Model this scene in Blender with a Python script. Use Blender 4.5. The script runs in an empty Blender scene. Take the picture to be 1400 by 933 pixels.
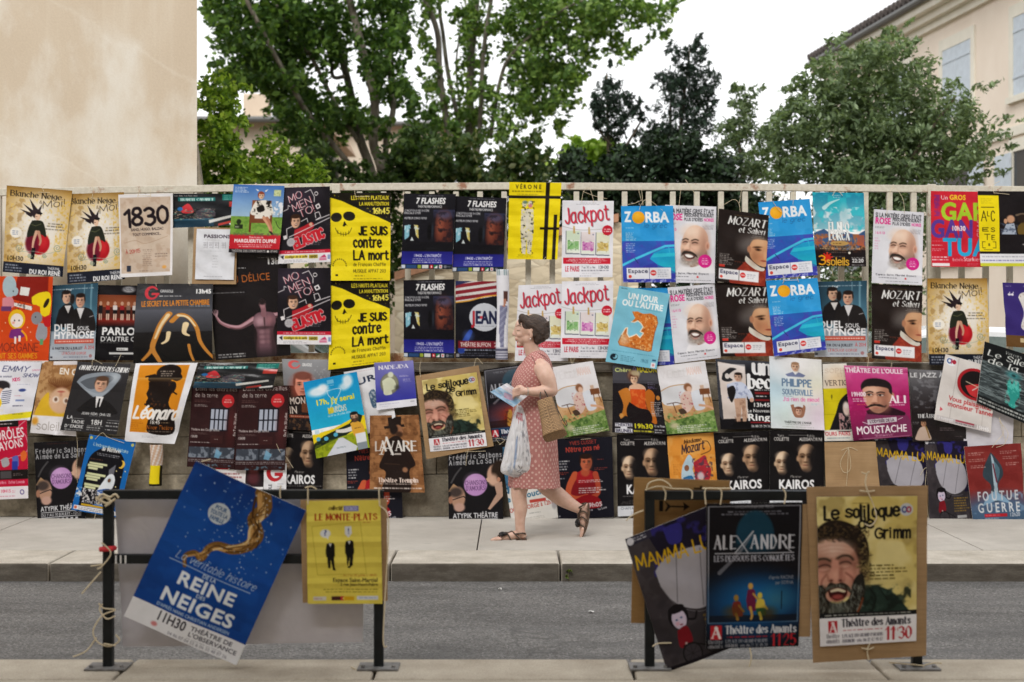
import bpy, bmesh, math, random
import numpy as np
from mathutils import Vector, Matrix
random.seed(7)
SC = bpy.context.scene
COL = SC.collection
# ---------------------------------------------------------------- camera, sky, sun, exposure
F = 1944.0                 # focal length in photo pixels (50 mm on a 36 mm frame)
CZ, HY = 1.45, 451.0       # eye height above the pavement, horizon row
cd = bpy.data.cameras.new("camera"); cam = bpy.data.objects.new("camera", cd); COL.objects.link(cam)
cam.location = (0, 0, CZ); cam.rotation_euler = (math.radians(90), 0, 0)
cd.lens = 50; cd.sensor_width = 36; cd.clip_end = 600
cd.shift_y = -(466.5 - HY) / 1400.0
cd.dof.use_dof = True; cd.dof.focus_distance = 9.3; cd.dof.aperture_fstop = 2.2; cd.dof.aperture_blades = 8
SC.camera = cam
SUN_EL, SUN_AZ = math.radians(42), math.radians(197)   # azimuth clockwise from +Y: sun behind the photographer
w = bpy.data.worlds.new("World"); SC.world = w; w.use_nodes = True
nt = w.node_tree; bg = nt.nodes["Background"]
sky = nt.nodes.new("ShaderNodeTexSky"); sky.sky_type = 'NISHITA'; sky.sun_disc = False
sky.sun_elevation = SUN_EL; sky.sun_rotation = SUN_AZ; sky.air_density = 1.0; sky.dust_density = 4.0
mx = nt.nodes.new("ShaderNodeMixRGB"); mx.inputs[0].default_value = 0.94
tcw = nt.nodes.new("ShaderNodeTexCoord"); nzw = nt.nodes.new("ShaderNodeTexNoise")
nzw.inputs["Scale"].default_value = 1.6; nzw.inputs["Detail"].default_value = 4
rpw = nt.nodes.new("ShaderNodeValToRGB")
rpw.color_ramp.elements[0].position = 0.3; rpw.color_ramp.elements[0].color = (9.2, 9.35, 9.6, 1)
rpw.color_ramp.elements[1].position = 0.65; rpw.color_ramp.elements[1].color = (10.6, 10.6, 10.6, 1)
nt.links.new(tcw.outputs["Generated"], nzw.inputs["Vector"]); nt.links.new(nzw.outputs[0], rpw.inputs[0])
nt.links.new(sky.outputs[0], mx.inputs[1]); nt.links.new(rpw.outputs[0], mx.inputs[2])
nt.links.new(mx.outputs[0], bg.inputs[0]); bg.inputs[1].default_value = 0.11
sd = bpy.data.lights.new("sun", 'SUN'); sd.energy = 1.75; sd.angle = math.radians(24); sd.color = (1, 0.98, 0.95)
sun = bpy.data.objects.new("sun", sd); COL.objects.link(sun)
sdir = Vector((math.sin(SUN_AZ) * math.cos(SUN_EL), math.cos(SUN_AZ) * math.cos(SUN_EL), math.sin(SUN_EL)))
sun.rotation_euler = sdir.to_track_quat('Z', 'Y').to_euler(); sun.location = (0, -8, 25)
SC.view_settings.view_transform = 'Standard'; SC.view_settings.look = 'None'
SC.view_settings.exposure = 0.42; SC.view_settings.gamma = 1
SC.cycles.use_denoising = True; SC.cycles.max_bounces = 8; SC.cycles.transparent_max_bounces = 16
SC.cycles.caustics_reflective = False; SC.cycles.caustics_refractive = False

# ---------------------------------------------------------------- helpers
def W(px, py, Y):
    return Vector(((px - 700) * Y / F, Y, CZ - (py - HY) * Y / F))

def lin(c):
    c = np.asarray(c, float)
    return np.where(c <= 0.04045, c / 12.92, ((c + 0.055) / 1.055) ** 2.4)

def hx(s):
    s = s.lstrip('#')
    if len(s) == 3: s = ''.join(ch * 2 for ch in s)
    return np.array([int(s[i:i + 2], 16) / 255 for i in (0, 2, 4)])

def tag(o, label=None, cat=None, group=None, kind=None):
    if label: o["label"] = label
    if cat: o["category"] = cat
    if group: o["group"] = group
    if kind: o["kind"] = kind
    return o

def empty(name, loc, label=None, cat=None, group=None):
    o = bpy.data.objects.new(name, None); COL.objects.link(o); o.location = loc; o.empty_display_size = 0.1
    bpy.context.view_layer.update() if False else None
    return tag(o, label, cat, group)

def adopt(o, parent):
    o.parent = parent
    base = Vector((0, 0, 0)); p = parent
    while p is not None:
        base += Vector(p.location); p = p.parent if False else None
    o.matrix_parent_inverse = Matrix.Translation(-Vector(parent.get("wloc", parent.location)))
    return o

def link(name, me, mat=None, parent=None, smooth=False):
    """link a mesh given in world coordinates; origin goes to the middle of its base"""
    n = len(me.vertices); co = np.empty(n * 3, np.float32); me.vertices.foreach_get("co", co); co = co.reshape(-1, 3)
    if n:
        org = np.array([(co[:, 0].min() + co[:, 0].max()) / 2, (co[:, 1].min() + co[:, 1].max()) / 2, co[:, 2].min()])
    else: org = np.zeros(3)
    co = co - org.astype(np.float32)
    me.vertices.foreach_set("co", co.ravel()); me.update()
    if smooth: me.polygons.foreach_set("use_smooth", np.ones(len(me.polygons), bool))
    o = bpy.data.objects.new(name, me); COL.objects.link(o)
    o.location = org; o["wloc"] = [float(v) for v in org]
    for m in (mat if isinstance(mat, (list, tuple)) else [mat]):
        if m: me.materials.append(m)
    if parent is not None:
        pw = parent.get("wloc"); pw = Vector(pw) if pw is not None else Vector(parent.location)
        o.parent = parent; o.matrix_parent_inverse = Matrix.Translation(-pw)
    return o

def mesh_np(verts, quads, name="m"):
    verts = np.asarray(verts, np.float32); quads = np.asarray(quads, np.int32)
    k = quads.shape[1]; me = bpy.data.meshes.new(name)
    me.vertices.add(len(verts)); me.vertices.foreach_set("co", verts.ravel())
    me.loops.add(quads.size); me.loops.foreach_set("vertex_index", quads.ravel())
    me.polygons.add(len(quads)); me.polygons.foreach_set("loop_start", np.arange(0, quads.size, k, dtype=np.int32))
    try: me.polygons.foreach_set("loop_total", np.full(len(quads), k, np.int32))
    except Exception: pass
    me.update(calc_edges=True); me.validate()
    return me

def set_col(me, cols, name="Col"):
    a = me.color_attributes.new(name, 'FLOAT_COLOR', 'POINT')
    c = np.ones((len(me.vertices), 4), np.float32); c[:, :3] = cols
    a.data.foreach_set("color", c.ravel())

class MB:
    """collects boxes, prisms and tubes into one mesh"""
    def __init__(s): s.v = []; s.f = []
    def add(s, vs, fs):
        b = len(s.v); s.v += [tuple(v) for v in vs]; s.f += [tuple(i + b for i in f) for f in fs]; return s
    def box(s, c, d, rz=0, bev=0.0, M=None):
        hx_, hy_, hz_ = d[0] / 2, d[1] / 2, d[2] / 2
        bm = bmesh.new(); bmesh.ops.create_cube(bm, size=1)
        bmesh.ops.scale(bm, verts=bm.verts, vec=d)
        if bev: bmesh.ops.bevel(bm, geom=bm.edges[:], offset=bev, segments=2, profile=0.5, affect='EDGES')
        mt = Matrix.Translation(c) @ (M if M is not None else Matrix.Rotation(rz, 4, 'Z'))
        bm.verts.ensure_lookup_table()
        vs = [mt @ v.co for v in bm.verts]
        for i, v in enumerate(bm.verts): v.index = i
        fs = [[v.index for v in f.verts] for f in bm.faces]; bm.free()
        return s.add(vs, fs)
    def tube(s, pts, r, n=8, cap=True):
        pts = [Vector(p) for p in pts]; rs = r if isinstance(r, (list, tuple)) else [r] * len(pts)
        vs = []; fs = []; ref = None
        for i, p in enumerate(pts):
            t = (pts[min(i + 1, len(pts) - 1)] - pts[max(i - 1, 0)])
            if t.length < 1e-9: t = Vector((0, 0, 1))
            t.normalize()
            if ref is None:
                ref = t.orthogonal().normalized()
            ref = (ref - t * ref.dot(t))
            ref = ref.normalized() if ref.length > 1e-6 else t.orthogonal().normalized()
            b = t.cross(ref)
            for k in range(n):
                a = 2 * math.pi * k / n
                vs.append(p + (ref * math.cos(a) + b * math.sin(a)) * rs[i])
        for i in range(len(pts) - 1):
            for k in range(n):
                fs.append((i * n + k, i * n + (k + 1) % n, (i + 1) * n + (k + 1) % n, (i + 1) * n + k))
        if cap:
            fs.append(tuple(range(n - 1, -1, -1))); fs.append(tuple((len(pts) - 1) * n + k for k in range(n)))
        return s.add(vs, fs)
    def prism(s, poly, vec):
        poly = [Vector(p) for p in poly]; vec = Vector(vec); n = len(poly)
        vs = poly + [p + vec for p in poly]
        fs = [tuple(range(n)), tuple(range(2 * n - 1, n - 1, -1))] + [(i, i + n, (i + 1) % n + n, (i + 1) % n) for i in range(n)]
        return s.add(vs, fs)
    def build(s, name, mat=None, parent=None, smooth=False, fix=True):
        me = bpy.data.meshes.new(name); me.from_pydata(s.v, [], s.f)
        if fix:
            bm = bmesh.new(); bm.from_mesh(me); bmesh.ops.recalc_face_normals(bm, faces=bm.faces[:]); bm.to_mesh(me); bm.free()
        me.update()
        return link(name, me, mat, parent, smooth)

def spline(pts, n=8):
    """Catmull-Rom through the points"""
    P = [np.array(p, float) for p in pts]
    if len(P) < 3: return P
    out = []
    for i in range(len(P) - 1):
        p0 = P[max(i - 1, 0)]; p1 = P[i]; p2 = P[i + 1]; p3 = P[min(i + 2, len(P) - 1)]
        for k in range(n):
            t = k / n
            out.append(0.5 * ((2 * p1) + (-p0 + p2) * t + (2 * p0 - 5 * p1 + 4 * p2 - p3) * t * t + (-p0 + 3 * p1 - 3 * p2 + p3) * t ** 3))
    out.append(P[-1]); return out

class NT:
    """tiny node-tree writer"""
    def __init__(s, name):
        s.m = bpy.data.materials.new(name); s.m.use_nodes = True; s.t = s.m.node_tree
        s.b = s.t.nodes["Principled BSDF"]; s.out = s.t.nodes["Material Output"]
    def n(s, typ, ins=None, **kw):
        nd = s.t.nodes.new("ShaderNode" + typ)
        for k, v in kw.items(): setattr(nd, k, v)
        for k, v in (ins or {}).items():
            if isinstance(v, bpy.types.NodeSocket): s.t.links.new(v, nd.inputs[k])
            else: nd.inputs[k].default_value = v
        return nd
    def set(s, **kw):
        for k, v in kw.items():
            sk = s.b.inputs[k.replace('_', ' ')]
            if isinstance(v, bpy.types.NodeSocket): s.t.links.new(v, sk)
            else: sk.default_value = v
        return s
    def coord(s, scale=(1, 1, 1), kind="Object", rot=(0, 0, 0)):
        tc = s.n("TexCoord"); mp = s.n("Mapping", {"Scale": scale, "Rotation": rot, "Vector": tc.outputs[kind]})
        return mp.outputs[0]
    def noise(s, vec, scale, detail=4, rough=0.55, dist=0.0):
        return s.n("TexNoise", {"Vector": vec, "Scale": scale, "Detail": detail, "Roughness": rough, "Distortion": dist}).outputs["Fac"]
    def ramp(s, fac, stops):
        r = s.n("ValToRGB", {"Fac": fac}); e = r.color_ramp.elements
        while len(e) < len(stops): e.new(0.5)
        for el, (p, c) in zip(e, stops):
            el.position = p; el.color = (*c, 1) if len(c) == 3 else c
        return r.outputs[0]
    def mix(s, fac, a, b, mode='MIX'):
        nd = s.n("MixRGB", {"Fac": fac, "Color1": a, "Color2": b}, blend_type=mode); return nd.outputs[0]
    def math(s, op, a, b=0.0):
        return s.n("Math", {0: a, 1: b}, operation=op).outputs[0]
    def bump(s, h, strength=0.3, dist=0.01):
        nd = s.n("Bump", {"Height": h, "Strength": strength, "Distance": dist}); s.t.links.new(nd.outputs[0], s.b.inputs["Normal"]); return s

def c3(h): return tuple(float(v) for v in lin(hx(h)))
def c4(h): return (*c3(h), 1.0)

def simple(name, col, rough=0.6, metal=0.0, var=0.12, scale=30, bump=0.0, spec=0.4):
    m = NT(name); v = m.coord()
    f = m.noise(v, scale, 5); c = np.array(col[:3])
    m.set(Base_Color=m.ramp(f, [(0.3, tuple(c * (1 - var))), (0.7, tuple(np.minimum(c * (1 + var), 1)))]), Roughness=rough, Metallic=metal)
    m.b.inputs["Specular IOR Level"].default_value = spec
    if bump: m.bump(f, bump, 0.004)
    return m.m

def mat_print(name, rough, spec=0.4):
    m = NT(name); a = m.n("VertexColor", layer_name="Col")
    f = m.noise(m.coord(), 18, 4)
    c = m.mix(1.0, a.outputs[0], m.ramp(f, [(0.3, (0.93, 0.93, 0.93)), (0.7, (1, 1, 1))]), 'MULTIPLY')
    m.set(Base_Color=c, Roughness=rough); m.b.inputs["Specular IOR Level"].default_value = spec
    m.bump(m.noise(m.coord(), 9, 4, .5, .8), 0.35, 0.012)
    return m.m

def mat_leaf(name, trans=0.35, rough=0.5):
    m = NT(name); a = m.n("VertexColor", layer_name="Col")
    m.set(Base_Color=a.outputs[0], Roughness=rough); m.b.inputs["Specular IOR Level"].default_value = 0.3
    tl = m.n("BsdfTranslucent", {"Color": m.mix(1.0, a.outputs[0], (1.0, 1.0, 0.55, 1), 'MULTIPLY')})
    ms = m.n("MixShader", {0: trans, 1: m.b.outputs[0], 2: tl.outputs[0]})
    m.t.links.new(ms.outputs[0], m.out.inputs[0])
    return m.m
# ---------------------------------------------------------------- setting: ground, pavements, road
def m_pavement():
    m = NT("pavement_concrete"); v = m.coord()
    f = m.noise(v, 2.2, 6, 0.6); g = m.noise(v, 160, 3, 0.7); k = m.noise(v, 14, 4)
    c = m.ramp(f, [(0.3, (0.36, 0.34, 0.31)), (0.7, (0.49, 0.47, 0.435))])
    c = m.mix(0.5, c, m.ramp(g, [(0.3, (0.3, 0.28, 0.25)), (0.62, (0.68, 0.65, 0.6))]), 'OVERLAY')
    # long gum and oil spots
    vo = m.n("TexVoronoi", {"Vector": m.coord((0.9, 3.0, 1)), "Scale": 2.6, "Randomness": 1.0}).outputs["Distance"]
    sp = m.ramp(vo, [(0.05, (1, 1, 1)), (0.085, (0, 0, 0))])
    c = m.mix(m.math('MULTIPLY', sp, 0.5), c, (0.16, 0.15, 0.14, 1))
    c = m.mix(m.ramp(k, [(0.55, (0, 0, 0)), (0.8, (0.35, 0.35, 0.35))]), c, (0.3, 0.28, 0.25, 1))
    m.set(Base_Color=c, Roughness=0.85); m.bump(g, 0.25, 0.004); return m.m

def m_stonekerb():
    m = NT("kerb_stone"); v = m.coord()
    f = m.noise(v, 5, 6, 0.65); g = m.noise(v, 130, 3, 0.8)
    c = m.ramp(f, [(0.3, (0.36, 0.33, 0.28)), (0.7, (0.54, 0.505, 0.45))])
    c = m.mix(0.55, c, m.ramp(g, [(0.3, (0.25, 0.24, 0.22)), (0.65, (0.72, 0.69, 0.64))]), 'OVERLAY')
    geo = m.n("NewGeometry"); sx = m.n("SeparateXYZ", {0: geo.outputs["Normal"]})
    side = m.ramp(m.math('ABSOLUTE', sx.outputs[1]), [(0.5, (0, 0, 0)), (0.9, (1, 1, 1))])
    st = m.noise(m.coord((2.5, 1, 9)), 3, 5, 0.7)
    c = m.mix(m.math('MULTIPLY', side, m.ramp(st, [(0.2, (0.72, 0.72, 0.72)), (0.6, (0.95, 0.95, 0.95))])), c, (0.068, 0.056, 0.042, 1))  # darker mottled brown on the upright faces along the road
    m.set(Base_Color=c, Roughness=0.85); m.bump(g, 0.35, 0.004); return m.m

def m_wash_kerb():
    m = NT("tan_kerb_stone"); v = m.coord(); f = m.noise(v, 4, 6, 0.65); g = m.noise(v, 140, 3, 0.8)
    c = m.ramp(f, [(0.3, (0.29, 0.25, 0.195)), (0.7, (0.43, 0.385, 0.315))]); c = m.mix(0.5, c, m.ramp(g, [(0.3, (0.25, 0.24, 0.22)), (0.65, (0.7, 0.68, 0.64))]), 'OVERLAY')
    vo = m.n("TexVoronoi", {"Vector": v, "Scale": 3.1, "Randomness": 1.0}).outputs["Distance"]
    c = m.mix(m.math('MULTIPLY', m.ramp(vo, [(0.03, (1, 1, 1)), (0.05, (0, 0, 0))]), .7), c, (0.09, 0.08, 0.07, 1))
    m.set(Base_Color=c, Roughness=0.85); m.bump(g, 0.3, 0.004); return m.m

def m_asphalt():
    m = NT("worn_asphalt"); v = m.coord()
    vo = m.n("TexVoronoi", {"Vector": v, "Scale": 120.0}, feature='F1')
    g = m.noise(v, 110, 4, 0.75); f = m.noise(m.coord((0.6, 1.6, 1)), 1.3, 5, 0.6)
    sepc = m.n("SeparateColor", {0: vo.outputs["Color"]}).outputs[0]
    c = m.ramp(sepc, [(0.0, (0.06, 0.058, 0.055)), (0.5, (0.135, 0.131, 0.125)), (0.88, (0.165, 0.163, 0.16)), (0.985, (0.27, 0.262, 0.255))])
    c = m.mix(0.5, c, m.ramp(g, [(0.3, (0.38, 0.375, 0.37)), (0.7, (0.6, 0.595, 0.59))]), 'OVERLAY')
    c = m.mix(1.0, c, m.ramp(f, [(0.36, (0.62, 0.61, 0.6)), (0.56, (1.08, 1.06, 1.04))]), 'MULTIPLY')
    cr = m.n("TexVoronoi", {"Vector": m.mix(.25, m.coord((.5, .5, .5)), m.n("TexNoise", {"Vector": v, "Scale": 2.0}).outputs["Color"]), "Scale": 1.6}, feature='DISTANCE_TO_EDGE').outputs["Distance"]
    c = m.mix(m.math('MULTIPLY', m.ramp(cr, [(0.0, (1, 1, 1)), (0.012, (0, 0, 0))]), m.ramp(m.noise(v, .8, 3), [(.5, (0, 0, 0)), (.62, (.6, .6, .6))])), c, (0.05, 0.048, 0.045, 1))
    c = m.mix(m.ramp(m.noise(m.coord((.25, 2.2, 1)), 2.0, 4), [(.5, (0, 0, 0)), (.7, (.5, .5, .5))]), c, (0.075, 0.073, 0.072, 1))
    m.set(Base_Color=c, Roughness=0.8); m.bump(vo.outputs["Distance"], 0.3, 0.005); return m.m

PAVE, KERB, ASPH = m_pavement(), m_stonekerb(), m_asphalt()
NKERB = m_wash_kerb()
GROUND = simple("garden_earth", (0.16, 0.13, 0.09), 0.95, var=0.3, scale=3)
def slab(name, x0, x1, y0, y1, z, mat):
    me = mesh_np([(x0, y0, z), (x1, y0, z), (x1, y1, z), (x0, y1, z)], [(0, 1, 2, 3)]); o = link(name, me, mat)
    return tag(o, kind="structure")
ZR = -0.115
slab("ground", -300, 300, -200, 400, -0.16, GROUND)
slab("road", -60, 60, 6.2, 8.86, ZR, ASPH)
# far pavement: poured slabs with narrow joints, and the kerb stones in front of it
mb = MB()
xs = [-30, -22, -15.5, -11.2, -7.2, -3.7, W(655, 0, 10)[0], 3.1, 6.4, 10.2, 15, 22, 30]
for a, b in zip(xs[:-1], xs[1:]):
    mb.box(((a + b) / 2, (9.36 + 11.3) / 2, -0.1), (b - a - 0.008, 11.3 - 9.37, 0.2), bev=0.004)
tag(mb.build("pavement", PAVE), kind="structure")
mb = MB(); x = -31.0
joints = [W(537, 0, 9.05)[0], W(765, 0, 9.05)[0]]
edges = sorted([joints[0] - 1.06 * k for k in range(1, 26)] + joints + [joints[1] + 1.07 * k for k in range(1, 27)])
for a, b in zip(edges[:-1], edges[1:]):
    mb.box(((a + b) / 2 + random.uniform(-.002, .002), (8.84 + 9.36) / 2 + random.uniform(-.004, .004), -0.11), (b - a - 0.014, 0.52, 0.22 + random.uniform(-.004, .003)), bev=0.014)
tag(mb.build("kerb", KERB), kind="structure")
mb = MB()
x = -30.3
while x < 30:
    L = random.uniform(1.02, 1.1)
    mb.box((x + L / 2, (5.9 + 6.27) / 2, -0.11), (L - 0.012, 0.36, 0.22), bev=0.012); x += L
tag(mb.build("near_kerb", NKERB), kind="structure")
slab("near_pavement", -60, 60, -4.0, 5.9, -0.004, NKERB)
LITTER = simple("paper_scrap", (.7, .69, .66), .8, var=.05)
for i_, (px_, py_, Y_, z_, s_, lab) in enumerate(((808, 829, 7.86, ZR, .016, "small crumpled white paper scrap lying on the asphalt by the right boards"), (684, 800, 8.55, ZR, .012, "tiny white paper bit on the road near the kerb"))):
    p_ = W(px_, py_, Y_); mb = MB(); rl = random.Random(i_)
    mb.prism([(p_.x + s_ * math.cos(a_ * .9) * rl.uniform(.6, 1.2), Y_ + s_ * math.sin(a_ * .9) * rl.uniform(.6, 1.2), z_ + .002 + rl.uniform(0, .012)) for a_ in range(7)], (0, .002, .002))
    tag(mb.build("paper_scrap", LITTER), lab, "litter")
# small weed in the kerb joint
def leaves_mesh(P, size, rng, tilt=None, aspect=0.62, up=0.0):
    n = len(P); d = rng.normal(size=(n, 3)); d[:, 2] += up; d /= np.linalg.norm(d, axis=1)[:, None] + 1e-9
    r = rng.normal(size=(n, 3)); a = np.cross(d, r); a /= np.linalg.norm(a, axis=1)[:, None] + 1e-9
    b = np.cross(d, a); s = (size * rng.uniform(0.6, 1.3, n))[:, None]
    V = np.empty((n, 6, 3)); fold = d * s * 0.22
    V[:, 0] = P - a * s; V[:, 1] = P - a * s * 0.2 + b * s * aspect + fold; V[:, 2] = P + a * s * 0.45 + b * s * aspect * 0.7 + fold
    V[:, 3] = P + a * s; V[:, 4] = P + a * s * 0.45 - b * s * aspect * 0.7 + fold; V[:, 5] = P - a * s * 0.2 - b * s * aspect + fold
    i = np.arange(n)[:, None] * 6
    Q = np.concatenate([i + np.array([[0, 1, 2, 3]]), i + np.array([[0, 3, 4, 5]])])
    return V.reshape(-1, 3), Q

def foliage(name, blobs, Y, dy, leaf, cols, rng, mat, parent=None, dens=1.0, clump=0.36, up=0.6, aspect=0.62, density_px=0.1):
    """blobs: (px, py, rx, ry[, weight]) in photo pixels at distance Y"""
    Ps = []
    for bl in blobs:
        px, py, rx, ry = bl[:4]; wgt = bl[4] if len(bl) > 4 else 1.0
        n = int(math.pi * rx * ry * density_px * wgt * dens) + 6
        nc = max(3, n // 22)
        cc = rng.normal(size=(nc, 3)); cc /= np.linalg.norm(cc, axis=1)[:, None]; cc *= (rng.uniform(0, 1, nc) ** 0.45)[:, None]
        k = rng.integers(0, nc, n)
        rad = max(clump, 0.05)
        q = cc[k] + rng.normal(size=(n, 3)) * rad * 0.42
        s = Y / F
        c = np.array(W(px, py, Y))
        Ps.append(c + q * np.array([rx * s, dy if len(bl) < 6 else bl[5], ry * s]))
    P = np.concatenate(Ps); V, Q = leaves_mesh(P, leaf, rng, up=up, aspect=aspect)
    me = mesh_np(V, Q, name)
    cl = np.array([lin(hx(c)) for c in cols]); t = rng.integers(0, len(cl), len(P)); tint = cl[t] * rng.uniform(0.75, 1.25, len(P))[:, None]
    set_col(me, np.repeat(tint, 6, axis=0))
    return link(name, me, mat, parent)

LEAF = mat_leaf("leaf", 0.46); LEAF_DARK = mat_leaf("needle_leaf", 0.12, 0.6); LEAF_BRIGHT = mat_leaf("young_leaf", 0.5)
rng = np.random.default_rng(11)
wd = empty("weed", W(778, 793, 8.83), "small green weed growing in the kerb joint above the road", "weed")
foliage("foliage", [(777, 785, 6, 7, 1, 0.02)], 8.82, 0.02, 0.012, ["5c7034", "7d8a45"], rng, LEAF, wd)
mb = MB(); mb.tube([W(778, 794, 8.84), W(777, 786, 8.83), W(779, 779, 8.82)], 0.0015, 5); mb.build("stem", simple("weed_stem", (.2, .18, .06)), wd)

# ---------------------------------------------------------------- the wall, its fence and the building on the left
def m_wall():
    m = NT("old_wall_render"); v = m.coord()
    f = m.noise(v, 1.7, 6, 0.7); g = m.noise(v, 40, 5, 0.7); st = m.noise(m.coord((3.5, 1, 0.5)), 2.2, 5, 0.6)
    c = m.ramp(f, [(0.3, (0.085, 0.07, 0.05)), (0.48, (0.18, 0.157, 0.118)), (0.66, (0.46, 0.41, 0.32))])
    c = m.mix(0.5, c, m.ramp(g, [(0.3, (0.3, 0.28, 0.25)), (0.7, (0.65, 0.63, 0.6))]), 'OVERLAY')
    c = m.mix(m.ramp(st, [(0.5, (0, 0, 0)), (0.75, (0.6, 0.6, 0.6))]), c, (0.13, 0.115, 0.09, 1))
    m.set(Base_Color=c, Roughness=0.9); m.bump(g, 0.6, 0.012); return m.m
WALLM = m_wall()
YW = 11.0
wl = empty("boundary_wall", (0, YW + 0.2, 0), "low rough grey masonry wall under the cream railing, covered in posters", "wall")
mb = MB()
zs = [0, 0.33, 0.62, 0.9, 1.12]
for j in range(4):
    x = -14 + (j % 2) * 0.4; z0, z1 = zs[j], zs[j + 1]
    while x < 14:
        L = random.uniform(0.75, 1.3); off = random.uniform(0, 0.012)
        mb.box((x + L / 2, YW + 0.19 - off / 2, (z0 + z1) / 2), (L - 0.003, 0.34 + off, z1 - z0 - 0.003), bev=0.007); x += L
mb.build("masonry", WALLM, wl)
mb = MB(); x = -14
while x < 14:
    L = random.uniform(1.0, 1.5); mb.box((x + L / 2, YW + 0.18, 1.16), (L - 0.008, 0.42, 0.075), bev=0.015); x += L
mb.build("coping", KERB, wl)

def m_cream():
    m = NT("rusty_cream_paint"); v = m.coord()
    f = m.noise(v, 7, 6, 0.7); g = m.noise(v, 34, 4, 0.7)
    c = m.ramp(g, [(0.3, (0.46, 0.42, 0.34)), (0.7, (0.60, 0.565, 0.475))])
    r = m.ramp(f, [(0.57, (0, 0, 0)), (0.66, (1, 1, 1))])
    c = m.mix(m.math('MULTIPLY', r, 0.85), c, (0.24, 0.075, 0.022, 1))
    m.set(Base_Color=c, Roughness=0.55); m.bump(g, 0.2, 0.003); return m.m
CREAM = m_cream()
fn = empty("metal_fence", (0, YW + 0.05, 1.2), "cream painted metal railing with rust spots running along the wall", "fence")
YF = 11.06
mb = MB()
rail = [(-260, 258), (0, 261.5), (120, 259), (235, 257), (400, 254.5), (700, 252.8), (1000, 254.2), (1200, 256), (1400, 258), (1660, 261)]
for (a, ay), (b, by) in zip(rail[:-1], rail[1:]):
    p, q = W(a, ay + 2, YF), W(b, by + 2, YF)
    d = q - p; ang = math.atan2(d.z, d.x)
    mb.box((p + q) / 2, (d.length + 0.004, 0.05, 0.054), M=Matrix.Rotation(-ang, 4, 'Y'), bev=0.003)
mb.build("top_rail", CREAM, fn)
mb = MB()
for a in range(-260, 1660, 240):
    p, q = W(a, 489, YF), W(a + 240, 489, YF); mb.box((p + q) / 2, ((q - p).length + 0.003, 0.05, 0.07), bev=0.003)
def m_rustrail():
    m = NT("rusted_rail"); v = m.coord((1, 1, 1)); f = m.noise(v, 9, 6, 0.7)
    m.set(Base_Color=m.ramp(f, [(0.38, (0.2, 0.08, 0.03)), (0.52, (0.5, 0.38, 0.24)), (0.66, (0.64, 0.58, 0.46))]), Roughness=0.75); m.bump(f, 0.3, 0.004); return m.m
mb.build("bottom_rail", m_rustrail(), fn)
zt, zb = CZ - (255 - HY) * YF / F, CZ - (489 - HY) * YF / F
bar0 = None
for k in range(-28, 29):
    px = 788 + 32.9 * k
    if bar0 is None:
        mb = MB(); mb.box((0, YF, (zt + zb) / 2), (0.043, 0.04, zt - zb - 0.085), bev=0.003)
        bar0 = mb.build("bar", CREAM, fn); o = bar0
    else:
        o = bar0.copy(); COL.objects.link(o); o.parent = fn; o.matrix_parent_inverse = bar0.matrix_parent_inverse
    o.location = ((px - 700) * YF / F, YF, o.location[2])
mb = MB()
for px in (1273, 460, -120):
    mb = MB(); mb.box(W(px, 372, YF - 0.002) , (0.062, 0.055, 1.36), bev=0.004); mb.build("post", CREAM, fn)

def m_plaster():
    m = NT("old_cream_plaster"); v = m.coord()
    f = m.noise(m.coord((1, 1, 0.55)), 0.9, 6, 0.62, 0.6); g = m.noise(v, 60, 4, 0.7); s = m.noise(m.coord((9, 9, 0.35)), 1.2, 5, 0.6)
    c = m.ramp(f, [(0.3, (0.50, 0.41, 0.305)), (0.5, (0.55, 0.46, 0.35)), (0.66, (0.60, 0.525, 0.42))])
    c = m.mix(m.ramp(s, [(0.5, (0, 0, 0)), (0.75, (0.3, 0.3, 0.3))]), c, (0.65, 0.59, 0.49, 1))
    # ghost of an older, lower roof: lighter repair below a slanting line, and two pale cracks
    tc = m.n("TexCoord"); sx = m.n("SeparateXYZ", {0: tc.outputs["Object"]})
    wob = m.math('MULTIPLY', m.math('SUBTRACT', m.noise(v, 1.6, 5, .6), 0.5), 0.5)
    def line(a, b, wd, fac):   # z = a + b x
        d = m.math('ADD', m.math('SUBTRACT', sx.outputs[2], m.math('ADD', m.math('MULTIPLY', sx.outputs[0], b), a)), wob)
        return d, m.math('MULTIPLY', m.ramp(m.math('ABSOLUTE', d), [(0.0, (1, 1, 1)), (wd, (0, 0, 0))]), fac)
    nonlocal_c = c
    d1, l1 = line(PL_A[0], -0.62, 0.03, 0.25); d2, l2 = line(PL_A[1], -0.5, 0.022, 0.35)
    low = m.ramp(d1, [(0.0, (1, 1, 1)), (0.12, (0, 0, 0))])
    pat = m.ramp(m.noise(m.coord((1.3, 1, .7)), 1.4, 5, .6), [(0.42, (0, 0, 0)), (0.58, (0.95, 0.95, 0.95))])
    c = m.mix(m.math('MULTIPLY', low, pat), c, (0.655, 0.61, 0.53, 1))
    c = m.mix(l1, c, (0.68, 0.63, 0.54, 1)); c = m.mix(l2, c, (0.7, 0.65, 0.56, 1))
    c = m.mix(0.25, c, m.ramp(g, [(0.3, (0.4, 0.4, 0.4)), (0.7, (0.62, 0.62, 0.62))]), 'OVERLAY')
    m.set(Base_Color=c, Roughness=0.9); m.bump(m.math('ADD', m.math('MULTIPLY', g, 0.5), f), 0.25, 0.012); return m.m
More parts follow.
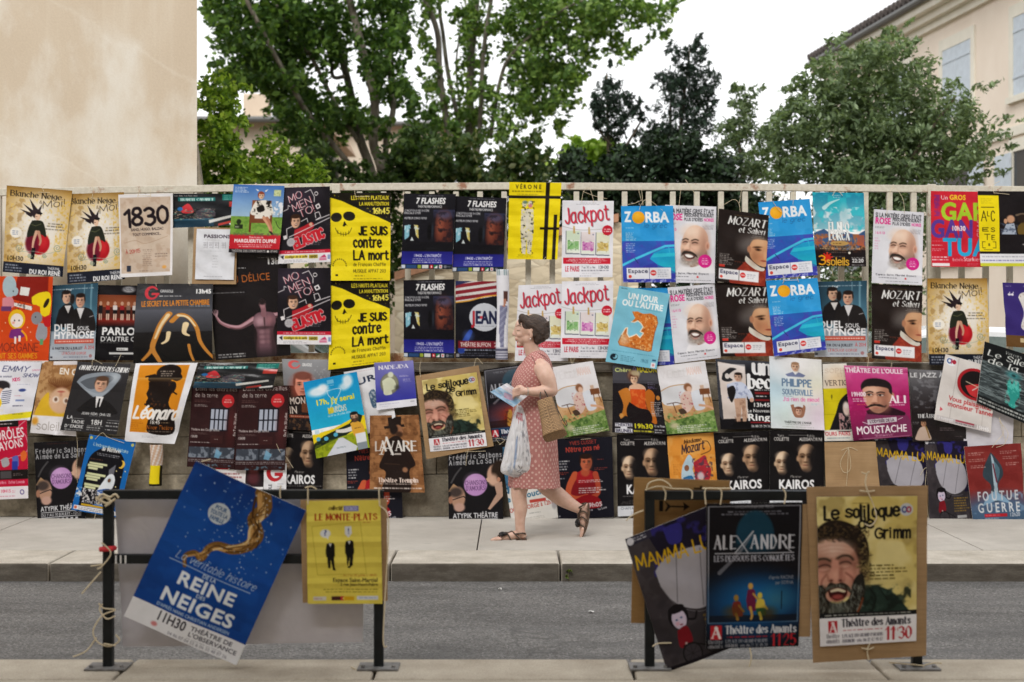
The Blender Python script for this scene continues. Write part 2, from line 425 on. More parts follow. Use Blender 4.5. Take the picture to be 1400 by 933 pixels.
# plaster building right behind the railing
xr = W(269.5, 0, 11.45)[0]
bl = empty("plaster_house", (-6, 14, 0), "tall blank cream plastered house end behind the railing at the left", "house")
ox = (xr - 14) / 2          # object origin of the wall mesh
def zpl(px, py): return CZ - (py - HY) * 11.45 / F
def xpl(px): return (px - 700) * 11.45 / F - ox
PL_A = [zpl(165, 55) + 0.62 * xpl(165), zpl(40, 195) + 0.5 * xpl(40)]
mb = MB(); mb.prism([(-14, 11.45, 0), (xr, 11.45, 0), (xr - 2.6, 20.45, 0), (-14, 20.45, 0)], (0, 0, 7.6))
wo = mb.build("wall", m_plaster(), bl)
mb = MB(); mb.prism([(xr - .01, 11.46, 0), (xr + 0.05, 11.46, 0), (xr + 0.035, 11.46, 2.62), (xr - 0.01, 11.46, 2.95)], (0, 0.08, 0)); mb.build("rough_corner", WALLM, bl)
TILE = simple("clay_tile", (0.42, 0.22, 0.13), 0.85, var=0.3, scale=9)
mb = MB(); mb.prism([(-14.4, 11.2, 7.6), (xr + 0.35, 11.2, 7.6), (xr + 0.35, 11.2, 7.72), (-14.4, 11.2, 9.4)], (0, 9.5, 0)); mb.build("roof", TILE, bl)

# ---------------------------------------------------------------- house on the right, running away from the street
def m_wash(name, a, b, sc=1.5):
    m = NT(name); f = m.noise(m.coord((1, 1, .6)), sc, 6, 0.6); g = m.noise(m.coord(), 50, 4)
    c = m.ramp(f, [(0.3, a), (0.7, b)]); c = m.mix(0.2, c, m.ramp(g, [(0.3, (.4, .4, .4)), (.7, (.6, .6, .6))]), 'OVERLAY')
    m.set(Base_Color=c, Roughness=0.9); m.bump(g, 0.15, 0.006); return m.m
PINK = m_wash("pink_wash", (0.75, 0.64, 0.53), (0.82, 0.72, 0.61)); TRIM = m_wash("stone_trim", (0.70, 0.66, 0.56), (0.78, 0.74, 0.64), 3)
SHUT = simple("blue_grey_shutter", (0.52, 0.58, 0.64), 0.6, var=0.08, scale=6)
DARKG = simple("zinc_gutter", (0.10, 0.10, 0.095), 0.5, var=0.2)
hs = empty("shuttered_house", (9, 30, 0), "pale pink house with blue grey shutters and a tiled eave at the right", "house")
D = Vector((-0.1117, 1, 0)).normalized(); N = Vector((-D.y, D.x, 0))       # along the facade, and out of it (towards -x)
P0 = Vector((9.43, 28.2, 0))
def HF(t, out, z): return P0 + D * t + N * out + Vector((0, 0, z))
def hbox(mb, t0, t1, z0, z1, o0, o1):
    vs = [HF(t, o, z) for z in (z0, z1) for o in (o0, o1) for t in (t0, t1)]
    return mb.add(vs, [(0, 1, 3, 2), (4, 6, 7, 5), (0, 4, 5, 1), (2, 3, 7, 6), (0, 2, 6, 4), (1, 5, 7, 3)])
ZE = 7.95
mb = MB(); hbox(mb, -13, 9.4, 0, ZE, 0, -9); mb.build("wall", PINK, hs)
mb = MB(); hbox(mb, -13.2, 9.5, ZE - 0.02, ZE + 0.14, 0.10, 0.002); hbox(mb, -13.2, 9.6, ZE + 0.14, ZE + 0.30, 0.24, 0.002); hbox(mb, -13.2, 9.7, ZE + .3, ZE + 0.5, 0.42, 0.002); mb.build("cornice", TRIM, hs)
mb = MB(); mb.tube([HF(-13.4, 0.5, ZE + 0.52), HF(9.8, 0.5, ZE + 0.52)], 0.075, 10); mb.build("gutter", DARKG, hs)
mb = MB()
a0, a1 = 0.46, -4.2
vs = [HF(-13.4, a0, ZE + .58), HF(9.9, a0, ZE + .58), HF(9.9, a1, ZE + 1.9), HF(-13.4, a1, ZE + 1.9)]
mb.prism(vs, (0, 0, 0.05))
t = -13.3
while t < 9.8:
    mb.tube([HF(t, a0 + 0.06, ZE + .70), HF(t, a1, ZE + 2.04)], [0.1, 0.08], 8); t += 0.26
mb.build("roof", simple("dark_weathered_tile", (0.085, 0.07, 0.065), 0.85, var=0.4, scale=12), hs)
mb = MB(); hbox(mb, -13.05, 9.45, 5.13, 5.31, 0.05, 0.002); mb.build("string_course", TRIM, hs)
def hwindow(t0, t1, z0, z1, open_leaf=False):
    fr = MB(); b = 0.17
    hbox(fr, t0 - b, t0, z0, z1, .035, .002); hbox(fr, t1, t1 + b, z0, z1, .035, .002); hbox(fr, t0 - b, t1 + b, z1, z1 + 0.24, .035, .002); hbox(fr, t0 - b - .05, t1 + b + .05, z0 - .12, z0, .08, .002)
    wn = fr.build("window", TRIM, hs)
    if open_leaf:
        g = MB(); hbox(g, t0, t1, z0, z1, .012, .003); g.build("pane", simple("dark_window", (0.03, 0.035, 0.04), 0.15), wn)
        spans = [(t1 + 0.02, t1 + 0.02 + (t1 - t0) / 2, 0.075), (t0 - 0.02 - (t1 - t0) / 2, t0 - 0.02, .075)]
    else:
        mid = (t0 + t1) / 2; spans = [(t0 + .01, mid - .004, .03), (mid + .004, t1 - .01, .03)]
    for a, c, o in spans:
        s = MB(); n = 5; wd = (c - a) / n
        for i in range(n): hbox(s, a + i * wd + .004, a + (i + 1) * wd - .004, z0 + .01, z1 - .01, o, o - .024)
        for zz in (z0 + 0.22 * (z1 - z0), z0 + 0.8 * (z1 - z0)): hbox(s, a + .01, c - .01, zz, zz + .05, o + .014, o + .001)
        s.build("shutter", SHUT, wn)
for tt in (2.1, -1.1, 5.3, 8.3, -4.3, -7.5):
    pass
for t0, t1 in ((0.72, 2.12), (-2.55, -1.15), (3.95, 5.35), (7.0, 8.4), (-5.9, -4.5)):
    hwindow(t0, t1, 5.88, 7.38); hwindow(t0 + (.05 if t0 > -3 else 0) , t1, 2.9, 4.83, True)
# old building across the street, behind the photographer: shades the near kerb and the barriers
OPM = m_wash("street_front_render", (0.36, 0.30, 0.23), (0.44, 0.37, 0.29))
ob = empty("street_house", (0, -3, 0), "long rendered street house across the road behind the camera", "house")
OPH = 11.2
mb = MB(); mb.prism([(-26, -3.4, 0), (26, -3.4, 0), (26, -3.4, OPH), (-26, -3.4, OPH)], (0, -8, 0)); mb.build("wall", OPM, ob)
mb = MB(); mb.prism([(-26.4, -2.9, OPH), (26.4, -2.9, OPH), (26.4, -2.9, OPH + .15), (-26.4, -2.9, OPH + .15)], (0, -9, 0)); mb.build("roof", TILE, ob)
for k in range(-7, 8):
    for z0 in (1.0, 4.6):
        f = MB(); f.box((k * 3.3, -3.38, z0 + .9), (1.3, 0.08, 1.9)); wn = f.build("window", TRIM, ob)
        g = MB(); g.box((k * 3.3, -3.335, z0 + .9), (1.05, 0.02, 1.65)); g.build("pane", simple("street_window", (0.04, 0.045, 0.05), 0.1) if k == -7 and z0 == 1.0 else bpy.data.materials["street_window"], wn)
# ---------------------------------------------------------------- houses far behind the trees
def far_house(label, px0, px1, pyt, pyr, Y, wallc, roofc, depth=7, chim=None):
    a, b = W(px0, pyt, Y), W(px1, pyt, Y); zr = W(0, pyr, Y)[2]
    e = empty("distant_house", ((a.x + b.x) / 2, Y, 0), label, "house")
    m = MB(); m.prism([(a.x, Y, 0), (b.x, Y, 0), (b.x, Y, a.z), (a.x, Y, a.z)], (0, depth, 0)); m.build("wall", wallc, e)
    m = MB(); m.prism([(a.x - .3, Y - .4, a.z + .003), (a.x - .3, Y + depth / 2, zr), (a.x - .3, Y + depth + .4, a.z + .003)], (b.x - a.x + .6, 0, 0)); r = m.build("roof", roofc, e)
    m = MB(); m.tube([(a.x - .3, Y - .45, a.z), (b.x + .3, Y - .45, a.z)], 0.08, 8); m.build("gutter", DARKG, e)
    if chim:
        c = W(chim, pyr, Y + depth / 2); m = MB(); m.box((c.x, Y + depth / 2, zr + .3), (.7, .5, 1.0), bev=.03); m.build("chimney", wallc, r)
    return e
BEIGE = m_wash("beige_wash", (0.5, 0.42, 0.33), (0.58, 0.5, 0.4))
PALETILE = simple("pale_clay_tile", (0.5, 0.36, 0.26), 0.85, var=0.25, scale=6)
far_house("beige house with pale tiled roof behind the yellow green bushes", 262, 427, 167, 142, 36, BEIGE, PALETILE, chim=352)
far_house("distant house with orange tiled roof between the plane trunks", 446, 600, 172, 150, 46, BEIGE, simple("orange_tile", (0.45, 0.23, 0.13), .85, var=.3, scale=8))

# rubble garden wall and the two cars seen between the bars
def m_rubble():
    m = NT("pale_rubble_stone"); v = m.coord((0.8, 1, 1.7))
    d = m.n("MixRGB", {"Fac": 0.2, "Color1": v, "Color2": m.n("TexNoise", {"Vector": v, "Scale": 3.0}).outputs["Color"]}).outputs[0]
    e = m.n("TexVoronoi", {"Vector": d, "Scale": 5.5}, feature='DISTANCE_TO_EDGE').outputs["Distance"]
    cc = m.n("TexVoronoi", {"Vector": d, "Scale": 5.5}, feature='F1').outputs["Color"]
    s = m.n("SeparateColor", {0: cc}).outputs[0]
    c = m.ramp(s, [(0.0, (0.50, 0.41, 0.28)), (0.5, (0.64, 0.55, 0.40)), (1.0, (0.74, 0.67, 0.53))])
    c = m.mix(m.ramp(e, [(0.01, (.7, .7, .7)), (0.07, (0, 0, 0))]), c, (0.44, 0.36, 0.25, 1))
    m.set(Base_Color=c, Roughness=0.9); m.bump(e, 0.8, 0.03); return m.m
YG = 17.0
gw = empty("garden_wall", W(700, 600, YG), "pale rubble stone garden wall with sloping tiled top behind the railing", "wall")
pts = [W(540, 384, YG), W(655, 350, YG), W(770, 322, YG), W(845, 304, YG), W(872, 312, YG)]
poly = [(pts[0].x, YG, 0)] + [tuple(p) for p in pts] + [(pts[-1].x + 0.02, YG, 0)]
mb = MB(); mb.prism(poly, (0, 0.5, 0)); mb.build("masonry", m_rubble(), gw)
mb = MB()
for a, b in zip(pts[:-2], pts[1:-1]):
    mb.prism([a + Vector((0, -.08, 0.003)), b + Vector((0, -.08, 0.003)), b + Vector((0, -.08, .1)), a + Vector((0, -.08, .1))], (0, .66, 0))
mb.build("tile_coping", TILE, gw)

def car(label, cx, Y, paint, flip=False):
    """side-on saloon parked behind the railing: front end to the left, or to the right if flipped"""
    s = -1 if flip else 1
    e = empty("parked_car", (cx, Y, 0), label, "car")
    prof = [(-2.1, .42), (-2.12, .62), (-2.0, .78), (-1.1, .93), (-0.35, 1.40), (0.1, 1.47), (0.9, 1.44), (1.55, 1.02), (2.0, .96), (2.1, .7), (2.08, .4)]
    P = [(cx + s * x, Y, z + .02) for x, z in prof]
    m = MB(); m.prism(P + [(cx + s * 2.0, Y, .25), (cx - s * 2.0, Y, .25)], (0, 1.66, 0)); me = m.build("body", paint, e)
    bv = me.modifiers.new("b", 'BEVEL'); bv.width = .05; bv.segments = 2; bv.limit_method = 'ANGLE'
    gl = bpy.data.materials.get("car_glass") or simple("car_glass", (0.16, 0.2, 0.19), 0.06, var=.1)
    for q in ([(-.92, .97), (-.35, 1.33), (.02, 1.38), (.02, .97)], [(.1, .97), (.1, 1.38), (.82, 1.35), (1.3, 1.0)]):
        m = MB(); m.prism([(cx + s * x, Y - .004, z + .02) for x, z in q], (0, -.012, 0)); m.build("side_window", gl, e)
    m = MB(); m.prism([(cx - s * 1.09, Y + .12, .975), (cx - s * .38, Y + .15, 1.42), (cx - s * .38, Y + 1.51, 1.42), (cx - s * 1.09, Y + 1.54, .975)], (-.012 * s, 0, .012)); m.build("windscreen", gl, e)
    m = MB(); m.box((cx - s * .78, Y - .1, 1.0), (.2, .17, .13), bev=.04); m.build("mirror", bpy.data.materials["zinc_gutter"], e)
    for x in (-1.32, 1.28):
        for yy in (Y - .01, Y + 1.67):
            m = MB(); m.tube([(cx + s * x, yy - .09, .31), (cx + s * x, yy + .09, .31)], .31, 20); wh = m.build("wheel", simple("tyre", (.02, .02, .02), .8) if not bpy.data.materials.get("tyre") else bpy.data.materials["tyre"], e)
            m = MB(); m.tube([(cx + s * x, yy - .1, .31), (cx + s * x, yy + .1, .31)], .2, 16); m.build("rim", bpy.data.materials["zinc_gutter"], wh)
    return e
car("grey car parked behind the railing, its windscreen beside the yellow skull posters", W(470, 0, 13.2)[0] - 0.9, 13.2, simple("grey_car_paint", (0.30, 0.30, 0.29), .25, var=.03), flip=True)
car("white car parked behind the railing at the right, glimpsed between bars", W(1290, 0, 13.6)[0], 13.6, simple("white_car_paint", (0.75, 0.76, 0.77), .25, var=.02))
# ---------------------------------------------------------------- trees
def m_bark(name, a, b, c_):
    m = NT(name); v = m.coord((1, 1, .6)); f = m.noise(v, 5, 6, .6, .4); g = m.noise(m.coord((6, 6, .8)), 8, 5, .7)
    c = m.ramp(f, [(0.35, a), (0.5, b), (0.62, c_)]); c = m.mix(.5, c, m.ramp(g, [(.3, (.3, .3, .3)), (.7, (.65, .65, .65))]), 'OVERLAY')
    m.set(Base_Color=c, Roughness=.9); m.bump(g, .5, .02); return m.m
BARK = m_bark("plane_bark", (0.10, 0.085, 0.066), (0.18, 0.157, 0.125), (0.30, 0.27, 0.22))
DBARK = m_bark("dark_bark", (0.06, 0.045, 0.03), (0.1, 0.08, 0.055), (0.16, 0.13, 0.09))
def stem(mb, pts, Y, r0, r1, dys=None, up=True):
    P = []
    n = len(pts); off = 0
    for i, p in enumerate(pts):
        P.append(np.array(W(p[0], p[1], Y)) + np.array([0, (dys or 0) * i / max(n - 1, 1), 0]))
    if up:                                   # carry on above the frame
        d = P[-1] - P[-2]; d /= np.linalg.norm(d)
        for k in (1, 2, 3): P.append(P[-1] + (d + np.array([random.uniform(-.2, .2), random.uniform(-.2, .2), .3])) * 0.9)
    S = spline(P, 6); m = len(S)
    mb.tube(S, [r0 + (r1 - r0) * i / (m - 1) for i in range(m)], 9)

def tree(name, label, group, Y, stems, blobs, leaf, cols, bark, lmat=LEAF, dy=1.6, dens=1.0, base=None, seed=1, **kw):
    rg = np.random.default_rng(seed)
    bx = base if base is not None else stems[0][0][0][0]
    e = empty(name, (W(bx, 0, Y)[0], Y, 0), label, "tree" if "shrub" not in name and "bush" not in name and "hedge" not in name else "shrub", group)
    mb = MB()
    kr = 0.27 if name == "plane_tree" else 0.6
    for pts, r0, r1, dd, up in stems: stem(mb, pts, Y, r0 * kr, r1 * kr, dd, up)
    t = mb.build("trunk", bark, e, smooth=True)
    foliage("crown", blobs, Y, dy, leaf, cols, rg, lmat, e, dens=dens, **kw)
    return e
G0 = CZ * F / 24 + HY
PLC = ["3c5828", "507032", "648640", "80a250", "466632"]
GT = "trees beyond the railing"
tree("plane_tree", "multi stemmed plane tree with pale bark leaning out behind the leftmost bushes", GT, 24, [
    ([(520, 560), (512, 330), (508, 246), (487, 183), (478, 143), (467, 97), (450, 37), (444, 0)], .36, .13, 1.2, True),
    ([(524, 560), (527, 330), (524, 240), (513, 200), (516, 149), (504, 94), (490, 34), (483, 0)], .36, .15, -.8, True),
    ([(526, 240), (528, 183), (536, 143), (527, 71), (517, 0)], .22, .11, .5, True),
    ([(528, 183), (537, 137), (531, 51), (530, 0)], .11, .06, 1.0, True),
    ([(505, 262), (470, 215), (433, 171), (406, 123), (381, 74), (347, 0)], .2, .08, -1.4, True),
    ([(490, 195), (456, 137), (427, 80), (393, 31), (375, -6)], .15, .07, -.4, True),
    ([(470, 105), (452, 100), (446, 70), (438, 17), (434, -10)], .13, .08, 1.4, True),
    ([(440, 40), (420, 12), (410, -5)], .07, .04, 1.8, True)],
    [(345, 20, 58, 45, 1.2), (312, 58, 30, 34, .7), (472, 166, 36, 24, .9), (432, 204, 32, 22, .8), (600, 168, 26, 18, .6), (560, 128, 26, 30, .6), (578, 165, 28, 18, .6), (552, 62, 18, 28, .5), (345, 85, 48, 36, 1.2), (392, 45, 52, 55, 1.2), (302, 10, 24, 16, .6), (308, 98, 26, 16, .6), (385, 105, 40, 38, 1.2), (420, 140, 42, 32, 1.1), (430, 20, 42, 30, 1.1),
     (405, 175, 32, 26, .9), (455, 70, 26, 50, .6), (470, 20, 24, 26, .8), (505, 60, 22, 60, .9), (520, 105, 22, 40, 1.0), (545, 40, 26, 40, .7), (530, 8, 40, 18, 1.0), (480, 150, 30, 24, .6), (515, 175, 35, 20, .5), (548, 100, 16, 30, .5),
     (440, 185, 30, 24, .9), (355, 130, 30, 20, .8), (330, -50, 90, 50, .5), (440, -60, 90, 55, .5), (540, -50, 70, 50, .5), (400, -150, 150, 60, .35)],
    .060, PLC, BARK, dens=1.9, seed=3, base=520)
tree("plane_tree", "plane tree with a fan of slim upright trunks in the middle of the view", GT, 25.5, [
    ([(632, 560), (634, 330), (632, 235), (616, 189), (604, 114), (601, 57), (580, 0)], .27, .12, -1, True),
    ([(634, 240), (627, 171), (611, 94), (603, 34), (598, 0)], .17, .1, .8, True),
    ([(640, 560), (642, 330), (637, 215), (641, 177), (643, 86), (648, 17), (650, 0)], .34, .17, .4, True),
    ([(646, 240), (655, 194), (661, 86), (669, 29), (673, 0)], .17, .09, -.8, True),
    ([(670, 190), (684, 114), (699, 83), (733, 54), (767, 31), (807, 17), (860, 5)], .15, .04, -1.5, False),
    ([(690, 118), (712, 88), (735, 60), (742, 30)], .08, .04, 1.5, False),
    ([(628, 140), (622, 80), (628, 20), (632, 0)], .07, .05, 1.6, True)],
    [(585, 30, 22, 45, .5), (592, 110, 22, 34, .7), (620, 150, 36, 34, .8), (640, 60, 34, 50, .6), (665, 20, 42, 22, .9), (690, 60, 22, 26, .45), (735, 30, 55, 42, 1.2), (795, 22, 52, 36, 1.1), (845, 15, 45, 26, 1.0), (890, 18, 32, 26, .8), (915, 8, 24, 12, .7),
     (740, 80, 50, 34, 1.2), (790, 75, 34, 28, .9), (835, 45, 34, 20, .8), (860, 60, 18, 14, .5), (775, 110, 34, 26, 1.1), (720, 125, 36, 26, 1.0), (755, 150, 36, 24, .9), (700, 155, 30, 24, .9), (660, 150, 26, 34, .7), (770, 170, 18, 14, .6), (690, 190, 34, 20, .8), (610, 190, 30, 24, .6),
     (850, 85, 10, 8, .5), (905, 48, 16, 12, .5), (560, 10, 22, 18, .5), (700, -50, 90, 50, .5), (820, -45, 80, 45, .5), (600, -60, 70, 50, .5), (740, -140, 150, 60, .35)],
    .058, ["4a6630", "60803c", "78984a", "94b05e", "557438"], BARK, dens=1.8, seed=4, base=636)
BR = ["86a83a", "a2c44c", "6c9034", "b8d45e", "587a30"]
tree("bright_shrub", "tall yellow green shrub hugging the corner of the plaster house", GT, 15.5, [([(300, 560), (302, 330), (300, 220), (298, 130)], .05, .02, .2, False), ([(301, 330), (320, 250), (322, 170)], .03, .012, .2, False)],
     [(300, 130, 26, 26), (318, 118, 20, 18, .7), (292, 165, 24, 32), (320, 165, 24, 30, .6), (300, 205, 34, 34), (285, 240, 22, 26, 1.2), (325, 230, 26, 26), (300, 275, 40, 40), (296, 350, 40, 70, .6)],
     .036, BR, DBARK, LEAF_BRIGHT, dy=.5, dens=2.4, seed=5)
tree("bright_shrub", "low rounded yellow green shrub in front of the beige distant house", GT, 17, [([(378, 560), (378, 330), (375, 240), (370, 205)], .05, .02, .2, False), ([(378, 330), (400, 250), (410, 220)], .03, .012, -.2, False)],
     [(375, 210, 26, 22), (350, 235, 28, 26), (400, 235, 36, 24), (430, 245, 22, 14), (375, 265, 60, 34), (370, 340, 55, 70, .5)],
     .036, BR, DBARK, LEAF_BRIGHT, dy=.6, dens=2.4, seed=6)
DK = ["324624", "3e562c", "4c6634", "5e7a44", "728a54"]
tree("ivy_shrub", "dark ivy covered shrub around the base of the left plane trunks", GT, 21.5, [([(470, 560), (462, 330), (458, 246), (453, 211)], .12, .08, .1, False), ([(500, 560), (500, 330), (495, 230)], .05, .02, .1, False)],
     [(440, 215, 30, 26), (480, 235, 30, 22, .8), (425, 245, 30, 20), (545, 225, 30, 28, .9), (570, 205, 34, 34), (590, 240, 40, 26), (550, 255, 40, 20), (490, 270, 70, 26), (520, 340, 90, 70, .5)],
     .055, DK, BARK, dy=.7, dens=2.2, seed=7)
tree("ivy_shrub", "dark leafy thicket with paler seed heads under the middle plane tree", GT, 21, [([(650, 560), (650, 330), (648, 230)], .07, .03, .1, False), ([(700, 560), (705, 330), (715, 220)], .05, .02, .1, False)],
     [(610, 225, 36, 30), (640, 205, 30, 26, .8), (660, 235, 34, 26), (700, 225, 36, 30), (735, 225, 24, 26, .8), (730, 195, 18, 20, .6), (680, 255, 60, 20), (745, 250, 26, 16), (660, 300, 110, 60, .6), (790, 290, 80, 50, .6)],
     .052, ["3a5028", "3d552b", "54693a", "7c8358", "465c31"], DBARK, dy=.8, dens=2.2, seed=8)
CN = ["1d2b22", "24352a", "2e4132", "18241c", "33483a"]
tree("yew_tree", "ragged dark conifer with a bare side limb left of the tall yew", GT, 22, [([(835, 560), (838, 330), (832, 200), (830, 100)], .1, .02, .1, False), ([(838, 230), (862, 190), (880, 160)], .05, .02, .2, False), ([(836, 200), (818, 175), (812, 160)], .04, .02, .2, False)],
     [(832, 102, 6, 14, 2.0), (828, 125, 20, 20, 1.3), (850, 135, 18, 16), (820, 150, 20, 16, 1.2), (850, 160, 24, 16, 1.1), (876, 155, 12, 12), (825, 178, 20, 12, .9), (845, 178, 18, 12), (815, 130, 8, 10), (868, 148, 12, 8)],
     .045, CN, DBARK, LEAF_DARK, dy=.7, dens=3.2, seed=9, aspect=.3)
tree("yew_tree", "tallest dark yew with a spired top against the white sky", GT, 22.5, [([(930, 560), (935, 330), (930, 200), (945, 60)], .14, .02, .1, False), ([(930, 230), (918, 180), (920, 120)], .08, .02, .2, False)],
     [(952, 58, 6, 14, 2.2), (950, 85, 17, 20, 1.5), (928, 78, 12, 18, 1.0), (965, 110, 16, 20, 1.2), (930, 115, 28, 24, 1.3), (905, 112, 18, 12, .8), (955, 140, 26, 24, 1.3), (920, 148, 22, 18, 1.1), (970, 135, 12, 16), (940, 175, 40, 22, 1.1), (900, 185, 34, 20, 1.1), (915, 65, 10, 10, .6)],
     .045, CN, DBARK, LEAF_DARK, dy=.8, dens=3.2, seed=10, aspect=.3)
tree("dark_hedge", "broad dark evergreen hedge filling the gap under the yews", GT, 19.5, [([(880, 560), (880, 330), (875, 230)], .07, .03, .1, False), ([(960, 560), (962, 330), (960, 220)], .07, .03, .1, False)],
     [(780, 225, 26, 24), (800, 245, 40, 18), (850, 225, 34, 26), (890, 215, 36, 34), (935, 220, 40, 34), (975, 235, 34, 24), (870, 255, 110, 20), (960, 262, 60, 20), (870, 310, 110, 60, .9), (980, 320, 90, 70, .9), (900, 420, 140, 80, .5)],
     .045, ["1f2e1e", "273924", "31462c", "1a2718"], DBARK, LEAF_DARK, dy=.8, dens=3.0, seed=12)
tree("bright_shrub", "round lime green bush showing above the dark hedge", GT, 24, [([(808, 560), (808, 330), (806, 230)], .08, .03, .1, False)],
     [(800, 205, 34, 18), (835, 208, 30, 16), (815, 222, 55, 22), (810, 260, 50, 30, .6)], .075, ["86a83a", "98b84a", "729636", "a9c65c"], DBARK, LEAF_BRIGHT, dy=.8, dens=2.0, seed=13)
tree("olive_tree", "small grey green olive like tree right of the tall yew", GT, 20, [([(1020, 560), (1022, 330), (1015, 230), (1010, 180)], .09, .03, .1, False), ([(1020, 300), (1000, 250), (985, 210)], .05, .02, .2, False)],
     [(1010, 128, 12, 14, 1.2), (1030, 130, 8, 14), (1015, 155, 26, 20, 1.1), (1000, 175, 26, 18, .8), (1025, 190, 30, 26, 1.0), (995, 215, 28, 22, .8), (1020, 235, 40, 22), (1050, 215, 24, 26, .8), (1010, 290, 60, 50, .9), (1020, 400, 80, 80, .5)],
     .045, ["5c7050", "70845e", "869874", "4c5e42"], DBARK, LEAF, dy=.7, dens=2.4, seed=14, aspect=.34)
BG_ = ["66795a", "788c68", "566a48", "8fa27e", "6f8458"]
tree("hackberry_tree", "wide drooping grey green tree hiding the end of the pink house", GT, 17.5, [([(1190, 640), (1195, 400), (1190, 260), (1170, 170)], .12, .04, .2, False), ([(1194, 330), (1240, 220), (1290, 140)], .08, .02, -.5, False), ([(1193, 300), (1140, 220), (1110, 160)], .06, .02, .5, False), ([(1192, 260), (1190, 160), (1195, 70)], .05, .012, .2, False)],
     [(1150, 62, 13, 22, .7), (1128, 100, 28, 18, .9), (1155, 86, 30, 16, .9), (1200, 70, 26, 16, .8), (1238, 56, 18, 14, .6), (1100, 116, 18, 14, .8), (1085, 140, 26, 22, .8), (1060, 165, 22, 20, .6), (1372, 168, 16, 6, .4), (1365, 232, 16, 6, .4), (1235, 35, 10, 12, .4), (1215, 50, 18, 10, .4), (1085, 112, 12, 12, .5), (1090, 170, 34, 30, 1.0), (1065, 195, 30, 28, .7), (1140, 130, 40, 34, 1.2), (1185, 100, 40, 32, 1.2), (1215, 80, 26, 16, .9), (1240, 115, 40, 30, 1.2), (1175, 150, 50, 36, 1.3), (1280, 150, 46, 34, 1.0),
      (1120, 190, 46, 34, 1.2), (1190, 195, 56, 40, 1.3), (1250, 190, 52, 40, 1.3), (1310, 175, 36, 26, .7), (1350, 118, 22, 8, .4), (1330, 200, 36, 26, .8), (1350, 215, 24, 10, .4), (1290, 225, 52, 28, 1.2), (1340, 240, 22, 12, .5), (1120, 235, 60, 30, 1.0), (1200, 245, 90, 34, 1.3), (1080, 235, 30, 26, .7), (1260, 105, 16, 12, .6), (1200, 300, 110, 60, .9), (1150, 400, 110, 80, .5)],
     .042, BG_, DBARK, LEAF, dy=.9, dens=2.2, seed=15, aspect=.42)
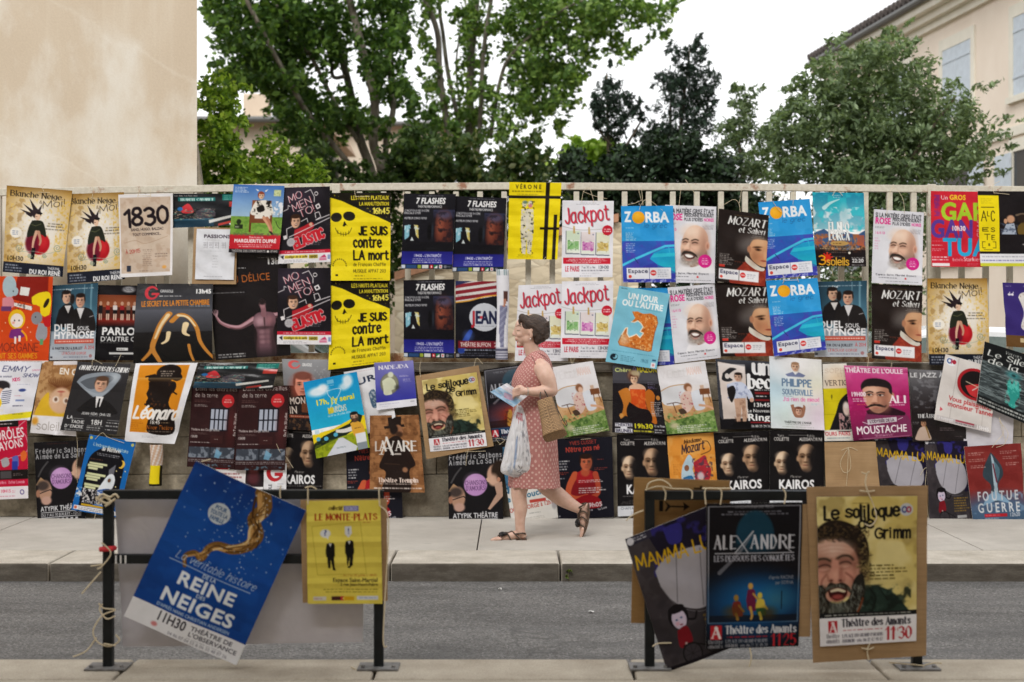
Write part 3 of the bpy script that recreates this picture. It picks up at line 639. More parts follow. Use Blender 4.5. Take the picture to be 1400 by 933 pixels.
# ---------------------------------------------------------------- printing press: posters are painted into fine vertex grids
GL = {}
_f = """A:0,0 3,10 6,0|1.1,3.6 4.9,3.6
B:0,0 0,10|~0,10 3.2,9.9 5,7.8 3.4,5.5 0,5.4|~0,5.4 3.8,5.3 5.8,2.8 4,.1 0,0
C:~6.2,8 4.4,9.9 1.6,9.2 0,5 1.6,.8 4.4,.1 6.2,2
D:0,0 0,10|~0,10 3.4,9.7 6.2,5 3.4,.3 0,0
E:5,10 0,10 0,0 5,0|0,5.2 4,5.2
F:5,10 0,10 0,0|0,5.2 4,5.2
G:~6.2,8.2 4.2,9.9 1.4,9 0,5 1.4,1 4.2,.1 6.3,1.6|6.3,1.6 6.3,4.8 4,4.8
H:0,0 0,10|6,0 6,10|0,5.2 6,5.2
I:0,0 0,10
J:~3.6,10 3.6,2.6 2.4,.2 .8,.4 0,2
K:0,0 0,10|5.6,10 0,4.4|2,6.2 6,0
L:0,10 0,0 5,0
M:0,0 .4,10 3.6,2 6.8,10 7.2,0
N:0,0 0,10 6,0 6,10
O:~3.4,10 .6,8 0,5 .6,2 3.4,0 6.2,2 6.8,5 6.2,8 3.4,10
P:0,0 0,10|~0,10 3.6,9.8 5.4,7.4 3.6,4.9 0,4.7
Q:~3.4,10 .6,8 0,5 .6,2 3.4,0 6.2,2 6.8,5 6.2,8 3.4,10|4,2.6 6.8,-.8
R:0,0 0,10|~0,10 3.6,9.8 5.2,7.5 3.6,5.1 0,5|2.6,5 6,0
S:~5.2,8.4 3,10 .6,8.8 .8,6.4 4.6,4.2 5.4,2 3,0 0,1.6
T:0,10 6.4,10|3.2,10 3.2,0
U:~0,10 0,3.4 1.2,.5 3,0 4.8,.5 6,3.4 6,10
V:0,10 3.1,0 6.2,10
W:0,10 2,0 4.4,8 6.8,0 8.8,10
X:0,0 6,10|0,10 6,0
Y:0,10 3.1,5 6.2,10|3.1,5 3.1,0
Z:0,10 5.8,10 0,0 6,0
a:~4.2,6 2.4,7 .4,5.4 0,3.2 .8,.6 2.6,.3 4.2,2|4.2,7 4.2,1 5,0
b:0,10 0,0|~0,5 2,7 4.2,5.8 4.6,3.2 3.6,.5 1.6,0 0,1.4
c:~4.2,5.6 2.6,7 .6,5.8 0,3.4 .8,.8 2.6,0 4.2,1.2
d:4.4,10 4.4,0|~4.4,5.2 2.6,7 .5,5.8 0,3.2 .8,.5 2.6,0 4.4,1.8
e:~0,3.7 4.4,3.9 4,6 2.4,7 .6,6 0,3.4 .8,.8 2.6,0 4.3,1.2
f:~4,9.4 2.6,10 1.6,8.6 1.5,6 1.5,0|0,6.6 3.4,6.6
g:~4.2,6 2.4,7 .4,5.6 0,3.4 1,.8 2.6,.6 4.2,2.2|~4.2,7 4.2,0 3.2,-2.6 1.4,-3 0,-2
h:0,10 0,0|~0,4.6 1.8,6.9 3.6,6.6 4.2,4.6 4.2,0
i:0,7 0,0|-.2,9.4 .2,9.4
j:~1.4,7 1.4,-1 .6,-2.8 -.6,-2.6|1.2,9.4 1.6,9.4
k:0,10 0,0|4,7 0,2.8|1.4,4.2 4.4,0
l:0,10 0,0
m:0,7 0,0|~0,4.8 1.4,6.9 2.8,6.6 3.2,4.6 3.2,0|~3.2,4.8 4.6,6.9 6,6.6 6.4,4.6 6.4,0
n:0,7 0,0|~0,4.6 1.8,6.9 3.6,6.6 4.2,4.6 4.2,0
o:~2.3,7 .5,5.9 0,3.5 .5,1.1 2.3,0 4.1,1.1 4.6,3.5 4.1,5.9 2.3,7
p:0,7 0,-3|~0,5 2,7 4.2,5.8 4.6,3.2 3.6,.5 1.6,0 0,1.4
q:4.4,7 4.4,-3|~4.4,5.2 2.6,7 .5,5.8 0,3.2 .8,.5 2.6,0 4.4,1.8
r:0,7 0,0|~0,4.2 1.2,6.4 3,6.8
s:~3.6,5.8 2,7 .4,6 .8,4.4 3.2,2.8 3.6,1.2 2,0 0,1
t:1.4,9.4 1.4,2|~1.4,2 1.8,.4 3,0 3.8,.5|0,7 3.4,7
u:~0,7 0,2.4 1,.2 2.6,.2 4.2,2.6|4.2,7 4.2,0
v:0,7 2.2,0 4.4,7
w:0,7 1.5,0 3.2,5.6 4.9,0 6.4,7
x:0,0 4.2,7|0,7 4.2,0
y:0,7 2.2,.4|~4.4,7 2.2,.4 1,-2.4 0,-3
z:0,7 4,7 0,0 4.2,0
0:~2.8,10 .6,8.2 0,5 .6,1.8 2.8,0 5,1.8 5.6,5 5,8.2 2.8,10
1:0,7.8 2.4,10 2.4,0
2:~.2,7.6 1.2,9.6 3,10 4.9,8.6 4.6,6 2,2.8 0,0|0,0 5.2,0
3:~.2,9 2.6,10 4.8,8.4 4.2,6 2,5.3|~2,5.3 4.8,4.6 5.2,2 2.8,0 0,1
4:4,0 4,10 0,3.2 5.6,3.2
5:4.8,10 .8,10 .4,5.6|~.4,5.6 2.8,6.3 5,4.6 5,1.8 2.6,0 0,1
6:~4.6,9.6 2,8.6 .2,5 .2,2 2,0 4.4,.6 5,3.2 3.4,5.6 .6,4.4
7:0,10 5.2,10 1.8,0
8:~2.6,5.4 .5,7 .9,9.3 2.6,10 4.3,9.3 4.7,7 2.6,5.4 .2,3.4 .4,1 2.6,0 4.8,1 5,3.4 2.6,5.4
9:~4.8,6 3.2,4.4 1,4.8 0,7 1.2,9.6 3.2,10 4.8,8 4.6,4 3,.8 .6,0
.:0,0 .3,0
,:.4,.4 0,-1.4
':0,10 0,7.6
!:0,10 0,3|0,0 .2,0
-:0,4.4 3,4.4
&:~5,0 1,7 2,10 3.4,8 .2,3.4 .4,.8 2.6,0 4.6,3.4
::0,.6 .2,.6|0,5.6 .2,5.6"""
for ln in _f.split("\n"):
    ch, d = ln[0], ln[2:]
    GL[ch] = [(s.startswith('~'), [tuple(float(q) for q in p.split(',')) for p in s.lstrip('~').split()]) for s in d.split('|')]
ACC = {'é': ('e', '/'), 'è': ('e', '\\'), 'ê': ('e', '^'), 'â': ('a', '^'), 'à': ('a', '\\'), 'É': ('E', '/'), 'È': ('E', '\\'), 'Ê': ('E', '^'), 'Â': ('A', '^'), 'À': ('A', '\\'), 'ç': ('c', ',')}
def glyph(ch, raw=False):
    """stroke polylines and width of one letter (cap height 10)"""
    acc = None
    if ch in ACC: ch, acc = ACC[ch]
    g = GL.get(ch)
    if g is None: return [], 3.0
    st = [[tuple(p) for p in (spline(p, 5) if sm and not raw else p)] for sm, p in g]
    w = max(p[0] for s in st for p in s)
    if acc:
        b = 8.2 if ch.islower() else 11.2; m = w / 2
        st.append({'/': [(m - .4, b), (m + 1.2, b + 1.9)], '\\': [(m + .4, b), (m - 1.2, b + 1.9)], '^': [(m - 1.4, b), (m, b + 1.6), (m + 1.4, b)], ',': [(m, 0), (m, -1.6)]}[acc])
    return st, w

_BF = {}
def _bf_build(chars):
    """outlines and advances of the built-in font's letters"""
    objs = []
    for ch in chars:
        for body in (ch, "H" + ch + "H"):
            c = bpy.data.curves.new("glyph", "FONT"); c.body = body; c.resolution_u = 3
            o = bpy.data.objects.new("glyph", c); COL.objects.link(o); objs.append((ch, body, o))
    bpy.context.view_layer.update(); dg = bpy.context.evaluated_depsgraph_get()
    for ch, body, o in objs:
        me = bpy.data.meshes.new_from_object(o.evaluated_get(dg)); n = len(me.vertices)
        co = np.empty(n * 3, np.float32); me.vertices.foreach_get("co", co); co = co.reshape(-1, 3)[:, :2]
        if body == ch:
            cnt = {}
            for p in me.polygons:
                for e in p.edge_keys: cnt[e] = cnt.get(e, 0) + 1
            ed = [e for e, k in cnt.items() if k == 1]
            _BF.setdefault(ch, {})["e"] = np.array([[co[a], co[b]] for a, b in ed], float) if ed else np.zeros((0, 2, 2))
        else: _BF.setdefault(ch, {})["w"] = float(co[:, 0].max() - co[:, 0].min())
        bpy.data.meshes.remove(me)
    for ch, body, o in objs:
        c = o.data; bpy.data.objects.remove(o); bpy.data.curves.remove(c)
    h = _BF["H"]; hw = h["w"] - 0; H = h["e"][:, :, 1].max()
    bw = h["e"][:, :, 0].max() - h["e"][:, :, 0].min()
    # "HHH" minus one more H gives the advance of H
    advH = (hw - bw) / 2
    for ch, d in _BF.items():
        d["adv"] = (d["w"] - bw - advH) / H if ch != "H" else advH / H
        d["e"] = d["e"] / H

class Art:
    """a sheet 100 wide and 150 high, y downwards; colours are printed sRGB"""
    def __init__(s, wpx, hpx, seed=1):
        s.w, s.h = int(wpx), int(hpx); s.sx, s.sy = s.w / 100.0, s.h / 150.0
        s.a = np.ones((s.h, s.w, 3)); s.r = np.random.RandomState(seed)
        s.X, s.Y = np.meshgrid((np.arange(s.w) + .5) / s.sx, (np.arange(s.h) + .5) / s.sy)
    def bg(s, c): s.a[:] = hx(c)
    def win(s, x0, y0, x1, y1):
        i0, i1 = max(0, int(y0 * s.sy) - 1), min(s.h, int(y1 * s.sy) + 2); j0, j1 = max(0, int(x0 * s.sx) - 1), min(s.w, int(x1 * s.sx) + 2)
        return (slice(i0, i1), slice(j0, j1)) if i1 > i0 and j1 > j0 else None
    def put(s, wn, m, c):
        c = hx(c) if isinstance(c, str) else np.asarray(c); m = np.clip(m, 0, 1)[..., None]; s.a[wn] = s.a[wn] * (1 - m) + c * m
    def R(s, x0, y0, x1, y1, c, al=1.0):
        wn = s.win(x0, y0, x1, y1)
        if wn: X, Y = s.X[wn], s.Y[wn]; s.put(wn, ((X >= x0) & (X <= x1) & (Y >= y0) & (Y <= y1)) * al, c)
    def G(s, x0, y0, x1, y1, c0, c1, d='v', al0=1.0, al1=1.0):
        wn = s.win(x0, y0, x1, y1)
        if not wn: return
        X, Y = s.X[wn], s.Y[wn]; t = np.clip((Y - y0) / (y1 - y0) if d == 'v' else (X - x0) / (x1 - x0), 0, 1)[..., None]
        m = ((X >= x0) & (X <= x1) & (Y >= y0) & (Y <= y1))[..., None] * (al0 + (al1 - al0) * t)
        s.a[wn] = s.a[wn] * (1 - m) + (hx(c0) * (1 - t) + hx(c1) * t) * m
    def P(s, pts, c, al=1.0):
        p = np.asarray(pts, float); x0, y0 = p.min(0); x1, y1 = p.max(0); wn = s.win(x0, y0, x1, y1)
        if wn: s.put(wn, s.eo(wn, np.stack([p, np.roll(p, -1, 0)], 1)) * al, c)
    def S(s, pts, c, al=1.0, n=6):
        q = spline(list(pts) + [pts[0]], n); s.P(q, c, al)
    def eo(s, wn, E):
        X, Y = s.X[wn], s.Y[wn]; ys = Y[:, 0]; xs = X[0]
        ax, ay, bx, by = E[:, 0, 0], E[:, 0, 1], E[:, 1, 0], E[:, 1, 1]
        lo, hi = np.minimum(ay, by), np.maximum(ay, by)
        act = (ys[:, None] >= lo) & (ys[:, None] < hi)
        with np.errstate(divide='ignore', invalid='ignore'):
            xc = ax + (ys[:, None] - ay) * (bx - ax) / np.where(by == ay, 1, by - ay)
        cnt = np.zeros(X.shape, int)
        for k in range(E.shape[0]):
            r = act[:, k]
            if r.any(): cnt[r] += xs[None, :] > xc[r, k][:, None]
        return (cnt % 2).astype(float)
    def E(s, cx, cy, rx, ry, c, al=1.0, soft=0.0, rot=0.0):
        m_ = max(rx, ry) * (1 + soft); wn = s.win(cx - m_, cy - m_, cx + m_, cy + m_)
        if not wn: return
        X, Y = s.X[wn] - cx, s.Y[wn] - cy
        if rot: t = math.radians(rot); X, Y = X * math.cos(t) + Y * math.sin(t), -X * math.sin(t) + Y * math.cos(t)
        d = np.sqrt((X / rx) ** 2 + (Y / ry) ** 2)
        s.put(wn, (np.clip((1 + soft - d) / (2 * soft), 0, 1) if soft else (d <= 1)) * al, c)
    def segs(s, E, r0, c, al=1.0):
        """E: n x 2 x 2 segments, r0: radius per segment"""
        if len(E) == 0: return
        r0 = np.broadcast_to(r0, (len(E),)); R = r0.max(); p = E.reshape(-1, 2)
        wn = s.win(p[:, 0].min() - R, p[:, 1].min() - R, p[:, 0].max() + R, p[:, 1].max() + R)
        if not wn: return
        X, Y = s.X[wn], s.Y[wn]; m = np.zeros(X.shape); aa = .5 / s.sx
        for (a, b), r in zip(E, r0):
            d = b - a; L = d @ d + 1e-12
            t = np.clip(((X - a[0]) * d[0] + (Y - a[1]) * d[1]) / L, 0, 1)
            ds = np.hypot(X - a[0] - t * d[0], Y - a[1] - t * d[1]); m = np.maximum(m, np.clip((r - ds) / aa * .5 + .5, 0, 1))
        s.put(wn, m * al, c)
    def L(s, pts, c, w=1.0, smooth=False, al=1.0):
        p = np.array(spline(pts, 6) if smooth else pts, float)
        if smooth or len(p) > 12:
            for i in range(0, len(p) - 1, 6):
                q = p[i:i + 7]; s.segs(np.stack([q[:-1], q[1:]], 1), w / 2, c, al)
        else: s.segs(np.stack([p[:-1], p[1:]], 1), w / 2, c, al)
    def N(s, x0, y0, x1, y1, c, al=.5, sc=6.0, thr=None, asp=1.0):
        wn = s.win(x0, y0, x1, y1)
        if not wn: return
        X, Y = s.X[wn], s.Y[wn]; m = np.zeros(X.shape); amp = 1.0; tot = 0
        for o in range(3):
            q = sc / 2 ** o; gw = int(110 / q) + 4; gh = int(160 / (q * asp)) + 4; g = s.r.rand(gh, gw)
            fx, fy = X / q, Y / (q * asp); i, j = fy.astype(int), fx.astype(int); u, v = fx - j, fy - i; u = u * u * (3 - 2 * u); v = v * v * (3 - 2 * v)
            m += amp * (g[i, j] * (1 - u) * (1 - v) + g[i, j + 1] * u * (1 - v) + g[i + 1, j] * (1 - u) * v + g[i + 1, j + 1] * u * v); tot += amp; amp *= .6
        m /= tot
        if thr is not None: m = np.clip((m - thr) * 8, 0, 1)
        s.put(wn, m * al * ((X >= x0) & (X <= x1) & (Y >= y0) & (Y <= y1)), c)
    def M(s, x0, y0, x1, y1, n, c, al=.85, fill=.8, align='l'):
        """n rows of print too small to read"""
        dy = (y1 - y0) / n
        for k in range(n):
            y = y0 + dy * (k + .25); W_ = (x1 - x0) * s.r.uniform(.6, 1) if align != 'j' else (x1 - x0)
            x = x0 if align in 'lj' else x0 + (x1 - x0 - W_) * (1 if align == 'r' else .5); xe = x + W_
            while x < xe:
                l = min(s.r.uniform(2, 7), xe - x); s.R(x, y, x + l, y + dy * .5, c, al * s.r.uniform(.6, 1) * fill / .8); x += l + s.r.uniform(.8, 1.6)
    def T(s, txt, x0, y, x1, h, c, st='b', rot=0, sl=0.0, wt=None, jit=0.0, al=1.0, outline=None, sp=1.0):
        """text fitted between x0 and x1 on baseline y with cap height h; st: n/b/x built-in font, s serif, h hand, k block, t typewriter"""
        run = []; x = 0.0
        if st in 'nbx':
            for ch in txt:
                if ch == ' ': x += .42 * sp; continue
                g = _BF.get(ch)
                if g is None: continue
                run.append((x, g["e"])); x += g["adv"] * sp + (.05 if st == 'x' else .015)
            tw = x
        else:
            gap = {'s': 2.4, 'h': 1.8, 'k': 2.2, 't': 2.2}[st] * sp
            for ch in txt:
                if ch == ' ': x += 4 * sp; continue
                sts, w_ = glyph(ch, st == 'k')
                if st == 't': off = (6 - w_) / 2; run.append((x + off, sts, w_)); x += 6 + gap
                else: run.append((x, sts, w_)); x += w_ + gap
            tw = x - gap; 
        tw = max(tw, 1.3 if st not in 'nbx' else .05)
        kx = (x1 - x0) / tw; ca, sa = math.cos(math.radians(rot)), math.sin(math.radians(rot))
        def tf(px, py):   # glyph units to sheet; py is in cap heights
            X = px * kx + sl * py * h; Yv = -py * h
            return np.stack([x0 + X * ca - Yv * sa, y + X * sa + Yv * ca], -1)
        if outline: s.T(txt, x0, y, x1, h, outline[0], st, rot, sl, (wt or .12) + outline[1], jit, al)
        for it in run:
            jy = s.r.uniform(-jit, jit) if jit else 0; ja = s.r.uniform(-jit, jit) * .6 if jit else 0
            if st in 'nbx':
                e = it[1]
                if len(e) == 0: continue
                E_ = tf(e[:, :, 0] + it[0] + ja * e[:, :, 1] * .3, e[:, :, 1] + jy)
                p = E_.reshape(-1, 2); wn = s.win(p[:, 0].min() - 1, p[:, 1].min() - 1, p[:, 0].max() + 1, p[:, 1].max() + 1)
                if wn: s.put(wn, s.eo(wn, E_) * al, c)
                b = wt if wt is not None else {'n': 0, 'b': .022, 'x': .05}[st]
                if b and h * s.sy > 5: s.segs(E_, b * h, c, al)
            else:
                segs = []; rad = []; base = wt if wt is not None else {'s': .15, 'h': .13, 'k': .17, 't': .1}[st]
                for pl in it[1]:
                    q = np.array(pl)
                    if st == 'k': q = np.round(q * 2) / 2
                    if jit: q = q + s.r.normal(size=q.shape) * jit * 1.2
                    a, b = q[:-1], q[1:]
                    E_ = np.stack([tf((a[:, 0] + it[0]), a[:, 1] / 10 + jy + ja * a[:, 0] / 10), tf((b[:, 0] + it[0]), b[:, 1] / 10 + jy + ja * b[:, 0] / 10)], 1)
                    d = b - a; vert = np.abs(d[:, 1]) / (np.hypot(d[:, 0], d[:, 1]) + 1e-9)
                    if st == 's':
                        rr = h * min(base, .26) * (.2 + .27 * vert ** 1.5) * np.where((d[:, 0] * d[:, 1] > 0) & (vert > .5) & (vert < .99), .5, 1)
                        for e, nb in ((q[0], q[1]), (q[-1], q[-2])):
                            dd = nb - e
                            if abs(dd[1]) > 1.5 * abs(dd[0]) and len(q) < 6:
                                E_ = np.concatenate([E_, [[tf(e[0] + it[0] - 1.0, e[1] / 10), tf(e[0] + it[0] + 1.0, e[1] / 10)]]]); rr = np.append(rr, h * base * .14)
                    else: rr = np.full(len(E_), h * base / 2)
                    segs.append(E_); rad.append(rr)
                if segs: s.segs(np.concatenate(segs), np.concatenate(rad), c, al)
    def B(s, x0, y0, x1, y1, r):
        """soften a patch of the print"""
        wn = s.win(x0, y0, x1, y1); k = max(1, int(r * s.sx))
        if not wn: return
        p = s.a[wn]
        for ax in (0, 1, 0, 1):
            q_ = np.concatenate([np.repeat(p.take([0], ax), k, ax), p, np.repeat(p.take([-1], ax), k, ax)], ax); c_ = np.cumsum(q_, ax); c_ = np.concatenate([np.zeros_like(c_.take([0], ax)), c_], ax); n = p.shape[ax]
            p = (c_.take(range(2 * k + 1, 2 * k + 1 + n), ax) - c_.take(range(n), ax)) / (2 * k + 1)
        s.a[wn] = p
    def face(s, cx, cy, r, skin='d9a98a', hair=None, beard=None, smile=0, turn=0.0, dark=.45, brow='3a2a20', bald=False, lit=0):
        """a small printed portrait; r = half height of the head"""
        sk = hx(skin); sh = sk * .6; hi = np.minimum(sk * 1.14, 1)
        if hair and not bald: s.E(cx - turn * r * .1, cy - r * .25, r * .86, r * .92, hair, 1, .1)
        s.E(cx - turn * r * .75, cy + r * .08, r * .13, r * .22, sk * .85, 1, .2)
        s.E(cx, cy, r * .74, r, sk, 1, .06); s.E(cx, cy + r * .42, r * .58, r * .62, sk, 1, .08)
        s.E(cx + (.46 if lit <= 0 else -.46) * r, cy + r * .15, r * .3, r * .8, sh, dark, .7); s.E(cx - .12 * r * (1 if lit <= 0 else -1), cy - r * .45, r * .4, r * .35, hi, .7, .8)
        o = turn * r * .22
        if beard:
            s.E(cx + o * .6, cy + r * .62, r * .62, r * .46, beard, .9, .25); s.E(cx - r * .55, cy + r * .35, r * .16, r * .45, beard, .8, .4); s.E(cx + r * .55, cy + r * .35, r * .16, r * .45, beard, .8, .4); s.E(cx + o, cy + r * .36, r * .36, r * .12, beard, .9, .3)
        for k in (-1, 1):
            ex = cx + o + k * r * .3
            s.E(ex, cy - r * .12, r * .21, r * .13, sh, .7, .6); s.E(ex, cy - r * .07, r * .13, r * .055, 'e6dcd4', .8, .3); s.E(ex + o * .3, cy - r * .07, r * .065, r * .065, '20140f', 1, .3); s.L([(ex - r * .15, cy - r * .09), (ex, cy - r * .14), (ex + r * .15, cy - r * .09)], '2a1a14', max(.35, r * .045)); s.E(ex, cy - r * .28, r * .2, r * .045, brow, .9, .5, rot=k * 8)
        s.E(cx + o * 1.4, cy + r * .1, r * .1, r * .22, hi, .6, .6); s.E(cx + o * 1.4, cy + r * .28, r * .16, r * .06, sh, .85, .5); s.E(cx + o * 1.2 + r * .12, cy + r * .08, r * .06, r * .22, sh, .55, .6); s.E(cx + o, cy + r * .66, r * .2, r * .05, sh, .5, .6)
        if smile:
            s.E(cx + o, cy + r * .52, r * .3 * smile, r * .14 * smile, '5a1f1c', 1, .15); s.E(cx + o, cy + r * .47, r * .25 * smile, r * .06 * smile, 'f2ece4', 1, .2)
        else: s.E(cx + o, cy + r * .53, r * .24, r * .055, '9a4a40', .9, .4)
        if hair and not bald:
            s.E(cx - turn * r * .15, cy - r * .86, r * .78, r * .36, hair, 1, .18); s.E(cx - r * .74 * (1 if turn >= 0 else -1), cy - r * .35, r * .1, r * .42, hair, .9, .3)
    def body(s, cx, y0, w, h, c, neck=None, skin='d9a98a'):
        s.P([(cx - w * .14, y0), (cx + w * .14, y0), (cx + w * .42, y0 + h * .22), (cx + w * .5, y0 + h), (cx - w * .5, y0 + h), (cx - w * .42, y0 + h * .22)], c)
        if neck: s.P([(cx - w * .13, y0), (cx + w * .13, y0), (cx, y0 + h * .5)], neck)
    def limb(s, pts, w0, w1, c, al=1.0):
        p = np.array(spline(pts, 5)); n = len(p) - 1
        s.segs(np.stack([p[:-1], p[1:]], 1), np.linspace(w0, w1, n) / 2, c, al)
# ---------------------------------------------------------------- poster artwork
def d_witch(a):
    a.bg('#b98a34'); a.E(54, 72, 50, 74, '#efe8dc', 1, .55); a.N(0, 0, 100, 132, '#e8c25a', .6, 3, .62); a.N(0, 0, 30, 132, '#8f6420', .45, 8, .55); a.N(80, 20, 100, 132, '#d9a92e', .6, 4, .52); a.G(0, 0, 100, 22, '#7a541c', '#b98a34', 'v', .7, 0)
    a.T("Blanche Neige", 7, 17, 84, 9, '#1d1714', 's', rot=1, wt=.2); a.T("Moi!", 58, 35, 91, 12, '#2a1f18', 'h', rot=-12, sl=.15, wt=.09); a.T("&", 52, 27, 56, 5, '#6b5434', 'h')
    for tip, b0, b1 in (((26, 29), (42, 46), (47, 42)), ((22, 39), (40, 50), (44, 45)), ((36, 20), (45, 45), (51, 39)), ((57, 27), (47, 44), (54, 42)), ((31, 46), (41, 52), (44, 47))): a.P([tip, b0, b1], '#241a1f')
    a.E(49, 45, 7, 8, '#2b2024', 1, .1); a.E(51, 50, 4.2, 6, '#e5c0a4', 1, .1); a.E(53, 44, 5, 2, '#171114'); a.L([(48, 50), (50, 50)], '#301a1a', .8)
    a.E(56, 96, 17, 19, '#b3131f', 1, .05); a.E(46, 96, 12, 18, '#6c1028', 1, .15); a.E(62, 92, 7, 10, '#d42a30', .8, .5)
    a.S([(43, 57), (58, 57), (64, 70), (66, 84), (58, 80), (44, 84), (36, 86), (38, 70)], '#23271c'); a.L([(42, 64), (49, 66), (57, 62)], '#5d6040', 1)
    a.limb([(51, 76), (47, 92), (46, 108)], 5, 2.6, '#dcae92'); a.limb([(54, 76), (58, 90), (57, 98)], 5, 2.6, '#c9957a'); a.P([(45, 104), (51, 104), (50, 124), (44, 124)], '#120d12')
    for cx, cy, r in ((25, 106, 7), (86, 101, 7), (43, 118, 4), (66, 116, 4)):
        a.L([(cx + r * (1 - t / 16) * math.cos(t * .8), cy + r * (1 - t / 16) * math.sin(t * .8)) for t in range(15)], '#8d9c86', 1.1, True)
    a.L([(30, 112), (48, 110), (70, 112), (84, 107)], '#a7b3a0', .8, True)
    a.E(18, 80, 9.5, 9, '#fbf7ee', .9, .1); a.M(12, 76, 24, 85, 3, '#5a6f9c'); a.M(64, 58, 94, 72, 3, '#51493f', .7, align='c')
    a.R(0, 131, 100, 150, '#181c2a'); a.T("10H30", 5, 128, 33, 7.5, '#17120f', 'b'); a.T("THÉÂTRE", 73, 139, 93, 4, '#f0f0f0', 'b'); a.T("DU ROI RENÉ", 44, 148.5, 95, 7.5, '#f4f4f4', 'x'); a.M(4, 134, 33, 148, 3, '#aab0bc')
def d_1830(a):
    a.bg('#e9e6e6'); a.R(3, 6, 95, 143, '#cdb9a6'); a.N(3, 6, 95, 143, '#b89c84', .5, 12, .5); a.N(3, 20, 95, 100, '#d8c8b4', .5, 8)
    a.T("1830", 13, 58, 91, 30, '#1c1218', 'h', rot=-4, wt=.19, jit=.05); a.T("SAND, HUGO, BALZAC", 22, 67, 82, 4.6, '#352a2a', 'b', rot=-1); a.T("TOUT COMMENCE...", 25, 76, 78, 4.6, '#352a2a', 'b', rot=-1)
    a.T("À 20H15", 12, 108, 39, 6.5, '#a83a30', 'h', rot=-5); a.L([(10, 88), (30, 84), (50, 90), (90, 78)], '#ab8f78', .8, True); a.M(42, 100, 62, 132, 9, '#8c786a', .7, align='c'); a.M(66, 108, 92, 116, 2, '#7d6a5c'); a.R(13, 129, 21, 140, '#2a3040'); a.E(84, 134, 4, 3, '#e2a14a', .9, .3); a.M(36, 138, 66, 141, 1, '#8c786a')
def d_cabaret(a):   # landscape sheet
    a.bg('#191a1d'); a.N(0, 0, 100, 150, '#2c2f34', .6, 10); a.T("l'un des lus fait mal", 2, 14, 36, 7, '#c6c6c6', 'n'); a.R(8, 18, 62, 34, '#1f6f6c'); a.T("TRANSIT CABARET", 11, 32, 59, 10, '#bfe0dc', 's', wt=.2)
    a.R(72, 5, 100, 32, '#1f7a70'); a.R(82, 38, 100, 62, '#b3352c'); a.M(75, 8, 98, 30, 3, '#9fd0ca', .6)
    a.R(0, 116, 60, 150, '#1e3a4c'); a.G(0, 112, 60, 122, '#3f6f86', '#1e3a4c'); a.S([(14, 60), (22, 45), (28, 62), (30, 85), (14, 85)], '#c8323a'); a.S([(34, 80), (46, 66), (60, 78), (60, 106), (36, 110)], '#4b4650'); a.N(0, 70, 62, 116, '#d9b9a0', .8, 4, .6); a.N(0, 70, 62, 116, '#2c8a80', .7, 4, .64); a.N(30, 66, 62, 112, '#8a8078', .7, 3, .58); a.E(11, 68, 4, 8, '#2a6fae')
    a.P([(52, 120), (92, 96), (93, 106), (53, 134)], '#d8d8d4'); a.P([(66, 138), (84, 126), (85, 136), (66, 148)], '#b3352c'); a.P([(82, 138), (99, 128), (99, 138), (83, 146)], '#e8e8e8')
def d_passions(a):
    a.bg('#e6e7ec'); a.N(0, 0, 100, 150, '#d2d5dc', .5, 14); a.T("PASSIONS", 20, 27, 88, 9.5, '#3d3240', 'x'); a.M(18, 31, 88, 35, 1, '#a6a2a6', .5); a.E(92, 26, 6, 6, '#f3efe6', 1, .2); a.E(92, 26, 2.4, 2.4, '#e6b23a')
    for x in (20, 34, 48, 66):
        a.L([(x, 42), (x + 7, 42)], '#8c8890', 1.1); a.E(x + 3.5, 48, 3, 3, '#8c8890'); a.E(x + 3.5, 48, 1.8, 1.8, '#e6e7ec'); a.L([(x + 9.5, 39), (x + 9.5, 57)], '#8c8890', 1.1); a.L([(x + 1, 55), (x + 7, 55)], '#8c8890', 1)
    a.M(12, 64, 90, 67, 1, '#a0a0a6', .5)
    for y in (78, 86, 94, 102, 110): a.M(42, y, 58, y + 4, 1, '#a4a4aa', .7, align='c')
    a.M(22, 138, 86, 143, 1, '#7a7a80', .6)
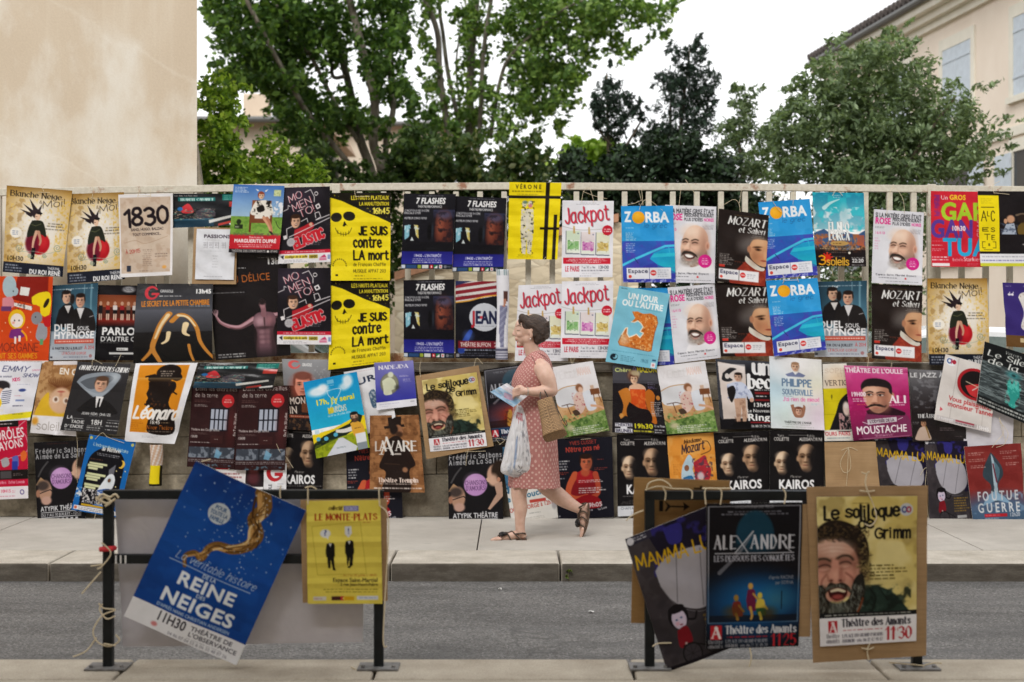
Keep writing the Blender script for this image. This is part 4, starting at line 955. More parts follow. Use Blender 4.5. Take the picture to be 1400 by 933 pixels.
def d_cow(a):
    a.G(0, 0, 100, 72, '#3f6fb6', '#a9c8de'); a.R(0, 70, 100, 116, '#7fa646'); a.N(0, 70, 100, 116, '#5f8c33', .7, 5, .5); a.R(0, 60, 30, 70, '#a9c8de', .1); a.N(82, 35, 100, 66, '#f3f1f2', .9, 4, .42); a.L([(93, 60), (93, 72)], '#6a5a48', 1)
    a.M(4, 5, 34, 18, 4, '#dfe8f4'); a.R(80, 10, 94, 24, '#c9d2a0'); a.N(80, 10, 94, 24, '#8fa060', .7, 2, .5)
    a.R(36, 60, 40, 104, '#6a3a22'); a.R(76, 60, 80, 104, '#6a3a22'); a.R(37, 58, 79, 84, '#7a4428'); a.R(39, 34, 77, 60, '#8a5232')
    a.S([(46, 36), (70, 34), (80, 52), (78, 66), (40, 66), (40, 50)], '#ece6da'); a.R(46, 58, 76, 74, '#ece6da'); a.N(40, 34, 80, 74, '#1c1712', 1, 9, .6); a.S([(48, 50), (60, 44), (64, 56), (52, 60)], '#1c1712')
    a.limb([(64, 72), (74, 88), (80, 104)], 7, 3.4, '#d49a78'); a.limb([(70, 72), (78, 88), (82, 102)], 6, 3, '#b87a5a'); a.limb([(79, 103), (84, 109)], 4, 2, '#241a18')
    a.E(55, 22, 6, 8, '#8a3a20', 1, .1); a.face(56, 24, 7, 'e8c0a0', hair='8a3a20'); a.P([(48, 14), (44, 9), (51, 12)], '#f2ece0'); a.P([(62, 13), (69, 8), (64, 15)], '#f2ece0')
    a.E(16, 82, 4.5, 6, '#26301c'); a.R(8, 88, 24, 97, '#26301c'); a.M(10, 90, 22, 96, 1, '#cfd8b8'); a.L([(88, 80), (92, 90), (98, 96)], '#2c3a20', 1.4, True)
    a.R(0, 110, 100, 141, '#c01f2c'); a.N(0, 106, 100, 112, '#6a5a44', .8, 3, .45); a.T("Dans la peau de", 38, 117, 66, 4, '#f4d8d8', 'b'); a.T("MARGUERITE DUPRÉ", 10, 127, 92, 7.5, '#f6f2f0', 'x'); a.M(14, 130, 88, 138, 2, '#f0c8c8', .8, align='c'); a.R(0, 141, 100, 150, '#1d1a1d'); a.T("THÉÂTRE DES CORPS SAINTS", 6, 148, 72, 5, '#c8c4c0', 'b'); a.E(77, 146, 2.4, 2.4, '#e8e4e0'); a.T("87H45", 82, 148, 96, 4.6, '#c8c4c0', 'b')
def d_momento(a):
    a.bg('#18141a'); a.E(30, 18, 34, 26, '#3a3040', .8, .8); wt = .1; c = '#e8e2e4'
    for k, (t, x, y, x1) in enumerate((("MO", 15, 31, 43), ("MEN", 24, 48, 64), ("TO!", 38, 61, 70))): a.T(t, x + 1, y, x1 + 1, 14, '#d03a4c', 'h', rot=-24, wt=.07); a.T(t, x, y, x1, 14, c, 'h', rot=-24, wt=.075)
    a.L([(1, 48), (12, 43), (12, 36), (16, 38)], c, 1.2); a.L([(46, 11), (58, 6), (66, 20), (66, 30)], c, 1.2); a.E(70, 14, 4, 4, c); a.E(70, 14, 2.8, 2.8, '#18141a'); a.P([(68, 37), (76, 33), (80, 41), (72, 45)], c); a.P([(71, 38), (75, 36), (77, 40), (73, 42)], '#18141a')
    a.L([(40, 68), (52, 62), (54, 70)], c, 1.2); a.L([(70, 62), (68, 52), (76, 50), (80, 60), (70, 66), (98, 56)], c, 1.3); a.L([(14, 100), (12, 82), (30, 74)], c, 1.3); a.P([(6, 96), (12, 94), (14, 101), (8, 103)], c)
    a.S([(28, 84), (44, 78), (62, 70), (66, 80), (52, 92), (34, 102), (28, 98)], '#b21f2a'); a.face(29, 68, 12, 'dcae90', hair='3a2418', smile=.8, turn=.4); a.E(60, 74, 3.5, 3.5, '#dcae90', 1, .2)
    a.L([(18, 98), (98, 62)], c, 1.3); a.T("ELASTIC", 32, 121, 92, 18, '#c8202e', 'k', rot=-21, wt=.3, outline=('#e8d8d8', .09)); a.E(22, 108, 8, 8.5, '#b9b6ba', 1, .1); a.M(16, 104, 28, 112, 4, '#7a767c', .6, align='c'); a.M(54, 108, 88, 116, 2, '#9a949a', .5)
    a.R(0, 124, 100, 131, '#c21c34'); a.M(12, 126, 88, 129, 1, '#f2d8d8', .9, align='j'); a.R(0, 131, 100, 150, '#e9e7ea'); a.R(12, 134, 56, 140, '#e6cf3e'); a.T("Collège de la salle", 13, 139, 55, 4.4, '#4a4020', 'b', sl=.2); a.R(58, 134, 75, 141, '#c9b53a'); a.T("16H30", 59, 140, 74, 4.8, '#3a3020', 'b'); a.M(12, 142, 60, 148, 2, '#8a868c', .6); a.P([(4, 136), (10, 133), (10, 142)], '#2a262c'); a.P([(79, 140), (88, 134), (92, 140)], '#c83a6a'); a.R(78, 141, 92, 146, '#d05a80', .7); a.R(94, 135, 99, 144, '#8a9ac0')
def d_skull(a):
    a.bg('#f2dd1c'); a.N(0, 0, 100, 150, '#e4c80e', .5, 16); k = '#17130a'
    a.P([(0, 0), (100, 0), (100, 52), (80, 42), (60, 34), (40, 24), (20, 14), (0, 8)], k); a.N(0, 4, 100, 52, '#f2dd1c', .8, 3, .74)
    a.T("LES HAUTS PLATEAUX", 36, 12, 96, 6, '#f0dc30', 'k'); a.T("LA MANUTENTION", 49, 22, 96, 5.5, '#f0dc30', 'k'); a.T("16h45", 71, 36, 97, 9.5, '#f6e65a', 'k')
    a.E(11, 42, 9, 8, k, rot=-15); a.E(32, 40, 10, 8, k, rot=10); a.P([(24, 48), (29, 57), (26.5, 55), (24, 58), (21, 57)], k)
    a.L([(9, 60), (13, 68), (22, 71), (31, 69), (36, 60)], k, .9, True)
    for x, y in ((13, 67), (18, 70), (22, 71), (26, 70.5), (31, 68)): a.L([(x, y - 3), (x, y + 3)], k, .7)
    a.T("JE SUIS", 48, 72, 94, 13.5, k, 'k', wt=.22); a.T("contre", 39, 93, 84, 17.5, k, 'k', wt=.18); a.T("LA mort", 39, 114, 96, 15, k, 'k', wt=.2)
    a.T("de François Chaffin", 38, 125, 92, 5.5, '#3c3410', 'k', wt=.12); a.T("MUSIQUE APPAT 203", 38, 136, 92, 5.5, '#3c3410', 'k', wt=.12); a.M(40, 140, 66, 143, 1, '#6a5c14'); a.R(8, 139, 12, 142, k); a.M(38, 145, 92, 148, 1, '#6a5c14', .6)
    for i in range(11): t = math.pi * (1 + i / 10); a.E(15 + 11 * math.cos(t), 124 + 11 * math.sin(t), 1.2, 1.4, '#5a4e12', .8)
def d_flash(a):
    a.bg('#14131a'); a.M(28, 3, 76, 6, 1, '#9a9aa0', .7, align='j'); a.T("7 FLASHES", 24, 20, 80, 11, '#f2f2f2', 'x', sl=.12); a.T("THÉÂTRE PERFORMANCE", 28, 28, 74, 4.5, '#e4e4e4', 'b'); a.T("CONCEPTION & MISE EN SCÈNE", 3, 36, 50, 4, '#c8c8cc', 'b'); a.T("PASCALE OYER", 3, 41, 34, 4, '#d8d8dc', 'b'); a.T("AUTEUR DINO RIMU", 3, 51, 46, 4, '#d8d8dc', 'b')
    a.G(58, 32, 100, 50, '#2c2e48', '#1a1620'); a.S([(64, 40), (84, 34), (94, 46), (96, 98), (66, 100), (62, 70)], '#3a1c1a'); a.E(78, 68, 12, 28, '#6a3226', .9, .6); a.E(72, 66, 6, 20, '#a4563c', .7, .7); a.E(80, 42, 14, 8, '#4a4a68', .8, .5); a.E(74, 74, 3, 3, '#1a0c0c', .8, .5); a.N(60, 36, 98, 100, '#14101a', .6, 9, .5)
    a.P([(4, 64), (20, 62), (24, 80), (5, 92)], '#7fb6c8'); a.P([(22, 62), (30, 63), (32, 90), (27, 84)], '#c9b86a'); a.N(4, 62, 32, 92, '#cfe0e4', .7, 5, .55); a.E(19, 66, 4, 4.5, '#0c0a10'); a.P([(14, 70), (24, 70), (28, 90), (33, 96), (6, 96), (14, 84)], '#0c0a10'); a.P([(19, 86), (16, 94), (23, 94)], '#c8d0d0'); a.E(52, 76, 4, 16, '#050508', 1, .2); a.E(58, 74, 2, 14, '#28303a', .8, .4)
    a.R(0, 96, 100, 116, '#0e0d13'); a.G(0, 115, 100, 140, '#1c1c78', '#2a2c8e'); a.T("19H30 - L'ENTREPÔT", 24, 126, 78, 5.6, '#e4e4f4', 'b'); a.M(22, 128, 78, 138, 3, '#c8c8e4', .9, align='j'); a.R(0, 140, 100, 150, '#15202e')
    for x0, x1, c in ((1, 8, '#c8d0dc'), (10, 30, '#2a4a78'), (32, 39, '#98a83a'), (41, 53, '#dadcd8'), (56, 62, '#c2262e'), (64, 71, '#2a7a4a'), (74, 80, '#dcd8d8')): a.R(x0, 141.5, x1, 148.5, c)
    a.P([(64, 148), (71, 142), (71, 148)], '#e8e8e8'); a.R(58, 143, 60, 147, '#f0d8d8'); a.R(76, 143, 78, 147, '#c2262e'); a.E(86, 145, 3, 3, '#8a8a90', .8); a.M(90, 143, 98, 147, 1, '#9a9aa0')
def d_verone(a):
    a.bg('#f4de12'); a.N(0, 0, 100, 150, '#e2c808', .6, 20); k = '#1c160e'; a.T("VÉRONE", 13, 13, 64, 8, k, 'b', sp=1.5); a.M(6, 16, 66, 20, 1, '#5a5010', .8, align='j'); a.M(16, 22, 56, 25, 1, '#6a5f12', .7, align='j')
    a.R(0, 26, 100, 31.5, k); a.R(70, 0, 78, 150, k); a.R(88, 62, 95, 150, k); a.R(62, 87, 100, 92, k)
    for col, t in (('#eeeae0', .52), ('#3a3a34', .6), ('#c8b8a0', .62)):
        a.N(24, 36, 50, 136, col, .0, 4)
    b = Art.__new__(Art)
    for cx, sgn in ((31, 1), (42, -1)):
        a.E(cx, 42, 5, 6.5, '#dcd6c8', .95, .2); a.P([(cx - 6, 52), (cx + 6, 52), (cx + 8, 90), (cx + 4, 140), (cx - 3, 138), (cx - 7, 90)], '#d8d2c4', .95)
    a.N(24, 36, 50, 140, '#2c2c26', .9, 3.5, .6); a.N(24, 36, 50, 140, '#f4de12', .8, 3, .66); a.E(42, 46, 3.5, 4, '#d06a7a', .8, .4); a.E(32, 39, 5, 3, '#4a6a5a', .8, .4); a.M(14, 139, 56, 146, 3, '#7a6e14', .7, align='c')
def d_jackpot(a):
    a.bg('#efeef4'); a.N(0, 0, 100, 150, '#e2e4ec', .5, 20); a.M(24, 4, 76, 9, 2, '#9a9aa4', .8, align='c')
    a.T("Jackpot", 9, 47, 93, 29, '#8a8088', 'h', rot=-6, wt=.1); a.T("Jackpot", 7.5, 45.5, 91.5, 29, '#d0203c', 'h', rot=-6, wt=.1)
    a.L([(0, 50), (30, 57), (60, 57), (100, 53)], '#a8a4a0', .8, True)
    for x, c, d, y in ((9, '#6fae5a', '#3f7c3a', 59), (38, '#d878c4', '#b04aa0', 61), (67, '#dcbc5a', '#b09048', 62)):
        a.P([(x - 1.5, y), (x + 1, y), (x + 1, y + 43), (x + 26, y + 44), (x + 26, y + 46), (x - 1.5, y + 45)], '#6a6e7c'); a.R(x, y, x + 26, y + 43, '#e9efe2'); a.R(x, y, x + 26, y + 18, c, .16); a.R(x + 2, y + 20, x + 24, y + 36, c, .75); a.N(x + 2, y + 18, x + 24, y + 38, d, .9, 3, .55); a.N(x + 2, y + 18, x + 24, y + 38, '#f2f2ea', .7, 3, .62); a.R(x + 21, y + 4, x + 24, y + 7, '#3a4a70', .6); a.P([(x + 13, y - 9), (x + 16, y - 9), (x + 17, y + 5), (x + 13, y + 5)], '#c9a86a')
    a.E(88, 58, 10, 10, '#cc1f36'); a.M(81, 54, 95, 62, 2, '#f6e0e2', 1, align='j')
    a.P([(3, 111), (95, 112), (95, 124), (3, 123)], '#cc1f36'); a.M(8, 113, 90, 122, 3, '#f4dcdc', .95, align='c'); a.T("LE PARIS", 7, 138, 35, 10, '#c42a3c', 'b'); a.T("7 au 30 juillet", 39, 132, 66, 4, '#5c5c68', 'n'); a.T("13H30", 71, 133, 92, 6, '#4a4a58', 'b'); a.M(39, 134, 92, 139, 1, '#6a6a76', .7, align='j'); a.M(32, 145, 62, 148, 1, '#9a9aa4', .7, align='c'); a.M(40, 141, 80, 143, 1, '#a4a4ae', .6)
def d_boat(a):
    a.G(0, 0, 100, 69, '#1f8fd6', '#2f9ee0'); a.G(0, 69, 100, 150, '#2c62bc', '#3a3ea8'); a.N(0, 69, 100, 130, '#5a3ab0', .5, 14, .5); a.N(0, 0, 100, 69, '#46acea', .4, 25, .5)
    a.P([(60, 92), (78, 84), (100, 82), (100, 120), (70, 118), (52, 104)], '#1ea0d0'); a.P([(60, 94), (100, 92), (100, 99), (54, 101)], '#2fc0dc'); a.L([(0, 116), (22, 105), (56, 90), (82, 79), (100, 78)], '#48c4e8', 4.4); a.L([(24, 103), (30, 112)], '#1c3a70', 1.4); a.L([(88, 79), (90, 92)], '#34b4d8', 1.6); a.G(66, 100, 100, 132, '#1aa0c8', '#22c0c4', al0=.5, al1=.9); a.P([(40, 118), (60, 112), (100, 130), (100, 140), (30, 136)], '#3a34a0', .5)
    a.T("Z", 7, 31, 19, 19, '#f2f6fa', 'x'); a.E(33, 23, 12, 12, '#f0a81c'); a.E(30, 20, 6, 6, '#f6bc3a', .7, .6); a.T("RBA", 45, 32, 91, 19, '#f2f6fa', 'x'); a.T("le grec", 43, 43, 86, 9, '#1f4a7c', 'h', wt=.07, sl=.2)
    a.M(8, 42, 30, 44.5, 1, '#d8ecf8', .9); a.M(8, 51, 28, 68, 6, '#cfe6f6', .8); a.M(8, 72, 30, 92, 6, '#c4d4f0', .75)
    a.R(8, 121, 91, 143, '#e6e8f0'); a.R(50, 121, 51, 143, '#5a60a0'); a.T("Espace", 10, 131, 48, 7.5, '#2a2c48', 'b'); a.E(14, 138, 3.2, 3.2, '#d84a3a'); a.E(58, 131, 5.5, 5.5, '#d8302e'); a.R(54, 129.7, 62, 132.3, '#f2e4e4', .8); a.M(66, 124, 88, 140, 4, '#9aa0b0', .7); a.N(0, 140, 100, 150, '#d0d8f0', .6, 6, .55)
def d_grey(a):
    a.bg('#dcdce4'); a.E(52, 80, 60, 70, '#e6e6ec', .8, .6)
    a.T("SI LA MATIÈRE GRISE ÉTAIT", 4, 16, 95, 9, '#2a2a30', 'b'); a.T("ROSE", 4, 29, 35, 12, '#e0348c', 'x'); a.T("PERSONNE N'AURAIT", 38, 22, 95, 6, '#2a2a30', 'b'); a.T("PLUS D'IDÉES", 38, 30, 74, 6, '#2a2a30', 'b'); a.T("NOIRES", 76, 30, 95, 6, '#e0348c', 'b'); a.M(4, 34, 30, 38, 2, '#6a6a72', .7); a.M(68, 36, 95, 46, 4, '#6a6a72', .7, align='r'); a.T("16H10", 4, 50, 24, 5.5, '#e0348c', 'n'); a.M(4, 56, 15, 82, 5, '#e090b8', .6)
    a.P([(32, 118), (44, 104), (76, 94), (94, 108), (100, 130), (26, 130)], '#efeef2'); a.S([(62, 96), (80, 84), (84, 104), (66, 116), (52, 118)], '#a88474')
    a.S([(35, 70), (33, 84), (36, 96), (42, 108), (52, 116), (64, 110), (76, 98), (83, 82), (85, 62), (78, 46), (64, 38), (50, 41), (40, 54)], '#e2bba2'); a.E(52, 50, 16, 11, '#f2d8c4', .9, .7); a.E(78, 76, 9, 28, '#a87a66', .7, .7); a.E(70, 98, 14, 10, '#8a7064', .6, .6); a.E(84, 77, 4, 8, '#d8a48c', 1, .2); a.E(84, 78, 1.8, 4.5, '#a8705c', .8, .4)
    for x, y, w_ in ((42, 70, 5.5), (60, 71, 6.5)):
        a.E(x, y + 1, w_ * 1.2, 4.5, '#b08470', .8, .6); a.L([(x - w_, y - 3), (x, y - 5.6), (x + w_, y - 4)], '#3a2a22', 2.0, True); a.L([(x - w_ * .8, y + 1.6), (x, y), (x + w_ * .8, y + 1.4)], '#2a1a14', 1.5, True); a.E(x, y + 4.6, w_, 1.4, '#c89a84', .8, .5); a.L([(x + w_ * .9, y + 1.6), (x + w_ * 1.5, y + 3.4)], '#b08470', .7)
    a.S([(46, 72), (50, 72), (50, 82), (42, 86), (41, 82)], '#ecc8b0'); a.E(45, 83, 5, 3.6, '#eac0a6', .95, .4); a.E(46, 86.6, 5, 1.6, '#9a6a58', .9, .4); a.E(51, 81, 1.6, 6, '#bc8e78', .7, .5)
    a.L([(38, 84), (35, 92)], '#b88a76', 1); a.L([(54, 82), (62, 90), (64, 97)], '#b08270', 1.2, True); a.E(60, 84, 7, 6, '#e8b8a0', .7, .6)
    a.B(28, 36, 92, 118, .9); a.E(50, 108, 15, 9, '#9a8e86', .9, .4); a.E(64, 102, 8, 8, '#8a7a70', .7, .5); a.E(38, 96, 4, 9, '#6a5a52', .8, .5); a.N(34, 96, 70, 117, '#cfc6be', .6, 3, .55)
    a.S([(36, 93), (40, 88), (46, 88), (54, 89), (63, 95), (66, 101), (56, 95), (46, 93), (38, 95), (35, 99)], '#2e2520'); a.S([(39, 95), (46, 93.5), (55, 95.5), (61, 99), (54, 104), (45, 102.5)], '#4a2420'); a.S([(41, 95.4), (47, 94.3), (54, 96), (58, 98.6), (52, 101), (45, 99.6)], '#f4efea'); a.E(49, 105.5, 6, 1.4, '#c08a7c', .9, .4); a.B(28, 80, 76, 118, .5)
    a.E(80, 107, 13, 13, '#d8248a'); a.M(72, 100, 88, 114, 4, '#f6c8e0', .95, align='c'); a.T("Espace Saint Martial Espace", 8, 133, 88, 3.6, '#2e2e34', 'n'); a.M(14, 136, 66, 139, 1, '#5a5a62', .8); a.E(67, 138, 2, 2, '#d8302e'); a.M(28, 143, 92, 145.5, 1, '#4a4a52', .8, align='j')
def d_wig(a):
    a.bg('#1e1614'); a.N(0, 0, 100, 150, '#2c201c', .5, 20); a.T("MOZART", 21, 28, 94, 15, '#ececea', 's', sl=.22, wt=.2); a.T("et Salieri", 42, 43, 92, 11, '#e6e6e4', 's', sl=.22, wt=.2); a.M(58, 46, 92, 52, 2, '#cfcfcc', .8, align='r'); a.M(32, 8, 70, 10, 1, '#b08a4a', .8, align='j')
    a.E(84, 76, 22, 28, '#4a4240', .9, .5); a.E(56, 72, 16, 12, '#4c4644', .85, .6, rot=-30); a.E(70, 62, 24, 16, '#6e6662', .7, .6); a.S([(40, 122), (54, 106), (64, 98), (84, 116), (100, 118), (100, 150), (30, 150)], '#8c2e20'); a.N(34, 104, 100, 150, '#b04a30', .6, 10, .45); a.S([(58, 90), (66, 96), (86, 110), (96, 112), (94, 118), (78, 116), (58, 102)], '#d8d2c6')
    a.S([(64, 70), (72, 56), (90, 54), (101, 60), (101, 104), (88, 108), (74, 100), (66, 88)], '#cf9a72'); a.E(84, 60, 12, 8, '#e0b48c', .7, .6); a.E(90, 92, 8, 8, '#c07a58', .6, .7); a.E(76, 90, 8, 14, '#9c6446', .6, .7); a.E(64, 76, 4, 7, '#b47c5c', 1, .3); a.E(80, 70, 8, 2, '#3a2418', .9, .5, rot=-8); a.E(82, 75, 5.5, 2.4, '#4a2c1e', .95, .5); a.E(82, 75, 2, 1.6, '#140c08'); a.E(97, 84, 4, 9, '#e0ac84', .8, .5); a.E(94, 97, 6, 1.5, '#8a3a2e', .9, .4)
    a.M(6, 90, 36, 114, 7, '#b4aeaa', .75); a.R(6, 113, 17, 118, '#c83a2e'); a.R(6, 121, 86, 143, '#ecebee'); a.R(46, 121, 47, 143, '#3a2a28'); a.T("Espace", 8, 131, 44, 7.5, '#26264a', 'b'); a.E(11, 138, 3, 3, '#d84a3a'); a.E(54, 131, 5.5, 5.5, '#d8302e'); a.R(50, 129.7, 58, 132.3, '#f2e4e4', .8); a.M(62, 127, 84, 138, 3, '#9a98a4', .7)
def d_lorca(a):
    a.G(0, 0, 100, 75, '#1688a8', '#8cc4d2'); a.N(0, 0, 100, 80, '#2fc0cc', .7, 18, .5); a.N(0, 30, 100, 82, '#e8ecee', .8, 14, .52); a.limb([(22, 32), (34, 22), (52, 14)], 8, 1.5, '#d4eef0', .85); a.E(60, 42, 8, 16, '#9ccad4', .7, .6); a.M(36, 5, 58, 12, 2, '#d0e8ec', .8, align='c')
    a.P([(0, 82), (20, 74), (36, 86), (60, 80), (84, 86), (100, 76), (100, 124), (0, 124)], '#3a5a86'); a.N(0, 84, 100, 124, '#a8643c', .9, 6, .45); a.N(0, 90, 100, 124, '#d08c50', .7, 4, .58); a.R(84, 86, 98, 108, '#b85a3c', .8); a.R(4, 92, 16, 106, '#a85038', .6); a.R(0, 116, 100, 150, '#1c1416'); a.N(0, 108, 100, 122, '#3a241c', .8, 6, .4)
    a.T("EL NIÑO", 30, 77, 68, 16, '#eef2f0', 's', wt=.22, outline=('#4a4a52', .05)); a.T("LORCA", 30, 96, 68, 16, '#eef2f0', 's', wt=.22, outline=('#4a4a52', .05)); a.E(49, 103, 18, 5, '#c09a5a'); a.M(36, 101, 62, 105, 1, '#6a4a24', .8); a.M(10, 109, 90, 118, 3, '#d8c090', .7, align='c'); a.E(68, 122, 2.4, 2.4, '#f0ece0'); a.M(22, 120.5, 62, 122.5, 1, '#c8c0b0', .6, align='j')
    for t in range(9): a.P([(24, 132), (24 + 11 * math.cos(t * .7), 132 - 11 * math.sin(t * .7)), (24 + 11 * math.cos(t * .7 + .3), 132 - 11 * math.sin(t * .7 + .3))], '#d8301c')
    a.E(24, 132, 7, 7, '#d8301c', 1, .2); a.T("3", 8, 146, 20, 18, '#f0a81c', 'h', wt=.15); a.T("soleils", 23, 147, 66, 15, '#f0b83a', 'h', wt=.14); a.M(34, 129, 62, 131, 1, '#d0c8b8', .7); a.T("22:20", 73, 141, 95, 7, '#e8e8e8', 'x'); a.M(72, 130, 96, 133, 1, '#c8c8c8', .8, align='j'); a.M(72, 145, 96, 148, 1, '#c8c8c8', .8, align='j')
def d_gargan(a):
    a.bg('#d42638'); a.N(0, 0, 100, 150, '#c01c30', .5, 20); a.R(7, 8, 18, 50, '#7a2a80', .75); a.N(7, 8, 18, 50, '#d42638', .8, 4, .55)
    a.T("Un", 20, 17, 34, 8, '#f4dce0', 'n'); a.T("GROS", 37, 17, 69, 9, '#f2d22a', 'x'); a.T("GAR", 20, 57, 108, 33, '#a8cc2e', 'x'); a.T("GAN", 0, 91, 84, 33, '#5c3a94', 'x'); a.T("TUA", 24, 127, 112, 33, '#28a8d8', 'x'); a.T("10h30", 40, 78, 68, 9, '#f6e8ea', 'x'); a.T("GRAS", 98, 91, 132, 8, '#e8a0b0', 'b', rot=-90)
    a.M(2, 98, 24, 100, 1, '#e89aa4'); a.M(2, 105, 22, 109, 1, '#f6dce0', .9, align='j'); a.M(2, 113, 30, 119, 2, '#f0c0c8', .7); a.M(2, 128, 34, 138, 2, '#f6dce0', .9, align='j'); a.R(2, 142, 36, 148, '#f0e8ea'); a.T("Isabelle", 42, 138, 62, 6, '#f0b8c0', 'n'); a.T("Starkier", 63, 138, 96, 8, '#f6dce0', 'n'); a.M(70, 142, 96, 147, 2, '#e8a8b2', .6)
def d_alceste(a):
    a.bg('#141013'); a.N(0, 0, 100, 150, '#241c1e', .5, 20); a.R(0, 9, 36, 120, '#f2dc14'); k = '#1a160a'; a.M(5, 14, 28, 26, 4, '#a8981a', .5); a.R(5, 32, 28, 33.5, k)
    a.T("A", 5, 60, 14, 20, k, 'h', wt=.07); a.T("L", 16, 50, 19, 9, k, 'h', wt=.14); a.T("C", 22, 60, 28, 20, k, 'h', wt=.08); a.T("E", 7, 80, 17, 7, k, 'h', wt=.2); a.T("S", 22, 81, 28, 8, k, 'h', wt=.15); a.T("T", 10, 97, 20, 11, k, 'h', wt=.1); a.T("E", 23, 97, 28, 9, k, 'h', wt=.14); a.L([(11, 101), (6, 101), (6, 113), (11, 113)], k, 1.1); a.L([(25, 101), (30, 101), (30, 113), (25, 113)], k, 1.1); a.T("s", 16, 109, 20, 7, k, 'b'); a.R(8, 116, 24, 117, k, .7)
    a.E(56, 56, 7, 8, '#c89878', 1, .2); a.P([(40, 86), (48, 66), (62, 64), (66, 86)], '#aab4c4'); a.N(38, 64, 68, 86, '#4a5468', .8, 4, .52); a.E(47, 60, 3, 5, '#c89878'); a.limb([(66, 48), (80, 46), (92, 60), (99, 80)], 4, 3, '#6a5a4a'); a.S([(68, 70), (80, 60), (92, 74), (90, 86), (70, 86)], '#6a5426'); a.E(76, 55, 9, 8, '#2a1e18', 1, .2); a.R(38, 86, 100, 125, '#181316'); a.E(80, 106, 4, 1.5, '#c8c4c0', .8, .4)
    a.R(0, 125, 100, 145, '#e8e8ec'); a.R(0, 143, 100, 150, '#d2d23a'); a.M(4, 128, 90, 133, 1, '#8a8a98', .7, align='j'); a.M(3, 136, 98, 140, 1, '#5a5a9a', .9, align='j')
def d_morgane(a):
    a.bg('#d84a18'); a.N(0, 0, 100, 150, '#c83c12', .5, 25); a.P([(38, 0), (92, 0), (92, 28), (66, 48), (30, 40)], '#8a1c10'); a.P([(44, 18), (60, 20), (58, 34), (42, 32)], '#e6e4e0'); a.P([(26, 44), (66, 52), (64, 59), (28, 50)], '#efece6'); a.N(28, 44, 66, 58, '#3a2a2a', .7, 2.5, .55)
    a.E(24, 18, 12, 19, '#a9bcc4'); a.E(32, 26, 8, 8, '#a9bcc4'); a.S([(12, 38), (28, 36), (32, 52), (14, 56)], '#d88a94'); a.R(10, 52, 28, 60, '#6a3a6a'); a.E(31, 26, 1, 1.4, '#222')
    a.E(82, 40, 14, 12, '#f2d418'); a.S([(64, 36), (78, 28), (96, 30), (96, 66), (82, 66), (78, 50), (66, 48)], '#f2d418'); a.E(90, 46, 3.5, 9, '#2a1c10', rot=25); a.R(88, 60, 95, 72, '#f2d418')
    a.E(38, 74, 15, 17, '#e8b81c'); a.E(38, 76, 11, 12, '#f2e4dc'); a.E(34, 76, 1.2, 1.6, '#222'); a.E(42, 76, 1.2, 1.6, '#222'); a.E(32, 80, 2.4, 2, '#e88a80', .8, .5); a.S([(28, 92), (46, 90), (52, 104), (26, 106)], '#7a2a78'); a.limb([(48, 94), (56, 102), (58, 110)], 3.5, 2.5, '#f0a018'); a.R(34, 104, 38, 116, '#f2e4dc'); a.R(42, 102, 46, 112, '#f2e4dc')
    a.E(74, 72, 10, 11, '#8a8a90'); a.S([(78, 80), (92, 84), (94, 104), (84, 112), (74, 104)], '#9a9aa2'); a.E(72, 70, 1.2, 1.2, '#111'); a.R(82, 108, 88, 118, '#5aa06a'); a.S([(84, 72), (100, 66), (100, 84), (90, 86)], '#c01c20')
    for x, y in ((58, 88), (64, 96), (18, 80), (12, 94), (66, 110)): a.E(x, y, 1.2, 1.2, '#e8a888')
    a.T("MORGANE", 3, 129, 80, 14, '#5a2420', 'h', wt=.08); a.T("FAIT SES GAMMES", 2, 141, 78, 8.5, '#e8a01c', 'k', wt=.14); a.M(4, 142.5, 78, 144, 1, '#f0c0a0', .6); a.R(0, 145, 100, 150, '#efe9e4')
    a.R(0, 138.5, 100, 150, '#efe9e4', 0); a.T("E DE LA SALLE", 2, 149, 42, 3.4, '#3a2a2a', 'b'); a.M(50, 146, 96, 149, 1, '#7a5a5a')
